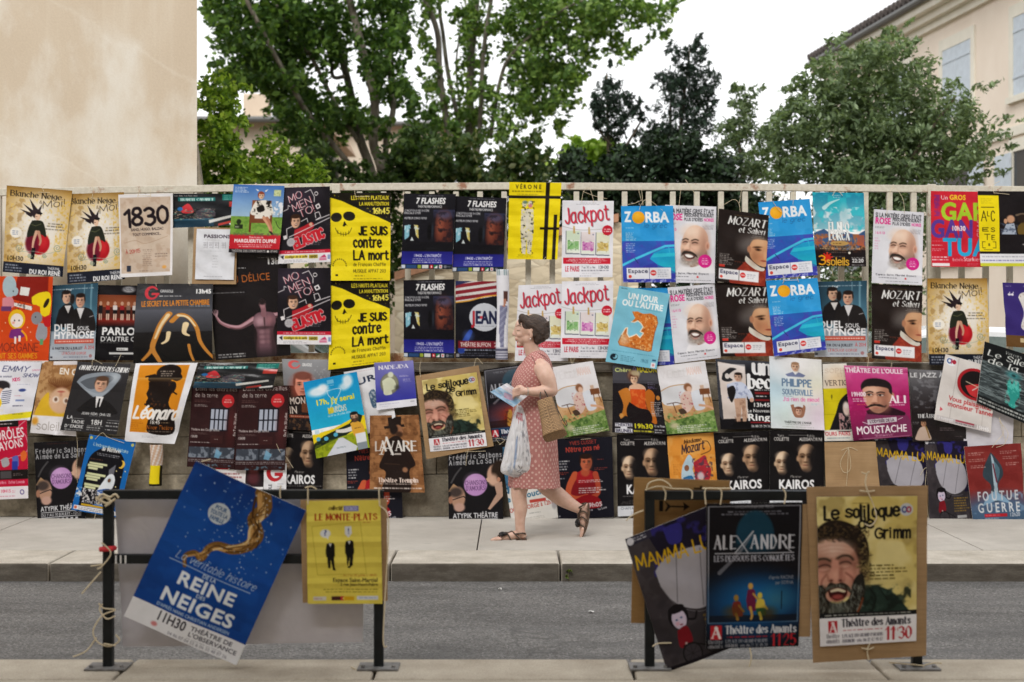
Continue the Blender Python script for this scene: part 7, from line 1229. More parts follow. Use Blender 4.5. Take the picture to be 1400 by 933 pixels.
def d_reine(a):
    a.bg('#114494'); a.G(0, 0, 100, 60, '#0d2f70', '#1454ac', 'v', .95, .5); a.G(0, 60, 100, 122, '#1654ae', '#103c84', 'v', .2, .8); a.N(0, 0, 100, 122, '#1c5cb4', .3, 22, .45)
    for p, w0, w1, c in (([(62, 2), (68, 14), (64, 26), (72, 38), (68, 50), (58, 58), (46, 60), (40, 66), (38, 76), (31, 74), (25, 80), (28, 88)], 13, 3, '#7a5628'), ([(60, 4), (65, 16), (68, 28), (66, 40), (70, 46), (56, 60), (42, 64), (36, 72), (26, 80)], 4, 1.4, '#c89a5c'), ([(66, 10), (70, 22), (64, 34), (66, 48), (50, 60), (38, 70)], 2.6, 1, '#e8c890'), ([(58, 8), (62, 24), (72, 34), (70, 52), (54, 62)], 2, 1, '#4a2e14')): a.limb(p, w0, w1, c)
    rs = np.random.RandomState(3); bp = np.array(spline([(62, 2), (68, 14), (64, 26), (72, 38), (68, 50), (58, 58), (46, 60), (40, 66), (38, 76), (31, 74), (25, 80), (28, 88)], 6))
    for k in range(60):
        i0 = rs.randint(0, len(bp) - 9); ww = 5.2 * (1 - i0 / len(bp)) + .8; o_ = rs.uniform(-ww, ww); q_ = bp[i0:i0 + 9:2] + np.array([[o_ * math.cos(m_ * .8), o_ * .5 * math.sin(m_ * .8 + o_)] for m_ in range(5)])
        a.L(q_, ['#3e2812', '#6a481f', '#a4783e', '#d0a668', '#8a6230'][rs.randint(5)], rs.uniform(.5, 1.1), True, .85)
    for k in range(150): x, y = rs.normal(58, 22), rs.normal(36, 26); (a.E(x, y, rs.uniform(.3, .8), rs.uniform(.3, .8), '#cfe2f4', rs.uniform(.4, .95), .3) if 0 < x < 100 and 2 < y < 118 else None)
    a.E(36, 34, 9.4, 9.4, '#c4ccd4'); a.T("POUR", 31, 31, 41, 3.6, '#2a4a78', 'b'); a.T("TOUTE LA", 28.5, 36, 43.5, 3.6, '#2a4a78', 'b'); a.T("FAMILLE", 30, 41, 42, 3.6, '#2a4a78', 'b')
    a.T("La véritable histoire", 18, 84, 88, 7, '#d0dcec', 'h', sl=.25, wt=.07, rot=-0); a.L([(14, 87), (86, 87)], '#c4d4e8', .6)
    a.T("DE LA", 45, 91, 57, 3.4, '#dce6f0', 'b'); a.T("REINE", 27, 104, 78, 11, '#e8eef4', 'x'); a.T("DES", 47, 109, 55, 3.2, '#dce6f0', 'b'); a.T("NEIGES", 20, 122.5, 84, 11.5, '#e8eef4', 'x')
    a.T("D'APRÈS HANS CHRISTIAN ANDERSEN", 20, 128.5, 84, 2.9, '#c8d8ea', 'b')
    a.R(0, 130.5, 100, 150, '#f0f1f6'); a.T("11H30", 24, 140.5, 50, 8.5, '#26222c', 'b'); a.T("THÉÂTRE DE", 54, 137, 90, 3.8, '#3a3844', 'b'); a.T("L'OBSERVANCE", 54, 142.5, 96, 3.8, '#3a3844', 'b'); a.E(25, 145, 2.6, 2, '#d05a5a', .7, .3); a.T("04 86 07 04 52 & 06 50 48 87 26", 38, 148.5, 90, 2.8, '#7a7a88', 'n'); a.M(54, 144, 90, 145.2, 1, '#8a8a98')
def d_monte(a):
    a.bg('#ead85e'); a.N(0, 0, 100, 150, '#dfca4c', .5, 24); a.T("collectif", 30, 14, 48, 5.5, '#5a4a1c', 's', sl=.2, wt=.3); a.R(50, 8, 70, 16, '#7a7ab0'); a.T("OC&CO", 52, 14.5, 68, 5, '#c8c8e4', 'b'); a.T("LE MONTE-PLATS", 12, 28.5, 94, 8.5, '#a03818', 's', wt=.26); a.M(76, 31, 93, 33.5, 1, '#a84a28', .7)
    a.L([(7, 38), (72, 31), (79, 106), (14, 108), (7, 38)], '#a89428', .5)
    a.E(25, 48, 7, 6, '#dfe2e6', 1, .15); a.P([(26, 53), (29, 57), (29, 51)], '#dfe2e6'); a.T("?", 22.5, 51, 27.5, 8, '#2c3a7c', 'b'); a.P([(51, 38), (60, 37.4), (60.6, 48), (56, 54), (51, 49)], '#dfe2e6'); a.T("!", 55, 48.5, 57.5, 8, '#2c3a7c', 'b')
    for cx, y0, t in ((31.5, 62.5, 0), (57, 59, 1)):
        a.S([(cx - 4.6, y0), (cx + 4.6, y0 - .6), (cx + 6, y0 + 9), (cx + 5, y0 + 20), (cx - 4.6, y0 + 20), (cx - 6, y0 + 9)], '#14120e'); a.P([(cx - 4.6, y0 + 18), (cx + 4.8, y0 + 18), (cx + 5.4 - t, y0 + 34), (cx + 7 - 7 * t, y0 + 39), (cx + 3 - 6 * t, y0 + 38.4), (cx + .6, y0 + 23), (cx - .4, y0 + 36), (cx - 3, y0 + 36)], '#14120e'); a.P([(cx - 1.8, y0), (cx + 1.8, y0), (cx, y0 + 5)], '#e4e4e0'); a.L([(cx - 5, y0 + 8), (cx - 4, y0 + 18)], '#2e2a22', .5)
    a.T("du 7 au 30 juillet à 18h05", 48, 110, 93, 3.6, '#b06a28', 'n'); a.T("Espace Saint-Martial", 34, 118, 94, 5.6, '#231e0e', 'b'); a.T("2 rue Jean-Henri-Fabre", 44, 123.5, 94, 4.2, '#3a3418', 'b'); a.M(8, 127, 94, 134, 2, '#7a6e20', .7, align='r'); a.R(8, 139, 25, 144.5, '#dcd8d0'); a.R(32, 139, 44, 144.5, '#4a2420'); a.P([(44, 139), (49, 139), (46, 142), (49, 144.5), (44, 144.5)], '#c02838'); a.R(49, 139, 62, 144.5, '#d8a818'); a.R(66, 138, 94, 144, '#dce0e6'); a.M(68, 140, 92, 142, 1, '#4a6ab0', .9, align='j'); a.M(9, 141, 24, 143, 1, '#b06a6a', .8)
def d_alex(a):
    a.bg('#0f0d12'); b = '#86868e'
    for r in ((2, 3, 98, 4), (2, 123, 98, 124), (2, 3, 3, 124), (97, 3, 98, 124)): a.R(*r, b)
    a.T("LA COMPAGNIE DES TREIZE", 30, 5.5, 70, 3, '#a0a0a8', 'n'); a.M(15, 8, 86, 13, 2, '#8a8a94', .8, align='c'); a.E(51, 34, 20, 26, '#123c50', .95, .06); a.R(30, 42, 72, 62, '#0f0d12'); a.E(52, 44, 22, 8, '#123c50', .8, .4)
    a.E(50, 108, 48, 30, '#0f4a80', .95, .6); a.E(60, 96, 34, 14, '#1668a4', .8, .8); a.R(3, 116, 97, 123, '#0e1420', .8); a.E(74, 100, 14, 10, '#4a7a80', .5, .8)
    for cx, cy, h, c1, c2 in ((32, 102, 18, '#a07a34', '#7a2a24'), (47, 90, 26, '#c89a4c', '#6c1c40'), (57, 100, 20, '#d8c04a', '#1e5a34')):
        a.E(cx, cy - 4, 2.6, 3.4, c1, 1, .2); a.S([(cx - 3, cy), (cx + 4, cy), (cx + 5, cy + h * .5), (cx - 4, cy + h * .5)], c2 if cx != 57 else c1); a.S([(cx - 4, cy + h * .45), (cx + 5, cy + h * .45), (cx + 7, cy + h * .8), (cx - 2, cy + h * .8)], c2); a.limb([(cx, cy + h * .7), (cx + 2, cy + h), (cx + 1, 120)], 3, 2, c1); a.limb([(cx + 3, cy + 4), (cx + 8, cy + 10)], 2, 1.6, c1)
    a.E(30, 112, 10, 6, '#5a3a14', .7, .6); a.E(66, 114, 8, 6, '#4a3414', .7, .6); a.L([(80, 92), (80, 110)], '#0a1420', 1)
    a.limb([(49, 30), (34, 52), (14, 72)], 2, 4, '#7c7c84', .75); a.L([(32, 34), (44, 52)], '#b8b8c0', 1.1); a.L([(49, 29.5), (30, 52)], '#c8c8d0', 1.1)
    for t, x0, x1 in (("A", 9, 15), ("L", 18.5, 22), ("E", 26, 31), ("A", 47, 54), ("N", 58, 64), ("D", 68, 73), ("R", 77, 84), ("E", 87, 92)): a.T(t, x0, 47, x1, 13, '#c4c4cc', 's', wt=.2)
    a.L([(83, 46), (89, 51)], '#c4c4cc', .8); a.R(9, 51.5, 92, 52.5, '#b8b8c0'); a.T("LES DESSOUS DES CONQUÊTES", 9, 60, 92, 5.5, '#a4a4ae', 's', wt=.34); a.T("d'après RACINE", 66, 79, 92, 3.4, '#8a8a94', 'b'); a.T("par SOTHA", 73, 84.5, 92, 3.4, '#8a8a94', 'b')
    a.R(5, 126, 17, 141, '#b8242e'); a.T("A", 7, 139, 15, 11, '#efe4e4', 's', wt=.3); a.R(9, 128, 13, 129.5, '#efe4e4'); a.T("théâtre", 3, 145, 18, 4, '#b8b8be', 's'); a.T("amants", 3, 150, 18, 4.5, '#b8b8be', 's'); a.T("Théâtre des Amants", 21, 134.5, 96, 7.5, '#d8d8de', 's', wt=.28); a.M(22, 137, 67, 139.5, 1, '#b02830', .9, align='j'); a.T("1, PLACE DU GRAND PARADIS", 21, 144, 66, 3, '#9a9aa2', 's', wt=.4); a.T("AVIGNON - rés. 06 27 37 45 20", 21, 148.5, 66, 3, '#9a9aa2', 's', wt=.4); a.T("11", 70, 148, 79, 11.5, '#b8242e', 's', wt=.2); a.T("H", 80, 141, 83, 3, '#b8242e', 's'); a.T("25", 84, 148, 96, 11.5, '#b8242e', 's', wt=.2)
def d_grimm(a):
    a.bg('#d2bc6c'); a.N(0, 0, 100, 122, '#eadb9c', .8, 26, .42); a.N(0, 0, 100, 122, '#9c8648', .6, 18, .52); a.E(70, 92, 26, 26, '#e2d490', .6, .8)
    k = '#171410'; a.M(36, 6, 62, 8.5, 1, '#7a6a30', .8)
    a.E(89, 14, 6.5, 6.5, '#c8ccd0'); a.E(87, 14, 2.8, 3.6, '#3a4a8a'); a.E(87, 14, 1.4, 2, '#c8ccd0'); a.E(91.5, 14, 2.6, 3.4, '#a83048'); a.E(91.5, 14, 1.2, 1.8, '#c8ccd0')
    # laughing bearded man, cropped by the left edge
    rs = np.random.RandomState(8); a.S([(28, 123), (34, 104), (48, 91), (62, 92), (76, 99), (86, 110), (92, 123), (60, 124)], '#22332b'); a.N(30, 90, 94, 123, '#121c17', .8, 9, .5); a.N(34, 90, 94, 123, '#3c5246', .5, 7, .6); a.L([(52, 93), (58, 104), (54, 118)], '#101814', 1.6, True); a.L([(62, 94), (70, 106)], '#101814', 1.2)
    def curls(n, fx, cols, w_=1.0):
        for k in range(n):
            x, y = fx(); r, t0 = rs.uniform(1.2, 3.2), rs.uniform(0, 6.28); a.L([(x + r * math.cos(t0 + q_), y + r * .9 * math.sin(t0 + q_)) for q_ in (0, .9, 1.8, 2.6)], cols[rs.randint(len(cols))], w_ * rs.uniform(.5, 1.1), True)
    hc = ['#1c1510', '#2e2218', '#4a3824', '#6e5836', '#15100c']
    a.S([(-4, 36), (8, 26), (22, 24), (38, 30), (48, 40), (52, 56), (50, 72), (44, 82), (38, 60), (20, 48), (-4, 54)], '#241b13'); a.E(48, 74, 5, 16, '#5c4e30', .8, .5); a.N(40, 56, 54, 92, '#8a7a48', .7, 4, .5)
    a.S([(-4, 50), (10, 43), (26, 46), (37, 55), (42, 70), (41, 86), (36, 98), (20, 104), (-4, 102)], '#c4907a'); a.E(14, 52, 17, 8, '#e2c0ae', .9, .6); a.E(38, 76, 5, 20, '#8a5848', .7, .6); a.E(2, 66, 8, 12, '#b07c68', .5, .7); a.N(0, 44, 42, 92, '#d8a892', .45, 5, .55)
    for y in (50, 54, 58): a.L([(2, y + 1), (14, y - 1), (26, y), (33, y + 2)], '#b07e6a', .7, True, .7)
    curls(70, lambda: (rs.uniform(-2, 46), 27 + 8 * rs.rand() + abs(rs.normal()) * 3), hc); curls(60, lambda: (rs.uniform(-2, 34), 36 + rs.uniform(0, 8)), hc); curls(70, lambda: (46 + rs.normal() * 3.2, rs.uniform(34, 84)), hc + ['#8a7648', '#a08c58'])
    for ex, ey, s_ in ((6, 69, -1), (27, 66.5, 1)):
        a.E(ex, ey, 9, 6, '#9a6656', .75, .6); a.L([(ex - 8 * s_, ey - 3.5), (ex - 2 * s_, ey - 6.5), (ex + 5 * s_, ey - 6), (ex + 9 * s_, ey - 2)], '#33261c', 2.2, True); a.L([(ex - 6, ey + 1.6), (ex - 1, ey - .4), (ex + 4, ey - .2), (ex + 7, ey + 1.8)], '#2a1712', 1.3, True); a.E(ex, ey + 4.6, 7, 1.8, '#d0a08c', .8, .5); a.L([(ex - 6, ey + 5.4), (ex, ey + 6.6), (ex + 6, ey + 5)], '#8a5446', .8, True); a.L([(ex - 5, ey - 2.4), (ex, ey - 3.6), (ex + 6, ey - 2)], '#7a4a3e', .7, True)
    for d_ in (0, 2.2, 4.4): a.L([(34, 66 + d_), (39, 64 + d_ * 1.6)], '#8a5848', .6)
    a.L([(14, 62), (13, 68)], '#8a5a4a', .8); a.L([(19, 61), (20, 67)], '#8a5a4a', .8)
    a.S([(14, 64), (20, 64), (23, 74), (27, 80), (24, 85), (18, 86), (12, 84.5), (10.5, 79), (13, 74)], '#cf927e'); a.E(18, 79, 5, 5, '#e2a892', .9, .6); a.E(23.5, 78, 2.4, 7, '#8e5648', .7, .6); a.E(13.4, 84.6, 1.9, 1.2, '#48201a', .95, .3); a.E(22.4, 84.8, 2, 1.2, '#48201a', .95, .3); a.L([(10, 80), (10.5, 84.5), (13, 86)], '#8e5648', .9, True); a.L([(27, 80), (26.5, 85), (23, 86.6)], '#8e5648', .9, True)
    a.E(32, 79, 6, 6, '#dc9a86', .75, .6); a.E(2, 80, 5, 6, '#dc9a86', .75, .6); a.L([(9, 78), (4, 84), (3, 92)], '#8a5446', 1.3, True); a.L([(28, 77), (35, 83), (37, 92)], '#844e42', 1.5, True)
    a.B(0, 44, 43, 104, .7)
    a.S([(-4, 90), (4, 89), (7, 94), (8, 102), (14, 107), (22, 108), (30, 104), (33, 97), (35, 88), (40, 80), (46, 80), (47, 100), (40, 116), (20, 123), (-4, 122)], '#221f1a')
    bc_ = ['#1a1815', '#2e2d27', '#4c4d45', '#70736a', '#8c8f86', '#3a3226']
    for k in range(330):
        x, y = rs.uniform(-2, 46), rs.uniform(88, 119)
        if y < 104 and 7 < x < 34 - (104 - y) * .0 and not (x > 33): continue
        a.L([(x, y), (x + rs.uniform(-1.4, 1.6), y + rs.uniform(2, 4)), (x + rs.uniform(-2.4, 2.4), y + rs.uniform(4, 6.5))], bc_[rs.randint(len(bc_))], rs.uniform(.35, .8), True)
    a.E(21, 113, 9, 6, '#6c7268', .55, .6)
    a.S([(7, 93), (12, 86.6), (18, 88), (25, 87), (32, 92), (34, 99), (28, 94), (20, 91.6), (12, 93), (7, 98)], '#2c261e')
    for k in range(60): x = rs.uniform(8, 32); y = 88 + abs(x - 19) * .32; a.L([(x, y), (x + (x - 19) * .1, y + rs.uniform(2, 4.6))], bc_[rs.randint(len(bc_))], .6)
    a.S([(10, 94), (20, 91.6), (29, 95), (28, 101), (22, 105), (15, 104.4), (11, 100)], '#3a100f'); a.S([(12, 94.4), (20, 92.4), (27.6, 95.2), (26, 97), (20, 95.6), (13, 96.4)], '#e0d2b4'); a.E(19.5, 101, 5.5, 2.4, '#a04a44', .95, .3); a.L([(12, 102), (18, 105.4), (26, 103.4)], '#b4705e', 1.3, True)
    a.limb([(37, 122), (42, 112), (45, 103)], 2, 1.4, '#7a3a1c'); a.B(0, 24, 94, 122, .35)
    a.R(0, 117, 100, 122, '#17191a'); a.M(6, 118.5, 94, 120.5, 1, '#b8b8b0', .9, align='j')
    a.M(52, 69, 92, 86, 5, '#4a4018', .85)
    for t, x0, x1, y, h in (("L", 8, 13, 23.5, 13), ("e", 15, 22, 22.5, 12.5), ("s", 29, 35, 21, 11.5), ("o", 37, 42, 21.5, 12), ("l", 44, 46, 24, 14.5), ("i", 47.5, 49.5, 21.5, 11.5), ("l", 51.5, 53.5, 24, 14.5), ("o", 55.5, 60, 21, 12), ("q", 62, 67, 21, 12), ("u", 69, 74, 20.5, 12), ("e", 76, 82, 20, 13), ("d", 42, 48, 32.5, 11), ("e", 50, 56.5, 32, 11.5), ("G", 58, 65, 43, 10), ("r", 67, 70.5, 43, 12), ("i", 73, 75, 42.5, 10), ("m", 77, 84, 43, 11.5), ("m", 86, 93, 43, 11.5)):
        a.T(t, x0, y, x1, h, '#171410', 'h', wt=.2, jit=.02)
    a.R(0, 122, 100, 150, '#f0eef2'); a.R(9, 125, 18.5, 137, '#b8242e'); a.T("A", 10.8, 136, 16.8, 9, '#efe4e4', 's', wt=.3); a.R(12, 126.5, 15.5, 127.5, '#efe4e4'); a.T("théâtre", 7, 142, 20, 4, '#55525a', 's'); a.T("amants", 7, 147, 20, 4.2, '#55525a', 's'); a.T("Théâtre des Amants", 23, 131, 93, 7, '#38363e', 's', wt=.28); a.M(24, 134, 65, 136, 1, '#b84a50', .9, align='j'); a.T("1, PLACE DU GRAND PARADIS", 23, 142, 65, 3, '#6a6872', 's', wt=.4); a.T("AVIGNON - rés. 06 12 47 91 47", 23, 147, 65, 3, '#6a6872', 's', wt=.4); a.T("11", 68, 146, 76, 12, '#b8242e', 's', wt=.2); a.T("H", 77.5, 138, 80.5, 3, '#b8242e', 's'); a.T("30", 82, 146, 94, 12, '#b8242e', 's', wt=.2)
def d_blank(a):
    a.bg('#d9d6de'); a.N(0, 0, 100, 150, '#cfccd4', .6, 30); a.N(0, 0, 100, 150, '#e2e0e4', .4, 9, .6)
def d_card(a):
    a.bg('#b08a5c'); a.N(0, 0, 100, 150, '#a07a4e', .5, 12, .4, asp=.08); a.N(0, 0, 100, 150, '#bc966a', .4, 30)
def d_box(a):
    a.bg('#a88354'); a.N(0, 0, 100, 150, '#9a7648', .5, 12, .4, asp=.06); k = '#1a140e'; a.R(38, 7, 68 - 16, 9, '#a88354'); a.R(62, 8.5, 76, 10.5, k, .8); a.R(68, 6.5, 71, 9, k, .8)
    a.R(26.5, 23, 30.5, 34, k); a.P([(32, 23), (38, 28), (44, 27.6), (52, 27.6), (51, 24), (58, 28.5), (51, 33), (52, 29.4), (38, 29.4), (34, 34), (32, 34), (35, 28.5)], k)

def d_alexwall(a):
    d_alex(a); a.G(3, 4, 97, 60, '#8a8c94', '#2a2a30', 'v', .55, .1); a.E(50, 96, 46, 22, '#8a2a1c', .85, .5); a.E(60, 92, 20, 10, '#c8502c', .6, .7); a.R(3, 108, 97, 123, '#2a1010', .7)  # grey fade from the top is a reflection painted over the artwork
    for x, h in ((40, 22), (54, 28), (66, 24), (76, 18)): a.E(x, 112 - h, 2.4, 3, '#c89a4a', 1, .3); a.S([(x - 4, 115 - h), (x + 4, 115 - h), (x + 6, 119), (x - 6, 119)], '#b8863a' if x != 54 else '#7a2a20')
    a.N(30, 84, 84, 120, '#3a1a10', .6, 4, .55)
# ---------------------------------------------------------------- hanging the posters
_chars = sorted(set(open_chars if False else "ABCDEFGHIJKLMNOPQRSTUVWXYZabcdefghijklmnopqrstuvwxyz0123456789.,:;'!?&+-/()“”ÀÂÇÈÉÊÎÔàâçèéêëîïñôöùûÑ"))
_bf_build(_chars)
PAPER = mat_print("printed_paper", 0.55, 0.12); GLOSS = mat_print("glossy_printed_paper", 0.25, 0.35)
def m_twine():
    m = NT("twine"); f = m.noise(m.coord((1, 1, 1)), 300, 2)
    m.set(Base_Color=m.ramp(f, [(.3, (0.45, 0.36, 0.22)), (.7, (0.72, 0.63, 0.46))]), Roughness=0.9); return m.m
TWINE = m_twine()
def m_card():
    m = NT("brown_cardboard"); v = m.coord((1, 1, 1)); f = m.noise(v, 5, 5); g = m.noise(m.coord((1.2, 1, 70)), 2.2, 3, .6)
    c = m.ramp(f, [(.3, (0.27, 0.165, 0.075)), (.7, (0.36, 0.23, 0.115))]); c = m.mix(.35, c, m.ramp(g, [(.35, (.38, .38, .38)), (.65, (.6, .6, .6))]), 'OVERLAY')
    m.set(Base_Color=c, Roughness=.85); m.bump(g, .25, .003); return m.m
CARD = m_card()
_ART = {}
def art(fn, gw, gh):
    k = (fn.__name__, gw, gh)
    if k not in _ART:
        a = Art(gw * 2, gh * 2, seed=len(fn.__name__) * 7 + ord(fn.__name__[2])); fn(a)
        c = a.a.reshape(gh, 2, gw, 2, 3).mean((1, 3)); _ART[k] = lin(c) * 0.84
    return _ART[k]
_SZ = {}
def sheet(name, corners, Y0, fn=None, gs=None, res=1.4, wv=0.0038, cyl=0.0, hcyl=0.0, folds=0, fold=0.003, foldup=False, lift=None, lean=0.0, thick=0.0012, mat=None, parent=None, seed=0, back='#e4e0d8', cut=None):
    """one printed sheet or board: a fine grid in front, rim and back behind"""
    TL, TR, BR, BL = [np.array(c, float) for c in corners]
    if fn is not None:
        if gs is None:
            wpx = (np.linalg.norm(TR - TL) + np.linalg.norm(BR - BL)) / 2; hpx = (np.linalg.norm(BL - TL) + np.linalg.norm(BR - TR)) / 2
            key = fn.__name__
            if key not in _SZ or abs(_SZ[key][2] - wpx) > 20: _SZ[key] = (max(24, int(wpx * res)), max(24, int(hpx * res)), wpx)
            gs = _SZ[key]
        nu, nv = gs[0], gs[1]; cols = art(fn, nu, nv).reshape(-1, 3)
    else: nu, nv = 14, 20; cols = None
    r = np.random.RandomState(seed * 13 + 5); ph = r.uniform(0, 6.28, 6); fr = r.uniform(.6, 1.7, 4)
    def pos(u, v, off):
        P = (TL[None] * ((1 - u) * (1 - v))[:, None] + TR[None] * (u * (1 - v))[:, None] + BR[None] * (u * v)[:, None] + BL[None] * ((1 - u) * v)[:, None])
        b = wv * (np.sin(2 * math.pi * u * fr[0] + ph[0]) * .6 + np.sin(2 * math.pi * (v * fr[1] + u * .4) + ph[1]) * .7 + .5 * np.sin(2 * math.pi * (v * 2.3 * fr[2] - u * 1.3) + ph[2]) + .3 * np.sin(9 * u + 5 * v + ph[3]))
        b = b + cyl * np.sin(math.pi * u) + hcyl * np.sin(math.pi * v * .95 + .1)
        for k in range(folds): b = b + fold * np.maximum(0, 1 - np.abs(v - (k + 1) / (folds + 1)) / .05) * (1 if k % 2 or foldup else -1)
        if lift:
            for cu, cv, amp, rad in lift: b = b + amp * np.clip(1 - np.hypot(u - cu, v - cv) / rad, 0, 1) ** 2
        b = b + lean * v
        X = (P[:, 0] - 700) * Y0 / F; Z = CZ - (P[:, 1] - HY) * Y0 / F
        return np.stack([X, Y0 - b + off, Z], 1)
    def grid(nu, nv, off):
        V_, U_ = np.meshgrid(np.linspace(0, 1, nv), np.linspace(0, 1, nu), indexing='ij'); return pos(U_.ravel(), V_.ravel(), off)
    def quads(nu, nv, base, flip):
        i = (np.arange(nv - 1)[:, None] * nu + np.arange(nu - 1)[None]).ravel() + base
        q = np.stack([i, i + nu, i + nu + 1, i + 1], 1); return q[:, ::-1] if flip else q
    front = grid(nu, nv, 0); bu, bv = 26, (min(nv, 110) if folds else 40); bk = grid(bu, bv, thick + .0006)
    n = 40; t = np.linspace(0, 1, n, endpoint=False); z = np.zeros(n); o = np.ones(n)
    pu = np.concatenate([t, o, 1 - t, z]); pv = np.concatenate([z, t, o, 1 - t]); m = len(pu)
    ra, rb = pos(pu, pv, 0), pos(pu, pv, thick)
    V = np.concatenate([front, bk, ra, rb]); b1 = len(front); b2 = b1 + len(bk); b3 = b2 + m; k = np.arange(m)
    Q = np.concatenate([quads(nu, nv, 0, False), quads(bu, bv, b1, True), np.stack([b2 + k, b2 + (k + 1) % m, b3 + (k + 1) % m, b3 + k], 1)])
    me = mesh_np(V, Q, name)
    if cols is not None:
        bc = lin(hx(back)) * .8; set_col(me, np.concatenate([cols, np.tile(bc, (len(V) - b1, 1))]))
    return link(name, me, mat or PAPER, parent, smooth=True)

def twine(parent, paths, Y, r=0.0016):
    for p in paths:
        mb = MB()
        q = spline([W(x, y, Y) + Vector((0, random.uniform(-.004, .004) if i not in (0,) else 0, 0)) for i, (x, y) in enumerate(p)], 6)
        mb.tube(q, r, 5); mb.build("twine", TWINE, parent)

NP = [0]
def poster(fn, corners, layer, label, group=None, card=None, tw=None, Y=None, mat=None, tr=0.0016, **kw):
    NP[0] += 1
    Y = Y if Y is not None else 10.945 - 0.016 * layer
    kw.setdefault('seed', NP[0]); rl = random.Random(NP[0] * 31)
    if not card and 'thick' not in kw and 'lift' not in kw: kw['lift'] = [(rl.choice((0, 1)), 1, rl.uniform(.004, .02), rl.uniform(.3, .55)), (rl.choice((0, 1)), rl.choice((0, 1)), rl.uniform(.002, .009), .3)]
    if card:
        cs = card; e = empty("theatre_poster", tuple(W(np.mean([c[0] for c in cs]), max(c[1] for c in cs), Y)), label, "poster", group)
        e["wloc"] = list(e.location)
        kc = {k: v for k, v in kw.items() if k in ('wv', 'cyl', 'lean', 'hcyl')}
        sheet("cardboard_backing", cs, Y + .004, None, thick=.006, mat=CARD, parent=e, seed=kw['seed'], **kc)
        o = sheet("printed_sheet", corners, Y - .004, fn, parent=e, mat=mat, **kw); root = e
    else:
        o = sheet("theatre_poster", corners, Y, fn, mat=mat, **kw); root = o
        tag(o, label, "poster", group)
    if tw: twine(root, tw, Y - 0.006 - max(0, kw.get('hcyl', 0)) * 0, tr)
    return root
def q(*c): return [(c[0], c[1]), (c[2], c[3]), (c[4], c[5]), (c[6], c[7])]
GW = "gold posters with a witch on a red chair"
# ---- upper row
poster(d_witch, q(9.4, 253.7, 98.9, 260.9, 85.7, 378.9, 4.3, 372), 2, "gold witch poster at the far left end of the railing, tilted clockwise", GW, wv=.004, tw=[[(60, 262), (58, 256), (62, 252)], [(52, 263), (68, 264)]])
poster(d_witch, q(91, 265.7, 169.7, 263, 171.4, 382, 92.6, 388.3), 1, "gold witch poster tucked between its tilted twin and the beige 1830 sheet", GW, tw=[[(126, 271), (128, 258), (125, 254)], [(124, 271), (136, 272)]])
poster(d_1830, q(162, 266.6, 236.2, 264.3, 236.2, 376.3, 164.6, 379.7), 3, "beige poster with big brush written 1830 on the railing", tw=[[(188, 272), (191, 258)], [(206, 271), (206, 258)], [(188, 268), (206, 268)]])
poster(d_cabaret, q(236.3, 264.9, 330, 265, 330, 308, 236.6, 312), 1, "dark landscape cabaret poster with teal strip, upper one beside the beige 1830 sheet", "cabaret posters with a heap of costumes")
poster(d_passions, q(269, 313, 322, 314, 319.5, 383, 266.5, 382), 2, "white typed sheet with Korean letters on brown cardboard", card=q(265.4, 311, 323.7, 312, 322.9, 389, 262.3, 388.3))
poster(d_cow, q(319.4, 252.3, 389.4, 254.6, 382, 346.6, 312.6, 345.4), 4, "poster of a person in cow print with horns, seated in a meadow", tw=[[(372, 253), (373, 247)]])
GM = "black posters with white tangled line lettering"
poster(d_momento, q(388.9, 256.8, 451.1, 255.1, 452, 358.3, 380.3, 360.9), 3, "black MOMENTO poster with a red jumper, upper of two, touching the top rail", GM)
GS = "yellow skull posters"
poster(d_skull, q(450.3, 264, 534.3, 263.7, 533.4, 383.7, 452.9, 384), 2, "yellow poster with black skull face, upper of the two", GS, folds=5, fold=.003, tw=[[(486, 269), (505, 269)], [(486, 268), (484, 257)]])
GF = "dark blue banded posters titled 7 FLASHES"
poster(d_flash, q(552.3, 264.9, 623.4, 265.7, 618, 368.2, 548.5, 367.7), 2, "dark 7 FLASHES poster right of the upper yellow skull poster", GF)
poster(d_flash, q(623, 268.3, 692.6, 271, 688, 371.5, 618.3, 371.7), 1, "dark 7 FLASHES poster touching the yellow poster with black bars", GF)
poster(d_verone, q(696.3, 249.4, 767.7, 250.3, 762, 355.2, 694.3, 354.5), 3, "yellow poster with crossing black bars and two embracing figures", folds=6, fold=.002, tw=[[(742, 356), (746, 352)]])
GJ = "white posters with banknotes pegged on a line"
poster(d_jackpot, q(768.9, 274.3, 839.2, 275.1, 837.4, 379.2, 767.7, 379.7), 2, "white banknote poster hanging alone in the top row below bare railing", GJ, tw=[[(795, 277), (798, 262), (806, 258), (812, 277)], [(797, 262), (812, 268), (830, 272)]])
GB = "blue seaside posters with an orange sun for an O"
poster(d_boat, q(848.9, 282, 920.2, 281.7, 924, 386, 851.7, 386.6), 3, "blue boat poster with orange sun, the one farthest left in the top row", GB, tw=[[(874, 288), (877, 279), (886, 273), (906, 288)], [(877, 275), (872, 256)], [(879, 281), (877, 256)], [(858, 280), (868, 278), (877, 274)]])
GG = "pale posters of a laughing bald bearded man"
poster(d_grey, q(909.4, 280.3, 979.2, 282.9, 977.1, 387.8, 905, 386), 2, "bald laughing man poster tucked between blue boat poster and black portrait poster, top row", GG, tw=[[(928, 284), (931, 256)], [(952, 268), (944, 256), (937, 246)]])
GZ = "black portrait posters of a wigged man in red"
poster(d_wig, q(982.6, 285.4, 1051.2, 294.5, 1046, 392, 978.5, 384.9), 4, "black wigged man poster hanging tilted in the top row", GZ, tw=[[(1012, 290), (1010, 278), (1003, 273), (990, 280)], [(1011, 278), (1014, 258)]])
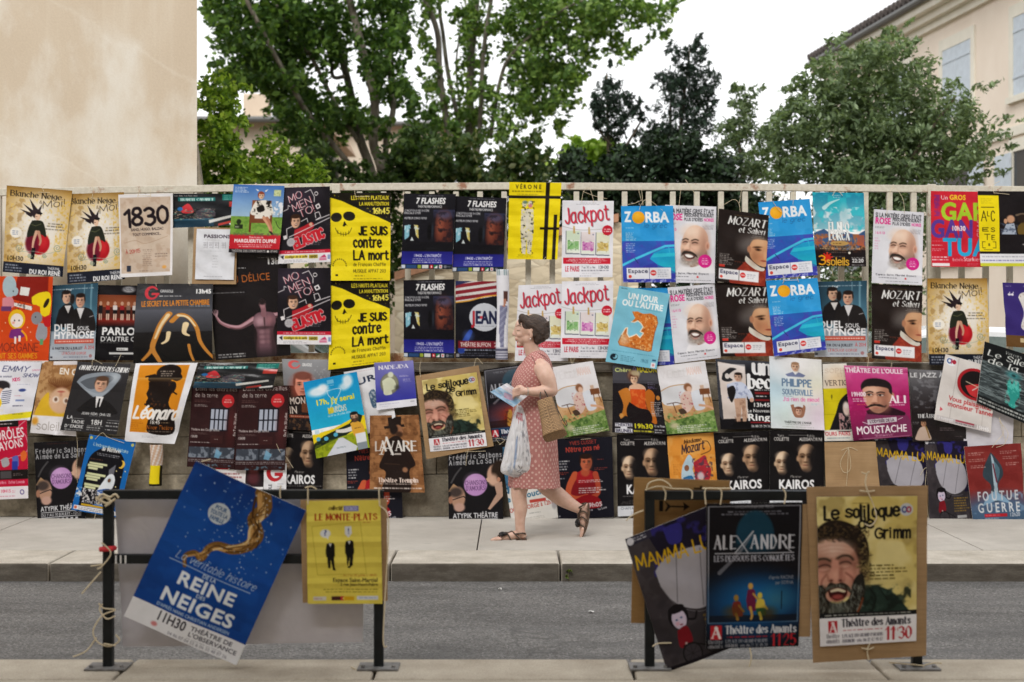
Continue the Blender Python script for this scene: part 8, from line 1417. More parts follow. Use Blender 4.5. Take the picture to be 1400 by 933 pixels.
poster(d_boat, q(1036.6, 276.9, 1106.6, 272.2, 1117.7, 376.3, 1045.7, 382.3), 3, "blue boat poster tied below a rusty patch of rail, tilted anticlockwise", GB, tw=[[(1056, 275), (1062, 284), (1068, 290)], [(1084, 280), (1085, 256), (1080, 252)], [(1054, 267), (1080, 270)]])
poster(d_lorca, q(1110.5, 263, 1181, 264, 1183.7, 364.8, 1115, 364.3), 2, "turquoise sky poster over orange rooftops with yellow soleils lettering", tw=[[(1138, 268), (1144, 260), (1152, 268)], [(1137, 366), (1139, 378)]])
poster(d_grey, q(1194.5, 286.3, 1262.9, 290.9, 1260, 390.3, 1191.4, 387), 3, "bald laughing man poster hanging from open rail above a wigged man poster", GG, tw=[[(1212, 294), (1217, 263), (1224, 258), (1234, 272), (1237, 292)], [(1217, 262), (1222, 252)]])
poster(d_gargan, q(1272.3, 261.4, 1342, 262.3, 1343, 365.5, 1273, 365), 2, "red poster with huge green, purple and blue letters")
poster(d_alceste, q(1336.6, 261.4, 1416, 262, 1416, 364.5, 1340, 364.3), 3, "black poster with yellow title strip at the far right of the top row", tw=[[(1359, 264), (1380, 266)], [(1359, 265), (1357, 254), (1367, 248)]])
# ---- second row
poster(d_morgane, q(-5, 378, 72.9, 378.6, 66, 496.9, -6, 497), 2, "orange poster with cartoon animals and a piano at the left edge")
GD = "posters of two men in dark suits"
poster(d_duel, q(70, 390.6, 134.6, 387, 129.4, 492, 68.6, 492.6), 1, "two suited men poster beside the orange cartoon animal poster", GD)
poster(d_parlons, q(133.7, 389.7, 203, 391, 200, 493, 129.4, 492.6), 0, "black poster with a red stage photo of a line of performers")
poster(d_secret, q(188, 388, 291.4, 388.5, 291, 492.6, 182.9, 496.9), 3, "large glossy grey poster of a gilded body bent in an arch", mat=GLOSS, hcyl=.028, wv=.003, lift=[(0, .8, .02, .4)], tw=[[(214, 392), (213, 387)], [(255, 396), (260, 391), (257, 385)]])
poster(d_delice, q(284, 345, 392, 343, 398, 486, 295, 493), 0, "large black poster of a bare torso with arms spread wide", mat=GLOSS, hcyl=.012)
poster(d_momento, q(380.3, 367, 452.3, 366.3, 452.8, 471.4, 379, 470.9), 2, "black MOMENTO poster with a red jumper, lower of two, beside the bare torso poster", GM)
poster(d_skull, q(452.5, 384, 532.5, 384, 533.5, 495, 449, 506), 1, "yellow poster with black skull face, lower of the two", GS, folds=5, fold=.003, lift=[(0, 1, .02, .35)])
poster(d_flash, q(551.7, 383.4, 621.4, 382, 621, 490, 552, 488.5), 2, "dark 7 FLASHES poster in the second row beside the striped flag poster", GF)
poster(d_jean, q(622.8, 384.3, 690, 385, 692, 490.6, 622.8, 490), 1, "black poster with striped flag above a white disc with a four letter title")
# a rolled up poster hanging like a tube
def rolled(px0, px1, y0, y1, Y, label, cols):
    a, b = W(px0, y0, Y), W(px1, y1, Y); r = (b.x - a.x) / 2; cx = (a.x + b.x) / 2; nv, nu = 70, 48
    V = []; C = []
    for j in range(nv):
        t = j / (nv - 1); z = a.z + (b.z - a.z) * t
        for i in range(nu):
            s_ = i / (nu - 1); an = -2.5 + s_ * 7.6; rr = r * (1.02 - .22 * s_ + .05 * math.sin(6 * t + 3 * s_))
            V.append((cx + rr * math.sin(an) + .006 * math.sin(5 * t), Y - rr * math.cos(an), z)); C.append(cols(s_, t))
    i = (np.arange(nv - 1)[:, None] * nu + np.arange(nu - 1)[None]).ravel()
    me = mesh_np(np.array(V), np.stack([i, i + nu, i + nu + 1, i + 1], 1)); set_col(me, np.array([lin(hx(c)) * .84 for c in C]))
    o = link("rolled_poster", me, PAPER, None, True); sd_ = o.modifiers.new("s", 'SOLIDIFY'); sd_.thickness = .0012
    return tag(o, label, "poster")
def rc1(s, t):
    if t < .06: return 'd8dce0' if int(s * 60) % 3 else '6a8a90'
    if t > .86: return '5a5a72' if int(t * 60) % 2 else 'c8c8d4'
    c = .34 + .03 * math.sin(t * 7)
    if .32 < t < .42 and abs(s - c) < .03: return 'b88068'
    if .24 < t < .36 and abs(s - c - .02) < .05: return '5a3a34'
    if .4 < t < .86 and abs(s - c) < .07 + .03 * math.sin(t * 5): return '7a7c98' if int(t * 40 + s * 20) % 3 else '9a9cb4'
    return 'e8e8ee'
rolled(678.5, 696, 368.9, 492, 10.90, "white poster rolled into a narrow tube beside the striped flag poster", rc1)
poster(d_jackpot, q(708.9, 390.3, 771, 388, 776.6, 494, 703.7, 493.7), 0, "white banknote poster half hidden behind the walking person's head", GJ)
poster(d_jackpot, q(768.3, 384.9, 838.6, 384, 836.5, 490, 766.2, 489.4), 2, "white banknote poster in the second row right of the person's head", GJ, tw=[[(780, 490), (782, 497), (786, 489)]])
poster(d_boat, q(848, 394, 917, 394, 922, 499, 853, 500), 0, "blue boat poster almost hidden behind the pale blue toast poster", GB)
poster(d_unjour, q(846.6, 390.9, 915.7, 402, 897.1, 504.9, 827.7, 494.6), 4, "pale blue poster of a half eaten slice of toast")
poster(d_grey, q(912.6, 393.4, 976.9, 388.3, 985.4, 489.4, 922.5, 496.8), 2, "bald laughing man poster next to the pale blue toast poster", GG)
poster(d_wig, q(977.7, 386.6, 1050.6, 384.9, 1057, 487, 985.4, 487.7), 3, "black wigged man poster in the second row between bald man and blue boat", GZ)
poster(d_boat, q(1047, 384, 1117.4, 380.2, 1129.4, 478.3, 1058.3, 487.7), 5, "blue boat poster in the second row, tied to its twin above", GB, tw=[[(1070, 388), (1072, 382), (1070, 375)], [(1092, 386), (1090, 381), (1094, 375)], [(1070, 384), (1092, 383)]])
poster(d_duel, q(1115, 385.4, 1184.8, 384, 1186, 488.2, 1113, 488), 2, "two suited men poster right of the lower blue boat poster", GD)
poster(d_wig, q(1191.7, 388.3, 1261, 391, 1259.4, 495.4, 1191.7, 490.3), 2, "black wigged man poster hanging below a bald laughing man poster", GZ)
poster(d_witch, q(1267, 381, 1349.4, 380.6, 1353, 499, 1269.7, 498.9), 2, "gold witch poster near the right end with its whole title showing", GW, tw=[[(1268, 378), (1272, 384)]])
poster(d_purple, q(1370.5, 386.6, 1440, 388, 1440, 478, 1376, 474), 1, "purple poster with a brown lower band at the right edge", lift=[(0, .5, .02, .4)])
# ---- third row
poster(d_emmy, q(-12, 494, 57.4, 495.4, 41, 575, -22, 577), 3, "white poster with slanting blue title and a striped jersey figure at the left edge", cyl=.01)
poster(d_upside, q(58, 494.6, 106, 493.7, 104, 596.6, 41, 592), 2, "tan poster showing an upside down face, bottom edge curling", hcyl=.012, lift=[(.6, 1, .03, .3)])
poster(d_chiens, q(107, 494.6, 179, 498, 160.3, 594.5, 83, 588), 4, "charcoal poster of a suited man in a plastic cone collar", mat=GLOSS, hcyl=.012, tw=[[(126, 500), (128, 492), (140, 498)], [(158, 501), (162, 493), (166, 484)]])
poster(d_leonard, q(185.7, 497, 270.6, 496.3, 238, 607.5, 170.3, 603.4), 4, "orange poster with black hatted silhouette, lower corner curling away", hcyl=.022, cyl=.01, lift=[(1, .85, -.04, .5)])
poster(d_cabaret, q(272.3, 497, 382.8, 496.3, 372.6, 532, 264.6, 530.6), 4, "dark landscape cabaret poster, lower one above the two barred window posters", "cabaret posters with a heap of costumes", mat=GLOSS, hcyl=.015)
GE = "dark red posters with a barred window"
poster(d_terre, q(262.9, 528.4, 327, 530, 319.4, 641, 256, 638), 2, "dark red barred window poster, left of the pair", GE)
poster(d_terre, q(327, 529, 395.7, 528, 389.7, 643, 320.3, 643), 3, "dark red barred window poster, right of the pair", GE, tw=[[(378, 607), (383, 618), (390, 624), (401, 640)]])
poster(d_strip, q(296, 622, 362, 624, 360, 672, 294, 672), 1, "red and white programme sheet under the barred window posters")
poster(d_gstrip, q(361, 634, 392, 634, 391, 690, 360, 690), 2, "small white sheet with a red letter G behind the blue poster's corner")
poster(d_portrait, q(385.7, 491, 454.3, 492, 442, 590, 393, 587), 1, "grey sheened poster of a red lit face beside the bright blue roadside poster", mat=GLOSS, hcyl=.012)
GK = "black posters with two half lit bald faces"
poster(d_kairos, q(378, 583, 444, 586, 441, 690, 379, 690), 0, "black two faces poster partly covered by the bright blue roadside poster", GK)
poster(d_17h, q(414.5, 522.9, 488, 508.3, 505.7, 612, 432.9, 627), 5, "bright blue poster of a hitchhiker on a yellow roadside, tilted")
poster(d_urwhite, q(470, 509, 528, 499, 541, 570, 492, 600), 2, "white poster with dark letters, mostly hidden behind the bright blue poster")
poster(d_nadejda, q(511.7, 496.3, 564.9, 492.9, 570, 554.6, 515.2, 561), 4, "small violet poster with an oval old photograph")
poster(d_avare, q(505.7, 568.3, 572.6, 567.4, 581, 673.7, 505.7, 672.9), 3, "brown poster of a man in black coat and top hat")
GN = "black posters of a man in a red vest"
poster(d_netre, q(473, 612, 548, 607, 551, 721, 475, 722), 0, "black red vest poster mostly hidden behind the brown top hat poster", GN)
GR = "posters of a laughing bearded man"
poster(d_grimm, q(576.6, 520.3, 651.7, 509, 666, 610, 588.3, 618), 4, "laughing bearded man poster on brown card, hung tilted on the wall", GR, card=q(568, 514.3, 654.3, 499.7, 674.9, 610, 583, 628.3), tw=[[(575, 516), (574, 502), (576, 492)], [(648, 501), (652, 490), (660, 498)]])
GA = "dark posters with blue stage scene and a sword"
poster(d_alexwall, q(661, 505.7, 738, 495, 748, 598, 669.7, 604.3), 2, "dark sword titled poster on the wall behind the walking person's leaflet", GA, tw=[[(686, 610), (678, 600), (690, 602), (676, 612), (668, 613)]])
GL_ = "black posters with a mauve disc and a kiss"
poster(d_salbans, q(612, 613.4, 687, 608, 688, 722.3, 614, 723.7), 3, "black kiss and mauve disc poster standing left of the person's legs", GL_, tw=[[(641, 612), (638, 624), (637, 637)], [(636, 618), (664, 617)]])
poster(d_thov, q(684, 612, 752, 603, 763, 707.7, 700, 717), 1, "cream poster with blue lettering seen between the person's legs")
poster(d_netre, q(761.4, 600.6, 836.9, 597, 839.4, 706.9, 763, 710.3), 2, "black red vest poster standing behind the person's raised foot", GN, tw=[[(794, 601), (808, 600)], [(758, 712), (757, 722)]])
GQ = "white posters of a reclining couple by an old boat"
poster(d_bed, q(751, 503, 810.3, 493.7, 833.4, 588.9, 771, 598.3), 3, "white reclining couple poster beside the person's straw bag", GQ, tw=[[(815, 592), (832, 586)]])
poster(d_orange, q(837.7, 498, 897.7, 498, 911.4, 594.5, 836.9, 591.4), 2, "black poster of a person in orange dress on an armchair", mat=GLOSS, hcyl=.014)
poster(d_bed, q(897.7, 501.4, 963.7, 493.7, 981, 589.7, 911.4, 594), 3, "white reclining couple poster right of the orange dress poster", GQ)
poster(d_kairos, q(842.9, 594, 911.4, 594, 920, 704, 844.6, 706), 1, "black two faces poster standing left of the orange illustrated poster", GK)
poster(d_muzart, q(912, 596.6, 975.5, 591.4, 984, 695, 917, 700), 1, "orange poster with tangled painted figures and looping title")
poster(d_unbec, q(978, 491, 1051.7, 494.6, 1053.4, 586.3, 984.9, 587), 2, "black and cream poster of a man in a pale shirt, titled un bec", hcyl=.012)
poster(d_pastel, q(1051.7, 487.2, 1122.9, 492, 1127, 588.3, 1054, 585.4), 4, "pale rainbow poster with mirrored heads and grey title")
poster(d_kairos, q(975.4, 592.3, 1050.9, 588.9, 1056, 695, 984, 700), 2, "black two faces poster, tilted, standing right of the orange illustrated poster", GK)
poster(d_kairos, q(1052.6, 588, 1126.6, 588.9, 1126, 698, 1052, 698), 3, "black two faces poster standing under the pale rainbow poster", GK)
poster(d_yellowq, q(1124.6, 498, 1157, 497, 1168, 602.6, 1127, 603.4), 2, "narrow yellow poster with question marks and a dark haired head")
poster(d_moust, q(1153.7, 499.7, 1240.6, 503, 1246.6, 596.6, 1166, 602.6), 4, "magenta poster of a man with a thick moustache", tw=[[(1186, 502), (1187, 490), (1184, 483)], [(1218, 503), (1219, 494)]])
poster(d_jazz, q(1242, 505, 1314, 508, 1321, 603, 1247, 604), 2, "dark grey jazz poster with a small saxophone player", mat=GLOSS, hcyl=.014)
poster(d_clock, q(1292.9, 484.3, 1362, 504, 1354.6, 592.3, 1275.7, 573.4), 5, "white poster with a big red and black clock, tilted clockwise", tw=[[(1366, 572), (1372, 590), (1362, 604), (1356, 612)], [(1366, 576), (1378, 592), (1374, 606)]])
poster(d_silence, q(1346, 467, 1416, 489, 1407, 582, 1334.9, 551), 6, "grey board with a teal raised hand under slanting white script", thick=.006)
# ---- bottom row
poster(d_salbans, q(47, 605, 120, 601.7, 118, 709, 51.4, 714.9), 1, "black kiss and mauve disc poster standing at the left beside the blue moon poster", GL_, tw=[[(104, 590), (106, 610), (105, 640), (106, 660)]])
poster(d_math, q(122.6, 594, 186, 604.3, 161, 708, 97.7, 696.9), 4, "blue framed night sky poster with a rocket and small moon", tw=[[(130, 601), (140, 592), (148, 598), (170, 606)], [(131, 702), (129, 714), (130, 732)]])
poster(d_crayons, q(-28, 578, 36.9, 574.3, 39.4, 681.4, -24, 684), 4, "crimson children's poster with drawn crayon figures at the left edge")
def rc2(s, t):
    if t < .5: return 'c8a890' if int(s * 30 + t * 10) % 3 else 'e0d8d0'
    if abs(s - .5) < .06 or t > .95: return '1c180c'
    return 'ecd41c'
rolled(205, 223, 608, 664, 10.9, "yellow and pink poster rolled into a tube at the wall's foot", rc2)
GP = "dark posters with a grey moon and yellow scrawl"
poster(d_mamma, q(1194, 596, 1268, 599, 1266, 712, 1203, 712), 1, "dark moon poster with yellow scrawl standing left of its whole twin", GP, tw=[[(1268, 590), (1267, 640), (1265, 668), (1270, 716)], [(1258, 650), (1264, 641), (1272, 637)]])
poster(d_mamma, q(1264, 601, 1322, 603, 1328.9, 712, 1271.4, 717), 2, "dark moon poster with yellow scrawl beside the red missile poster", GP)
poster(d_guerre, q(1317.7, 611, 1395.7, 606, 1402, 715.7, 1330.6, 719), 4, "red poster board with a grey blue missile and large white title", thick=.006, tw=[[(1362, 612), (1374, 606), (1370, 590), (1366, 570)]])
tag(sheet("cardboard_sheet", q(1127, 605, 1197, 604, 1206, 700, 1130, 700), 10.88, None, thick=.006, mat=CARD, wv=.003, seed=201), "bare brown cardboard sheet tied with string beside the moon posters", "cardboard")
twine(bpy.data.objects["cardboard_sheet"], [[(1150, 616), (1162, 612), (1172, 616)], [(1160, 612), (1149, 632), (1154, 646), (1163, 640), (1160, 612)], [(1160, 612), (1158, 650), (1157, 664)]], 10.872)
o = sheet("blank_sheet", q(1319, 552, 1386, 566, 1384, 622, 1317, 620), 10.91, d_blank, wv=.002, seed=202); tag(o, "blank white sheet behind the clock poster and red missile board", "sheet")

# ---------------------------------------------------------------- the two street barriers and what is tied to them
STEEL = simple("black_painted_steel", (0.009, 0.011, 0.012), 0.45, var=.4, scale=14, spec=.2)
GALV = simple("worn_grey_steel", (0.15, 0.145, 0.14), 0.55, var=.4, scale=25)
YB = 6.1
def barrier(label, x0, x1, ytop, ymid, yfoot0, yfoot1):
    e = empty("street_barrier", tuple(W((x0 + x1) / 2, 915, YB)), label, "barrier", "black steel street barriers"); e["wloc"] = list(e.location)
    wpx = 13.0; d = wpx * YB / F
    for x, yf in ((x0, yfoot0), (x1, yfoot1)):
        a, b = W(x, ytop, YB), W(x, yf, YB); m = MB(); m.box(((a.x + b.x) / 2, YB, (a.z + 0.008) / 2), (d, d, a.z - .008), bev=.003); m.build("post", STEEL, e)
        m = MB(); m.box((a.x, YB, 0.005), (.175, .13, .009), bev=.002)
        p = m.build("base_plate", GALV, e)
        m = MB()
        for sx in (-.065, .065): m.tube([(a.x + sx, YB - .035, .009), (a.x + sx, YB - .035, .02)], .009, 6)
        m.build("bolt", GALV, p)
    a, b = W(x0, ytop + 6, YB), W(x1, ytop + 6, YB); m = MB(); m.box((a + b) / 2, (b.x - a.x + d, d + .002, d - .002), bev=.003); m.build("top_rail", STEEL, e)
    a, b = W(x0, ymid, YB), W(x1, ymid, YB); m = MB(); m.box((a + b) / 2, (b.x - a.x - d, d * .9, d * .95), bev=.003); m.build("middle_rail", STEEL, e)
    return e
B1 = barrier("black steel barrier at the left holding the blue snow poster", 148.5, 518, 670, 764, 912, 915)
B2 = barrier("black steel barrier at the right holding three boards", 888, 1253, 671, 764, 918, 914)
m = MB(); p = W(148.5, 750, YB); m.tube([p + Vector((-.03, -.026, .0)), p + Vector((.024, -.03, .004)), p + Vector((.026, .0, .002))], .011, 8); m.build("red_tape", simple("red_tape", (.55, .02, .03), .5), B1)
def twb(e, paths, Y=YB - .035, r=.0032): return twine(e, paths, Y, r)
twb(B1, [[(135, 825), (142, 832), (158, 834), (140, 842), (128, 862), (134, 878), (150, 884), (163, 876), (158, 868)], [(140, 826), (136, 834), (146, 846), (158, 842)], [(139, 742), (152, 756), (140, 774), (133, 778)], [(124, 774), (140, 772)], [(112, 812), (124, 798), (138, 782)], [(100, 898), (118, 890), (132, 872)], [(142, 880), (158, 883)]])
twb(B1, [[(132, 684), (140, 676), (150, 680), (158, 676), (162, 681)], [(134, 690), (142, 680), (152, 686), (144, 692)], [(131, 680), (146, 688), (158, 682)]], r=.005)
twb(B1, [[(480, 912), (496, 920), (512, 918), (518, 928)]])
twb(B2, [[(880, 916), (890, 924), (902, 926), (902, 916), (896, 914)]])
twb(B2, [[(1216, 906), (1240, 908), (1262, 910)], [(1262, 912), (1268, 922), (1284, 928)], [(1262, 910), (1276, 907), (1288, 907)]])
# left barrier
o = sheet("white_board", q(157, 679, 500, 681, 496, 878, 168, 884), YB + .05, d_blank, gs=(60, 40), wv=.006, thick=.004, seed=301); tag(o, "big bare white board behind the left barrier's rails", "board")
m = MB()
for x in (160.5, 167, 173.5): a = W(x, 764, YB); m.box((a.x, YB - .021, a.z), (.006, .004, .034))
o2 = m.build("white_tape", simple("white_tape", (.7, .7, .7), .5), B1)
poster(d_reine, q(268, 630.3, 418.9, 697.7, 322.9, 909.7, 169.7, 842.3), 0, "large blue poster with golden braid and snow, tied askew to the left barrier", Y=YB - .05, res=1.25, wv=.004, folds=3, fold=.002, thick=.004, cyl=.01, tr=.003, tw=[[(330, 678), (342, 684), (352, 687)], [(276, 631), (288, 628)], [(384, 664), (383, 672), (383, 681)]])
poster(d_monte, q(419, 685, 520.3, 683.7, 522.9, 825.8, 420.9, 825.8), 0, "creased yellow poster with two headless suits on brown card", Y=YB - .04, res=1.3, wv=.003, folds=4, fold=.004, foldup=True, tr=.003, card=q(410.6, 683.7, 528.9, 682, 529.7, 821.9, 414, 824.4), tw=[[(421, 690), (421, 668), (420, 666)], [(417, 667), (426, 665), (433, 669)], [(519, 692), (518, 668)], [(520, 692), (530, 704), (531, 740), (524, 870), (529, 884)]])
# right barrier
o = sheet("cardboard_sheet", q(867, 653, 998, 657.4, 1000, 856, 863, 852), YB + .045, d_box, res=1.2, wv=.004, thick=.008, seed=303, back='#a88354')
tag(o, "flattened brown box with a printed black arrow behind the right barrier", "cardboard")
twine(o, [[(884, 668), (888, 660), (902, 656), (912, 660), (918, 666)], [(882, 670), (900, 665), (920, 668), (944, 670), (946, 682)], [(906, 667), (910, 674), (909, 684)], [(880, 698), (866, 704), (856, 712)]], YB - .03, .003)
poster(d_mamma, q(854.5, 737.4, 968, 692, 1020, 879, 912.3, 919.2), 0, "dark moon poster with yellow scrawl tied askew to the right barrier", GP, Y=YB - .04, res=1.25, wv=.004, thick=.004, tr=.003, tw=[[(892, 884), (900, 880), (918, 879)]])
poster(d_alex, q(966, 689, 1097.5, 687, 1092, 884, 965, 887), 0, "large dark sword titled poster with blue stage scene on the right barrier", GA, Y=YB - .055, res=1.25, wv=.003, tr=.003, card=q(975, 692, 1110, 690, 1108, 871, 975, 873), tw=[[(965, 690), (964, 670), (975, 668), (986, 671), (985, 690)], [(1070, 668), (1074, 676), (1072, 689)], [(1025, 886), (1027, 900), (1024, 912)], [(1000, 668), (960, 668)]])
poster(d_grimm, q(1116, 679.5, 1253.8, 678.2, 1252.5, 876.4, 1121.3, 884), 0, "large laughing bearded man poster on brown card at the right barrier", GR, Y=YB - .06, res=1.25, wv=.0025, tr=.003, card=q(1102.8, 666, 1268.3, 664, 1266, 896.7, 1111.7, 906.3), tw=[[(1178, 646), (1184, 648), (1188, 645)], [(1185, 648), (1183, 660), (1186, 672), (1194, 690), (1198, 708), (1190, 719), (1182, 716)], [(1175, 671), (1186, 672), (1196, 671)], [(1178, 886), (1188, 888), (1195, 885)], [(1189, 880), (1186, 890), (1188, 903)]])
# ---------------------------------------------------------------- the walking person and what is carried
YP = 9.92
def V(px, py, dy=0.0): p = W(px, py, YP); return Vector((p.x, YP + dy, p.z))
def el(mb, c, r, ry=0.0, n=20):
    bm = bmesh.new(); bmesh.ops.create_uvsphere(bm, u_segments=n, v_segments=n // 2 + 2, radius=1)
    M = Matrix.Translation(c) @ Matrix.Rotation(ry, 4, 'Y') @ Matrix.Diagonal((*r, 1))
    bm.verts.index_update(); vs = [M @ v.co for v in bm.verts]; fs = [[v.index for v in f.verts] for f in bm.faces]; bm.free(); mb.add(vs, fs)
def limb3(mb, pts):
    """pts: (px, py, dy, r); smooth tapered limb with round ends"""
    S = spline([(*V(p[0], p[1], p[2]), p[3]) for p in pts], 6)
    mb.tube([s[:3] for s in S], [s[3] for s in S], 16)
    for s in (S[0], S[-1]): el(mb, Vector(s[:3]), (s[3],) * 3)
def meld(mb, name, voxel, mat, parent=None, it=6, fac=.5):
    me = bpy.data.meshes.new(name); me.from_pydata(mb.v, [], mb.f)
    bm = bmesh.new(); bm.from_mesh(me); bmesh.ops.recalc_face_normals(bm, faces=bm.faces[:]); bm.to_mesh(me); bm.free()
    t = bpy.data.objects.new("melding", me); COL.objects.link(t)
    r = t.modifiers.new("r", 'REMESH'); r.mode = 'VOXEL'; r.voxel_size = voxel; r.adaptivity = 0
    s = t.modifiers.new("s", 'SMOOTH'); s.factor = fac; s.iterations = it
    bpy.context.view_layer.update(); dg = bpy.context.evaluated_depsgraph_get()
    out = bpy.data.meshes.new_from_object(t.evaluated_get(dg)); bpy.data.objects.remove(t); bpy.data.meshes.remove(me)
    out.name = name
    return link(name, out, mat, parent, True)
def m_skin():
    m = NT("skin"); f = m.noise(m.coord(), 22, 5); g = m.noise(m.coord(), 260, 3)
    m.set(Base_Color=m.ramp(f, [(.3, (0.56, 0.345, 0.26)), (.7, (0.66, 0.44, 0.345))]), Roughness=.5)
    m.b.inputs["Subsurface Weight"].default_value = .12; m.b.inputs["Subsurface Radius"].default_value = (.02, .008, .004); m.bump(g, .08, .002); return m.m
SKIN = m_skin()
mb = MB()
# head in profile, looking left and a little down
el(mb, V(728.5, 448), (.100, .077, .094)); el(mb, V(715.5, 451), (.062, .060, .088)); el(mb, V(716, 462), (.052, .052, .05)); el(mb, V(710.8, 471), (.022, .026, .017)); el(mb, V(722, 463, -.03), (.04, .03, .04)); el(mb, V(722, 463, .03), (.04, .03, .04))
el(mb, V(710.5, 444), (.03, .052, .03)); el(mb, V(709.8, 450.5), (.026, .05, .03)); el(mb, V(710.5, 457), (.026, .05, .03)); el(mb, V(712, 457.5, -.04), (.03, .017, .022)); el(mb, V(712, 457.5, .04), (.03, .017, .022))
limb3(mb, [(706.4, 447.5, 0, .012), (704.2, 453, 0, .0118), (702.4, 457.2, 0, .0125)]); el(mb, V(704.8, 458.3), (.014, .018, .009))
el(mb, V(705.6, 462.6), (.011, .024, .0075)); el(mb, V(706, 465.4), (.011, .021, .0075))
el(mb, V(726, 456, -.074), (.015, .009, .029), -.2); el(mb, V(727.5, 451, -.078), (.014, .007, .012)); el(mb, V(725, 461.5, -.074), (.008, .008, .009))
limb3(mb, [(724, 466, 0, .054), (727, 478, 0, .053), (733, 494, 0, .064)])
# trunk and shoulders
el(mb, V(732, 505), (.10, .165, .075)); el(mb, V(729, 525), (.115, .145, .14)); el(mb, V(728, 565), (.115, .13, .16)); el(mb, V(731, 605), (.135, .16, .16))
limb3(mb, [(731, 492, 0, .06), (737, 499, -.10, .055), (742, 507, -.158, .06)]); limb3(mb, [(731, 492, 0, .06), (736, 499, .10, .055), (737, 507, .158, .06)])
limb3(mb, [(741, 504, -.165, .060), (747, 516, -.195, .058), (752.5, 530, -.205, .044), (752, 533, -.207, .042)])
limb3(mb, [(753, 532.5, -.207, .043), (744, 533.5, -.215, .044), (732, 534, -.225, .036), (721, 533.5, -.232, .027), (717, 533, -.234, .025)])
# near hand: palm, four curled fingers over the leaflet, thumb on top
el(mb, V(712.5, 533.5, -.236), (.036, .017, .027), .1)
for i, (y0, L, c) in enumerate(((528.8, 1.0, 0), (531.6, 1.12, .4), (534.6, 1.06, .8), (537.4, .85, 1.2))):
    limb3(mb, [(710, y0, -.240, .0105), (707 - 1.2 * L, y0 + .6, -.262, .0095), (703.8 - 1.5 * L, y0 + 2.2, -.262, .0088), (702.8 - 1.0 * L, y0 + 5.0, -.250, .0078)])
limb3(mb, [(715, 529.5, -.238, .013), (711.5, 526.8, -.225, .0115), (707.5, 527.6, -.212, .010), (704.5, 529.5, -.206, .0085)])
# far arm, bent, its hand carrying the plastic bag
limb3(mb, [(737, 506, .165, .056), (736, 525, .185, .05), (733, 541, .17, .04)]); limb3(mb, [(733, 541, .17, .04), (724, 547, .06, .034), (716, 550, -.06, .026)])
el(mb, V(712.5, 551.5, -.085), (.033, .022, .024))
for i in range(4): limb3(mb, [(710.5, 549 + i * 2, -.095, .0105), (707.2, 550.5 + i * 2, -.112, .0095), (706.4, 554 + i * 1.6, -.104, .0085), (708.5, 556 + i * 1.2, -.09, .008)])
limb3(mb, [(713.5, 549, -.10, .012), (710, 551, -.125, .0105), (708.5, 554.5, -.122, .009)])
# legs: near one carries the weight, far one pushes off behind
limb3(mb, [(727, 612, -.075, .095), (717, 642, -.08, .078), (710, 668, -.08, .058), (709.8, 680, -.08, .052), (711.5, 692, -.08, .049), (711, 706, -.08, .038), (710.8, 718, -.08, .0335), (712, 727, -.08, .033)])
limb3(mb, [(714.5, 730, -.08, .027), (704, 729.5, -.08, .030), (692, 732, -.083, .027), (682, 734.2, -.086, .018)])
for i, (o, x, r) in enumerate(((-.03, 674.5, .0095), (-.015, 674, .0095), (.0, 674.5, .0095), (.013, 676, .009), (-.046, 673, .0125))):
    limb3(mb, [(684, 733.2, -.083 + o, r), (678, 733.6, -.083 + o, r), (x, 734.6, -.083 + o, r * .9)])
limb3(mb, [(733, 612, .08, .095), (738, 640, .08, .08), (744, 662, .08, .066), (754, 672, .08, .062), (768, 683, .08, .058), (782, 692, .08, .044), (793, 698, .08, .035)])
limb3(mb, [(793, 698, .08, .034), (799, 700, .08, .032), (799, 709, .08, .03), (798, 718, .08, .029), (797, 726, .08, .021)]); el(mb, V(802, 695, .08), (.024, .028, .028))
for i, (o, y, r) in enumerate(((-.03, 733.5, .0095), (-.014, 734.5, .0095), (.0, 734.5, .0095), (.014, 733.5, .009), (-.046, 734.5, .012))):
    limb3(mb, [(797, 724, .08 + o, r), (796, 729, .08 + o, r), (794.5, y, .08 + o, r * .9)])
person = meld(mb, "person", .0052, SKIN, None, it=3)
tag(person, "person in a pink dotted dress walking left past the posters carrying bags", "person")
# eye, brow, lips
DARKH = simple("dark_lash", (.03, .018, .012), .6)
for sg in (-1, 1):
    m = MB(); m.tube([V(706.6, 451.8, sg * .040), V(708.6, 452.6, sg * .049), V(711, 451.9, sg * .056)], [.001, .0017, .001], 6); m.build("eyelash", DARKH, person)
    m = MB(); m.tube([V(705.2, 446.9, sg * .038), V(708.8, 445.2, sg * .051), V(713, 446.6, sg * .060)], [.0008, .0014, .0008], 6); m.build("eyebrow", DARKH, person)
m = MB(); m.tube([V(704.4, 464, -.004), V(705.6, 464.1, -.017), V(707.6, 464.6, -.027)], [.003, .004, .002], 6); m.build("mouth", simple("lip", (.44, .22, .17), .5), person)
m = MB(); el(m, V(725, 463.4, -.085), (.005,) * 3, n=10); m.build("earring", simple("pearl", (.8, .78, .72), .25), person, True)
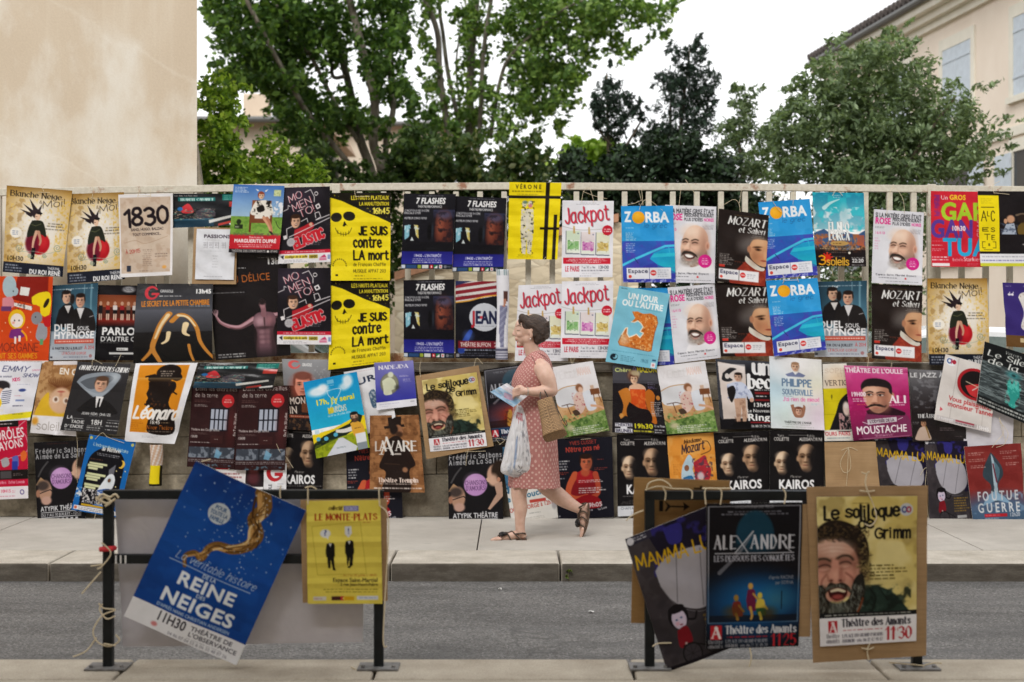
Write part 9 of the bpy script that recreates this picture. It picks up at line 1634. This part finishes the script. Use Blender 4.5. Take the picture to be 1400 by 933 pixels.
# hair: swept back into a loose gathered knot
def m_hair():
    m = NT("dark_brown_hair"); v = m.coord((30, 30, 95), rot=(0, .5, 0)); f = m.noise(v, 2.2, 4, .6)
    m.set(Base_Color=m.ramp(f, [(.3, (.010, .006, .004)), (.7, (.085, .046, .027))]), Roughness=.38); m.bump(f, 1.0, .012); return m.m
HAIR = m_hair(); mb = MB()
el(mb, V(730.5, 445), (.098, .087, .079)); el(mb, V(736, 450), (.078, .088, .085)); el(mb, V(742.5, 452), (.042, .066, .072)); el(mb, V(740, 460), (.042, .055, .045)); el(mb, V(736, 459), (.05, .078, .058)); el(mb, V(734, 466), (.036, .064, .03)); el(mb, V(720.5, 440), (.036, .062, .034), .5); el(mb, V(722, 443.5, -.047), (.046, .034, .045)); el(mb, V(722, 443.5, .047), (.046, .034, .045)); el(mb, V(731, 453, -.055), (.028, .034, .05)); el(mb, V(731, 453, .055), (.028, .034, .05))
for sg in (-1, 1):
    limb3(mb, [(719, 434.5, sg * .04, .021), (711.5, 437.5, sg * .050, .013), (709.8, 440.5, sg * .055, .008), (711.5, 444, sg * .062, .004)])
    limb3(mb, [(714, 434, sg * .05, .026), (722, 442, sg * .070, .022), (730, 447, sg * .080, .018), (740, 456, sg * .06, .02)])
rh = random.Random(5)
for k in range(46):
    a_ = rh.uniform(-1.2, 1.6); y_ = rh.uniform(-.05, .05)
    limb3(mb, [(741 + 4 * math.cos(a_), 452 + 8 * math.sin(a_), y_, .012), (747 + 3.5 * math.cos(a_), 452 + 11 * math.sin(a_), y_ * 1.1, .009), (748.5 + 2.4 * math.cos(a_ + .5), 450 + 13 * math.sin(a_ + .25), y_ * 1.2, .004)])
meld(mb, "hair", .005, HAIR, person, it=2)
# dress: lofted rings, front edge lower than the back at the neck
rows = [(714, 497, 743, 481, .083), (710, 501, 749, 487, .125), (705.5, 508, 754, 498, .160), (701.5, 517, 757, 513, .172), (700, 527, 757, 527, .168), (701, 540, 755, 541, .156), (702, 553, 754, 553, .150), (701, 570, 756, 569, .158), (699.5, 588, 759, 586, .172), (698, 606, 761, 604, .180), (697, 632, 762.5, 631, .184), (696.5, 650, 763.5, 650, .186), (696, 664, 764.5, 666, .188)]
S = spline(rows, 8); nr, na = len(S), 120; VV = []; UV = []
for j, (xf, yf, xb, yb, hd) in enumerate(S):
    t = j / (nr - 1)
    for i in range(na):
        an = 2 * math.pi * i / na; c_, s_ = math.cos(an), math.sin(an)
        ex = abs(c_) ** .85 * (1 if c_ >= 0 else -1); ey = abs(s_) ** .85 * (1 if s_ >= 0 else -1)
        pl = max(0, t - .35) ** 1.2 * (.035 * math.sin(an * 11 + 2 * math.sin(3 * t)) + .025 * math.sin(an * 17 + 1.3)) + .012 * math.sin(an * 3 + 9 * t) * (1 - t)
        wr = .006 * math.sin(14 * t + 2.2 * c_) * math.sin(5 * an + 8 * t)
        px = (xf + xb) / 2 - (xb - xf) / 2 * ex * (1 + pl + wr); py = (yf + yb) / 2 + (yf - yb) / 2 * c_ - max(0, 1 - t * 6) * 7.5 * s_ * s_ + (pl * 25 if j == nr - 1 else 0)
        p = V(px, py, -hd * ey * (1 + pl + wr)); VV.append(tuple(p)); UV.append((i / na * 1.14, t * .93))
Qd = [(j * na + i, j * na + (i + 1) % na, (j + 1) * na + (i + 1) % na, (j + 1) * na + i) for j in range(nr - 1) for i in range(na)]
me = mesh_np(np.array(VV), np.array(Qd), "dress")
uv = me.uv_layers.new(name="UVMap"); li = np.empty(len(me.loops), np.int32); me.loops.foreach_get("vertex_index", li); uva = np.array(UV)[li]
wrap = (li % na == 0); first = li.reshape(-1, 4)
uvq = uva.reshape(-1, 4, 2); mx_ = uvq[:, :, 0].max(1); fixm = (mx_[:, None] - uvq[:, :, 0]) > .6; uvq[:, :, 0] += fixm * 1.14
uv.data.foreach_set("uv", uvq.reshape(-1).astype(np.float32))
def m_dress():
    m = NT("pink_dotted_cotton"); u = m.n("UVMap", uv_map="UVMap"); mp = m.n("Mapping", {"Vector": u.outputs[0], "Rotation": (0, 0, .785)})
    vo = m.n("TexVoronoi", {"Vector": mp.outputs[0], "Scale": 39.0, "Randomness": .25}, voronoi_dimensions='2D').outputs["Distance"]
    d = m.ramp(vo, [(.20, (1, 1, 1)), (.29, (0, 0, 0))]); f = m.noise(m.coord(), 14, 4)
    base = m.ramp(f, [(.3, (.36, .14, .125)), (.7, (.44, .185, .165))])
    m.set(Base_Color=m.mix(m.math('MULTIPLY', d, .52), base, (.74, .55, .48, 1)), Roughness=.85); m.bump(m.noise(m.coord(), 16, 4), .5, .012); return m.m
dress = link("dress", me, m_dress(), person, True); sm_ = dress.modifiers.new("s", 'SOLIDIFY'); sm_.thickness = .003
# armhole edging
m = MB(); m.tube(spline([V(726, 486, -.10), V(730, 493, -.155), V(733, 505, -.19), V(738, 518, -.195), V(746, 524, -.185), V(754, 514, -.16), V(753, 499, -.14), V(745, 488, -.115), V(735, 482, -.095)], 6), .0022, 6); m.build("armhole_edge", simple("dark_edging", (.16, .07, .06), .8), person)
m = MB(); m.tube([V(721 + .4 * math.cos(a * .628), 533.6 + 5.6 * math.sin(a * .628), -.232 - .030 * math.cos(a * .628)) for a in range(11)], .0035, 6, cap=False); m.build("bracelet", simple("pale_metal", (.6, .57, .5), .3, .8), person)
SAND = simple("brown_sandal_leather", (.075, .05, .035), .6, var=.3); SOLE = simple("sandal_sole", (.10, .06, .04), .8)
# near sandal
m = MB(); m.prism([V(x, y, -.132) for x, y in ((669.5, 735.5), (676, 737.6), (690, 738), (706, 738), (719, 737.6), (720, 734.8), (708, 735), (690, 736), (676, 736))], (0, .092, 0)); sn = m.build("sandal", SOLE, person)
m = MB()
for pts in ([(718.5, 729, -.08 - .0), (716, 726, -.112), (709, 726.5, -.118), (703, 727.5, -.085), (706, 727, -.05), (716, 726, -.045), (718.5, 729, -.08)], [(712, 735, -.122), (706, 729, -.118), (700, 724.5, -.085), (697, 727.5, -.05), (699, 735, -.042)], [(699, 736, -.128), (695, 728.5, -.118), (692, 725.8, -.085), (690, 729, -.05), (689, 735.5, -.04)], [(686, 736, -.132), (683, 730.4, -.115), (682, 729.6, -.085), (681, 732, -.05), (680, 736, -.04)], [(700, 725, -.088), (694, 726, -.09), (684, 729.6, -.09)]):
    m.tube(spline([V(*p) for p in pts], 5), .0055, 6)
m.build("strap", SAND, sn)
m = MB()
for k in range(7): el(m, V(688 + 3.2 * math.cos(k * .9), 727.4 + 1.4 * math.sin(k * .9), -.105 + .02 * math.sin(k * 1.7)), (.016, .014, .008), n=10)
m.build("flower", simple("black_leather_flower", (.02, .018, .018), .6), sn)
# far sandal, heel raised, sole to the right
m = MB(); m.prism([V(x, y, .032) for x, y in ((806, 690), (807, 700), (805, 716), (801.5, 728), (796, 737.5), (794, 736), (799, 727), (802.6, 715), (804, 700), (803.8, 691))], (0, .094, 0)); sn = m.build("sandal", SOLE, person)
m = MB()
for pts in ([(803, 690, .08), (797, 692, .038), (791.5, 696, .05), (791, 697, .09), (797, 692, .122), (803, 690, .08)], [(805, 704, .036), (797, 700, .04), (790.5, 705, .07), (792, 704, .11), (804, 704, .122)], [(804, 714, .034), (796, 708, .04), (790.5, 712, .075), (794, 711, .115), (803, 714, .122)], [(801, 724, .03), (795, 719, .042), (791.5, 722, .075), (796, 722, .115), (801, 724, .124)], [(795, 696, .04), (791, 706, .06), (792, 716, .06)]):
    m.tube(spline([V(*p) for p in pts], 5), .0055, 6)
m.build("strap", SAND, sn)
m = MB()
for k in range(7): el(m, V(790 + 1.8 * math.cos(k * .9), 717 + 3.0 * math.sin(k * .9), .05 + .02 * math.sin(k * 1.7)), (.010, .014, .014), n=10)
m.build("flower", bpy.data.materials["black_leather_flower"], sn)

# leaflet
def d_leaflet(a):
    a.bg('#ecebf0'); a.R(0, 66, 100, 150, '#9cc4e6'); a.N(0, 60, 100, 150, '#c8def0', .8, 16, .5); a.G(0, 30, 60, 66, '#b8b8c4', '#d8d8e0', 'v', .7, .2); a.M(20, 20, 70, 56, 7, '#c88a90', .5); a.S([(30, 80), (60, 70), (76, 100), (50, 120)], '#d8a0b8', .6); a.N(20, 66, 80, 120, '#e86a90', .5, 6, .62); a.M(10, 128, 90, 142, 2, '#f4f4f8', .8)
lf = empty("leaflet", tuple(V(696, 557, -.25)), "folded white and blue leaflet held in the walking person's hand", "leaflet"); lf["wloc"] = list(lf.location)
sheet("page", q(693, 524, 721, 542, 702, 557, 670, 536), YP - .243, d_leaflet, gs=(56, 56), wv=.004, cyl=.006, parent=lf, seed=401)
# plastic carrier bag
def d_bag(a):
    a.bg('#f0f1f4'); a.N(0, 0, 100, 150, '#fafafc', .7, 9, .45); a.N(54, 34, 82, 112, '#8c9098', .7, 7, .56); a.N(20, 60, 48, 130, '#c4d0e2', .6, 9, .55); a.S([(36, 60), (42, 58), (41, 92), (36, 96)], '#8aa4cc', .7)
    a.T("aqum", 22, 36, 66, 13, '#c8485a', 'h', wt=.2, rot=6); a.L([(50, 92), (56, 100), (48, 106), (58, 112), (52, 120), (60, 126)], '#5a5e68', 1.6, True, .8); a.N(0, 118, 100, 150, '#b4b8c0', .6, 7, .5)
bagrows = [(553, 707, 716, .012), (558, 705, 717, .03), (566, 702, 720, .045), (585, 697, 724, .075), (605, 691.5, 728, .09), (625, 687.5, 730.5, .095), (638, 684.5, 731.5, .085), (645, 687, 731, .06), (650, 700, 729, .03), (655, 711, 722, .008)]
Sb = spline(bagrows, 12); nb, nab = len(Sb), 160; rb = np.random.RandomState(9)
g1 = rb.rand(24, 24); VV = []; ab = Art(140, 300, 3); d_bag(ab); cb = []
def vn(x, y): 
    i, j = int(y) % 23, int(x) % 23; u, v = x % 1, y % 1; u = u * u * (3 - 2 * u); v = v * v * (3 - 2 * v)
    return g1[i, j] * (1 - u) * (1 - v) + g1[i, j + 1] * u * (1 - v) + g1[i + 1, j] * (1 - u) * v + g1[i + 1, j + 1] * u * v
for j, (y, xl, xr_, dp) in enumerate(Sb):
    t = j / (nb - 1)
    for i in range(nab):
        an = 2 * math.pi * i / nab; c_, s_ = math.cos(an), math.sin(an)
        cr = 1 + .24 * (abs(vn(9 * (c_ + 1.2), 13 * t + 3) - .5) + .6 * abs(vn(17 * (c_ + 1.3) + 6, 8 * t) - .5) - .3) * min(1, t * 5)
        p = V((xl + xr_) / 2 - (xr_ - xl) / 2 * c_, y, -.12 - dp * s_ * cr * (1 if s_ > 0 else .8)); VV.append(tuple(p))
        cb.append(ab.a[min(299, int(t * 299)), min(139, int((1 - c_) / 2 * 139))])
pb = empty("carrier_bag", tuple(V(708, 656, -.12)), "crumpled white translucent carrier bag hanging from the walking person's hand", "bag"); pb["wloc"] = list(pb.location)
Qd = [(j * nab + i, j * nab + (i + 1) % nab, (j + 1) * nab + (i + 1) % nab, (j + 1) * nab + i) for j in range(nb - 1) for i in range(nab)]
me = mesh_np(np.array(VV), np.array(Qd), "bag_body"); set_col(me, lin(np.array(cb)) * .9)
def m_plastic():
    m = NT("thin_white_plastic"); a = m.n("VertexColor", layer_name="Col"); m.set(Base_Color=a.outputs[0], Roughness=.25)
    tl = m.n("BsdfTranslucent", {"Color": a.outputs[0]}); tr = m.n("BsdfTransparent"); s1 = m.n("MixShader", {0: .22, 1: m.b.outputs[0], 2: tl.outputs[0]}); s2 = m.n("MixShader", {0: .07, 1: s1.outputs[0], 2: tr.outputs[0]}); m.t.links.new(s2.outputs[0], m.out.inputs[0]); return m.m
link("bag_body", me, m_plastic(), pb, True)
m = MB(); m.tube(spline([V(709, 556, -.15), V(707.5, 552.5, -.125), V(709, 549, -.10), V(713, 552, -.09), V(714, 556, -.1)], 5), .006, 6); m.build("handle", simple("white_plastic_handle", (.7, .7, .72), .4), pb)
# woven straw handbag on the forearm
def m_straw():
    m = NT("woven_straw"); u = m.n("UVMap", uv_map="UVMap")
    br = m.n("TexBrick", {"Vector": u.outputs[0], "Scale": 1.0, "Color1": (.42, .26, .12, 1), "Color2": (.33, .195, .085, 1), "Mortar": (.17, .095, .04, 1), "Mortar Size": .012, "Brick Width": .07, "Row Height": .042}); f = m.noise(m.coord(), 40, 4)
    c = m.mix(.4, br.outputs[0], m.ramp(f, [(.3, (.3, .3, .3)), (.7, (.7, .7, .7))]), 'OVERLAY')
    sx = m.n("SeparateXYZ", {0: u.outputs[0]}); row = m.math('MODULO', sx.outputs[1], .085); hole = m.math('MULTIPLY', m.math('LESS_THAN', row, .026), m.math('LESS_THAN', m.math('MODULO', sx.outputs[0], .06), .042))
    band = m.math('MULTIPLY', m.math('GREATER_THAN', sx.outputs[1], .26), m.math('LESS_THAN', sx.outputs[1], .58))
    c = m.mix(m.math('MULTIPLY', m.math('MULTIPLY', hole, band), .7), c, (.06, .03, .012, 1))
    m.set(Base_Color=c, Roughness=.75); m.bump(br.outputs["Fac"], -.6, .006); return m.m
hb = empty("straw_handbag", tuple(V(757, 606, -.45)), "woven straw handbag with dark straps hanging from the person's forearm", "handbag"); hb["wloc"] = list(hb.location)
A0, A1 = V(744, 545, -.27), V(756.5, 590, -.41); ax = (A1 - A0); Lb = ax.length; ax.normalize(); wx = Vector((1, -.25, .1)); wx = (wx - ax * wx.dot(ax)).normalized(); wy = ax.cross(wx).normalized()
VV = []; UV = []; nb, nab = 30, 64
for j in range(nb):
    t = j / (nb - 1); hw, hd = .054 + .026 * t, .034 + .03 * t
    for i in range(nab):
        an = 2 * math.pi * i / nab; c_, s_ = math.cos(an), math.sin(an); k = .5
        ex = abs(c_) ** k * (1 if c_ >= 0 else -1); ey = abs(s_) ** k * (1 if s_ >= 0 else -1)
        sq = 1 - .05 * math.sin(math.pi * t); VV.append(tuple(A0 + ax * (t * Lb) + wx * hw * ex * sq + wy * hd * ey)); UV.append((i / nab * 2.6, t))
Qd = [(j * nab + i, j * nab + (i + 1) % nab, (j + 1) * nab + (i + 1) % nab, (j + 1) * nab + i) for j in range(nb - 1) for i in range(nab)]
o_ = (nb - 1) * nab; cidx = len(VV)
ring = VV[o_:o_ + nab]; cen = A0 + ax * (Lb + .004)
for k in range(1, 5):
    for p in ring: VV.append(tuple(Vector(p).lerp(cen, k / 4))); 
    UV += [(i / nab * 2.6, 1 + k * .1) for i in range(nab)]
for k in range(4):
    b0 = o_ if k == 0 else cidx + (k - 1) * nab; b1 = cidx + k * nab
    Qd += [(b0 + i, b0 + (i + 1) % nab, b1 + (i + 1) % nab, b1 + i) for i in range(nab)]
me = mesh_np(np.array(VV), np.array(Qd), "bag_body"); uv = me.uv_layers.new(name="UVMap"); li = np.empty(len(me.loops), np.int32); me.loops.foreach_get("vertex_index", li); uvq = np.array(UV)[li].reshape(-1, 4, 2)
uvq[:, :, 0] += ((uvq[:, :, 0].max(1)[:, None] - uvq[:, :, 0]) > 1.3) * 2.6; uv.data.foreach_set("uv", uvq.reshape(-1).astype(np.float32))
link("bag_body", me, m_straw(), hb, False)
STRAP = simple("dark_brown_strap", (.045, .028, .02), .5)
for pts in ([(738, 547, -.30), (737.5, 538, -.27), (740, 528.5, -.235), (744, 526.5, -.205), (747, 534, -.175)], [(750, 545, -.27), (746, 537, -.262), (742, 529.5, -.248), (744, 526.8, -.22)]):
    m = MB(); m.tube(spline([V(*p) for p in pts], 6), .0042, 6); m.build("strap", STRAP, hb)
m = MB()
for pts in ([(753, 545, -.29), (760, 556, -.34), (767, 570, -.37), (771.5, 577, -.38)], [(767, 569, -.37), (762, 574, -.37), (768, 578, -.375)], [(771, 570, -.37), (772.5, 576, -.38), (771, 578, -.38)]): m.tube(spline([V(*p) for p in pts], 6), [.003] * (6 * (len(pts) - 1)) + [.005], 6)
m.build("tassel", STRAP, hb)
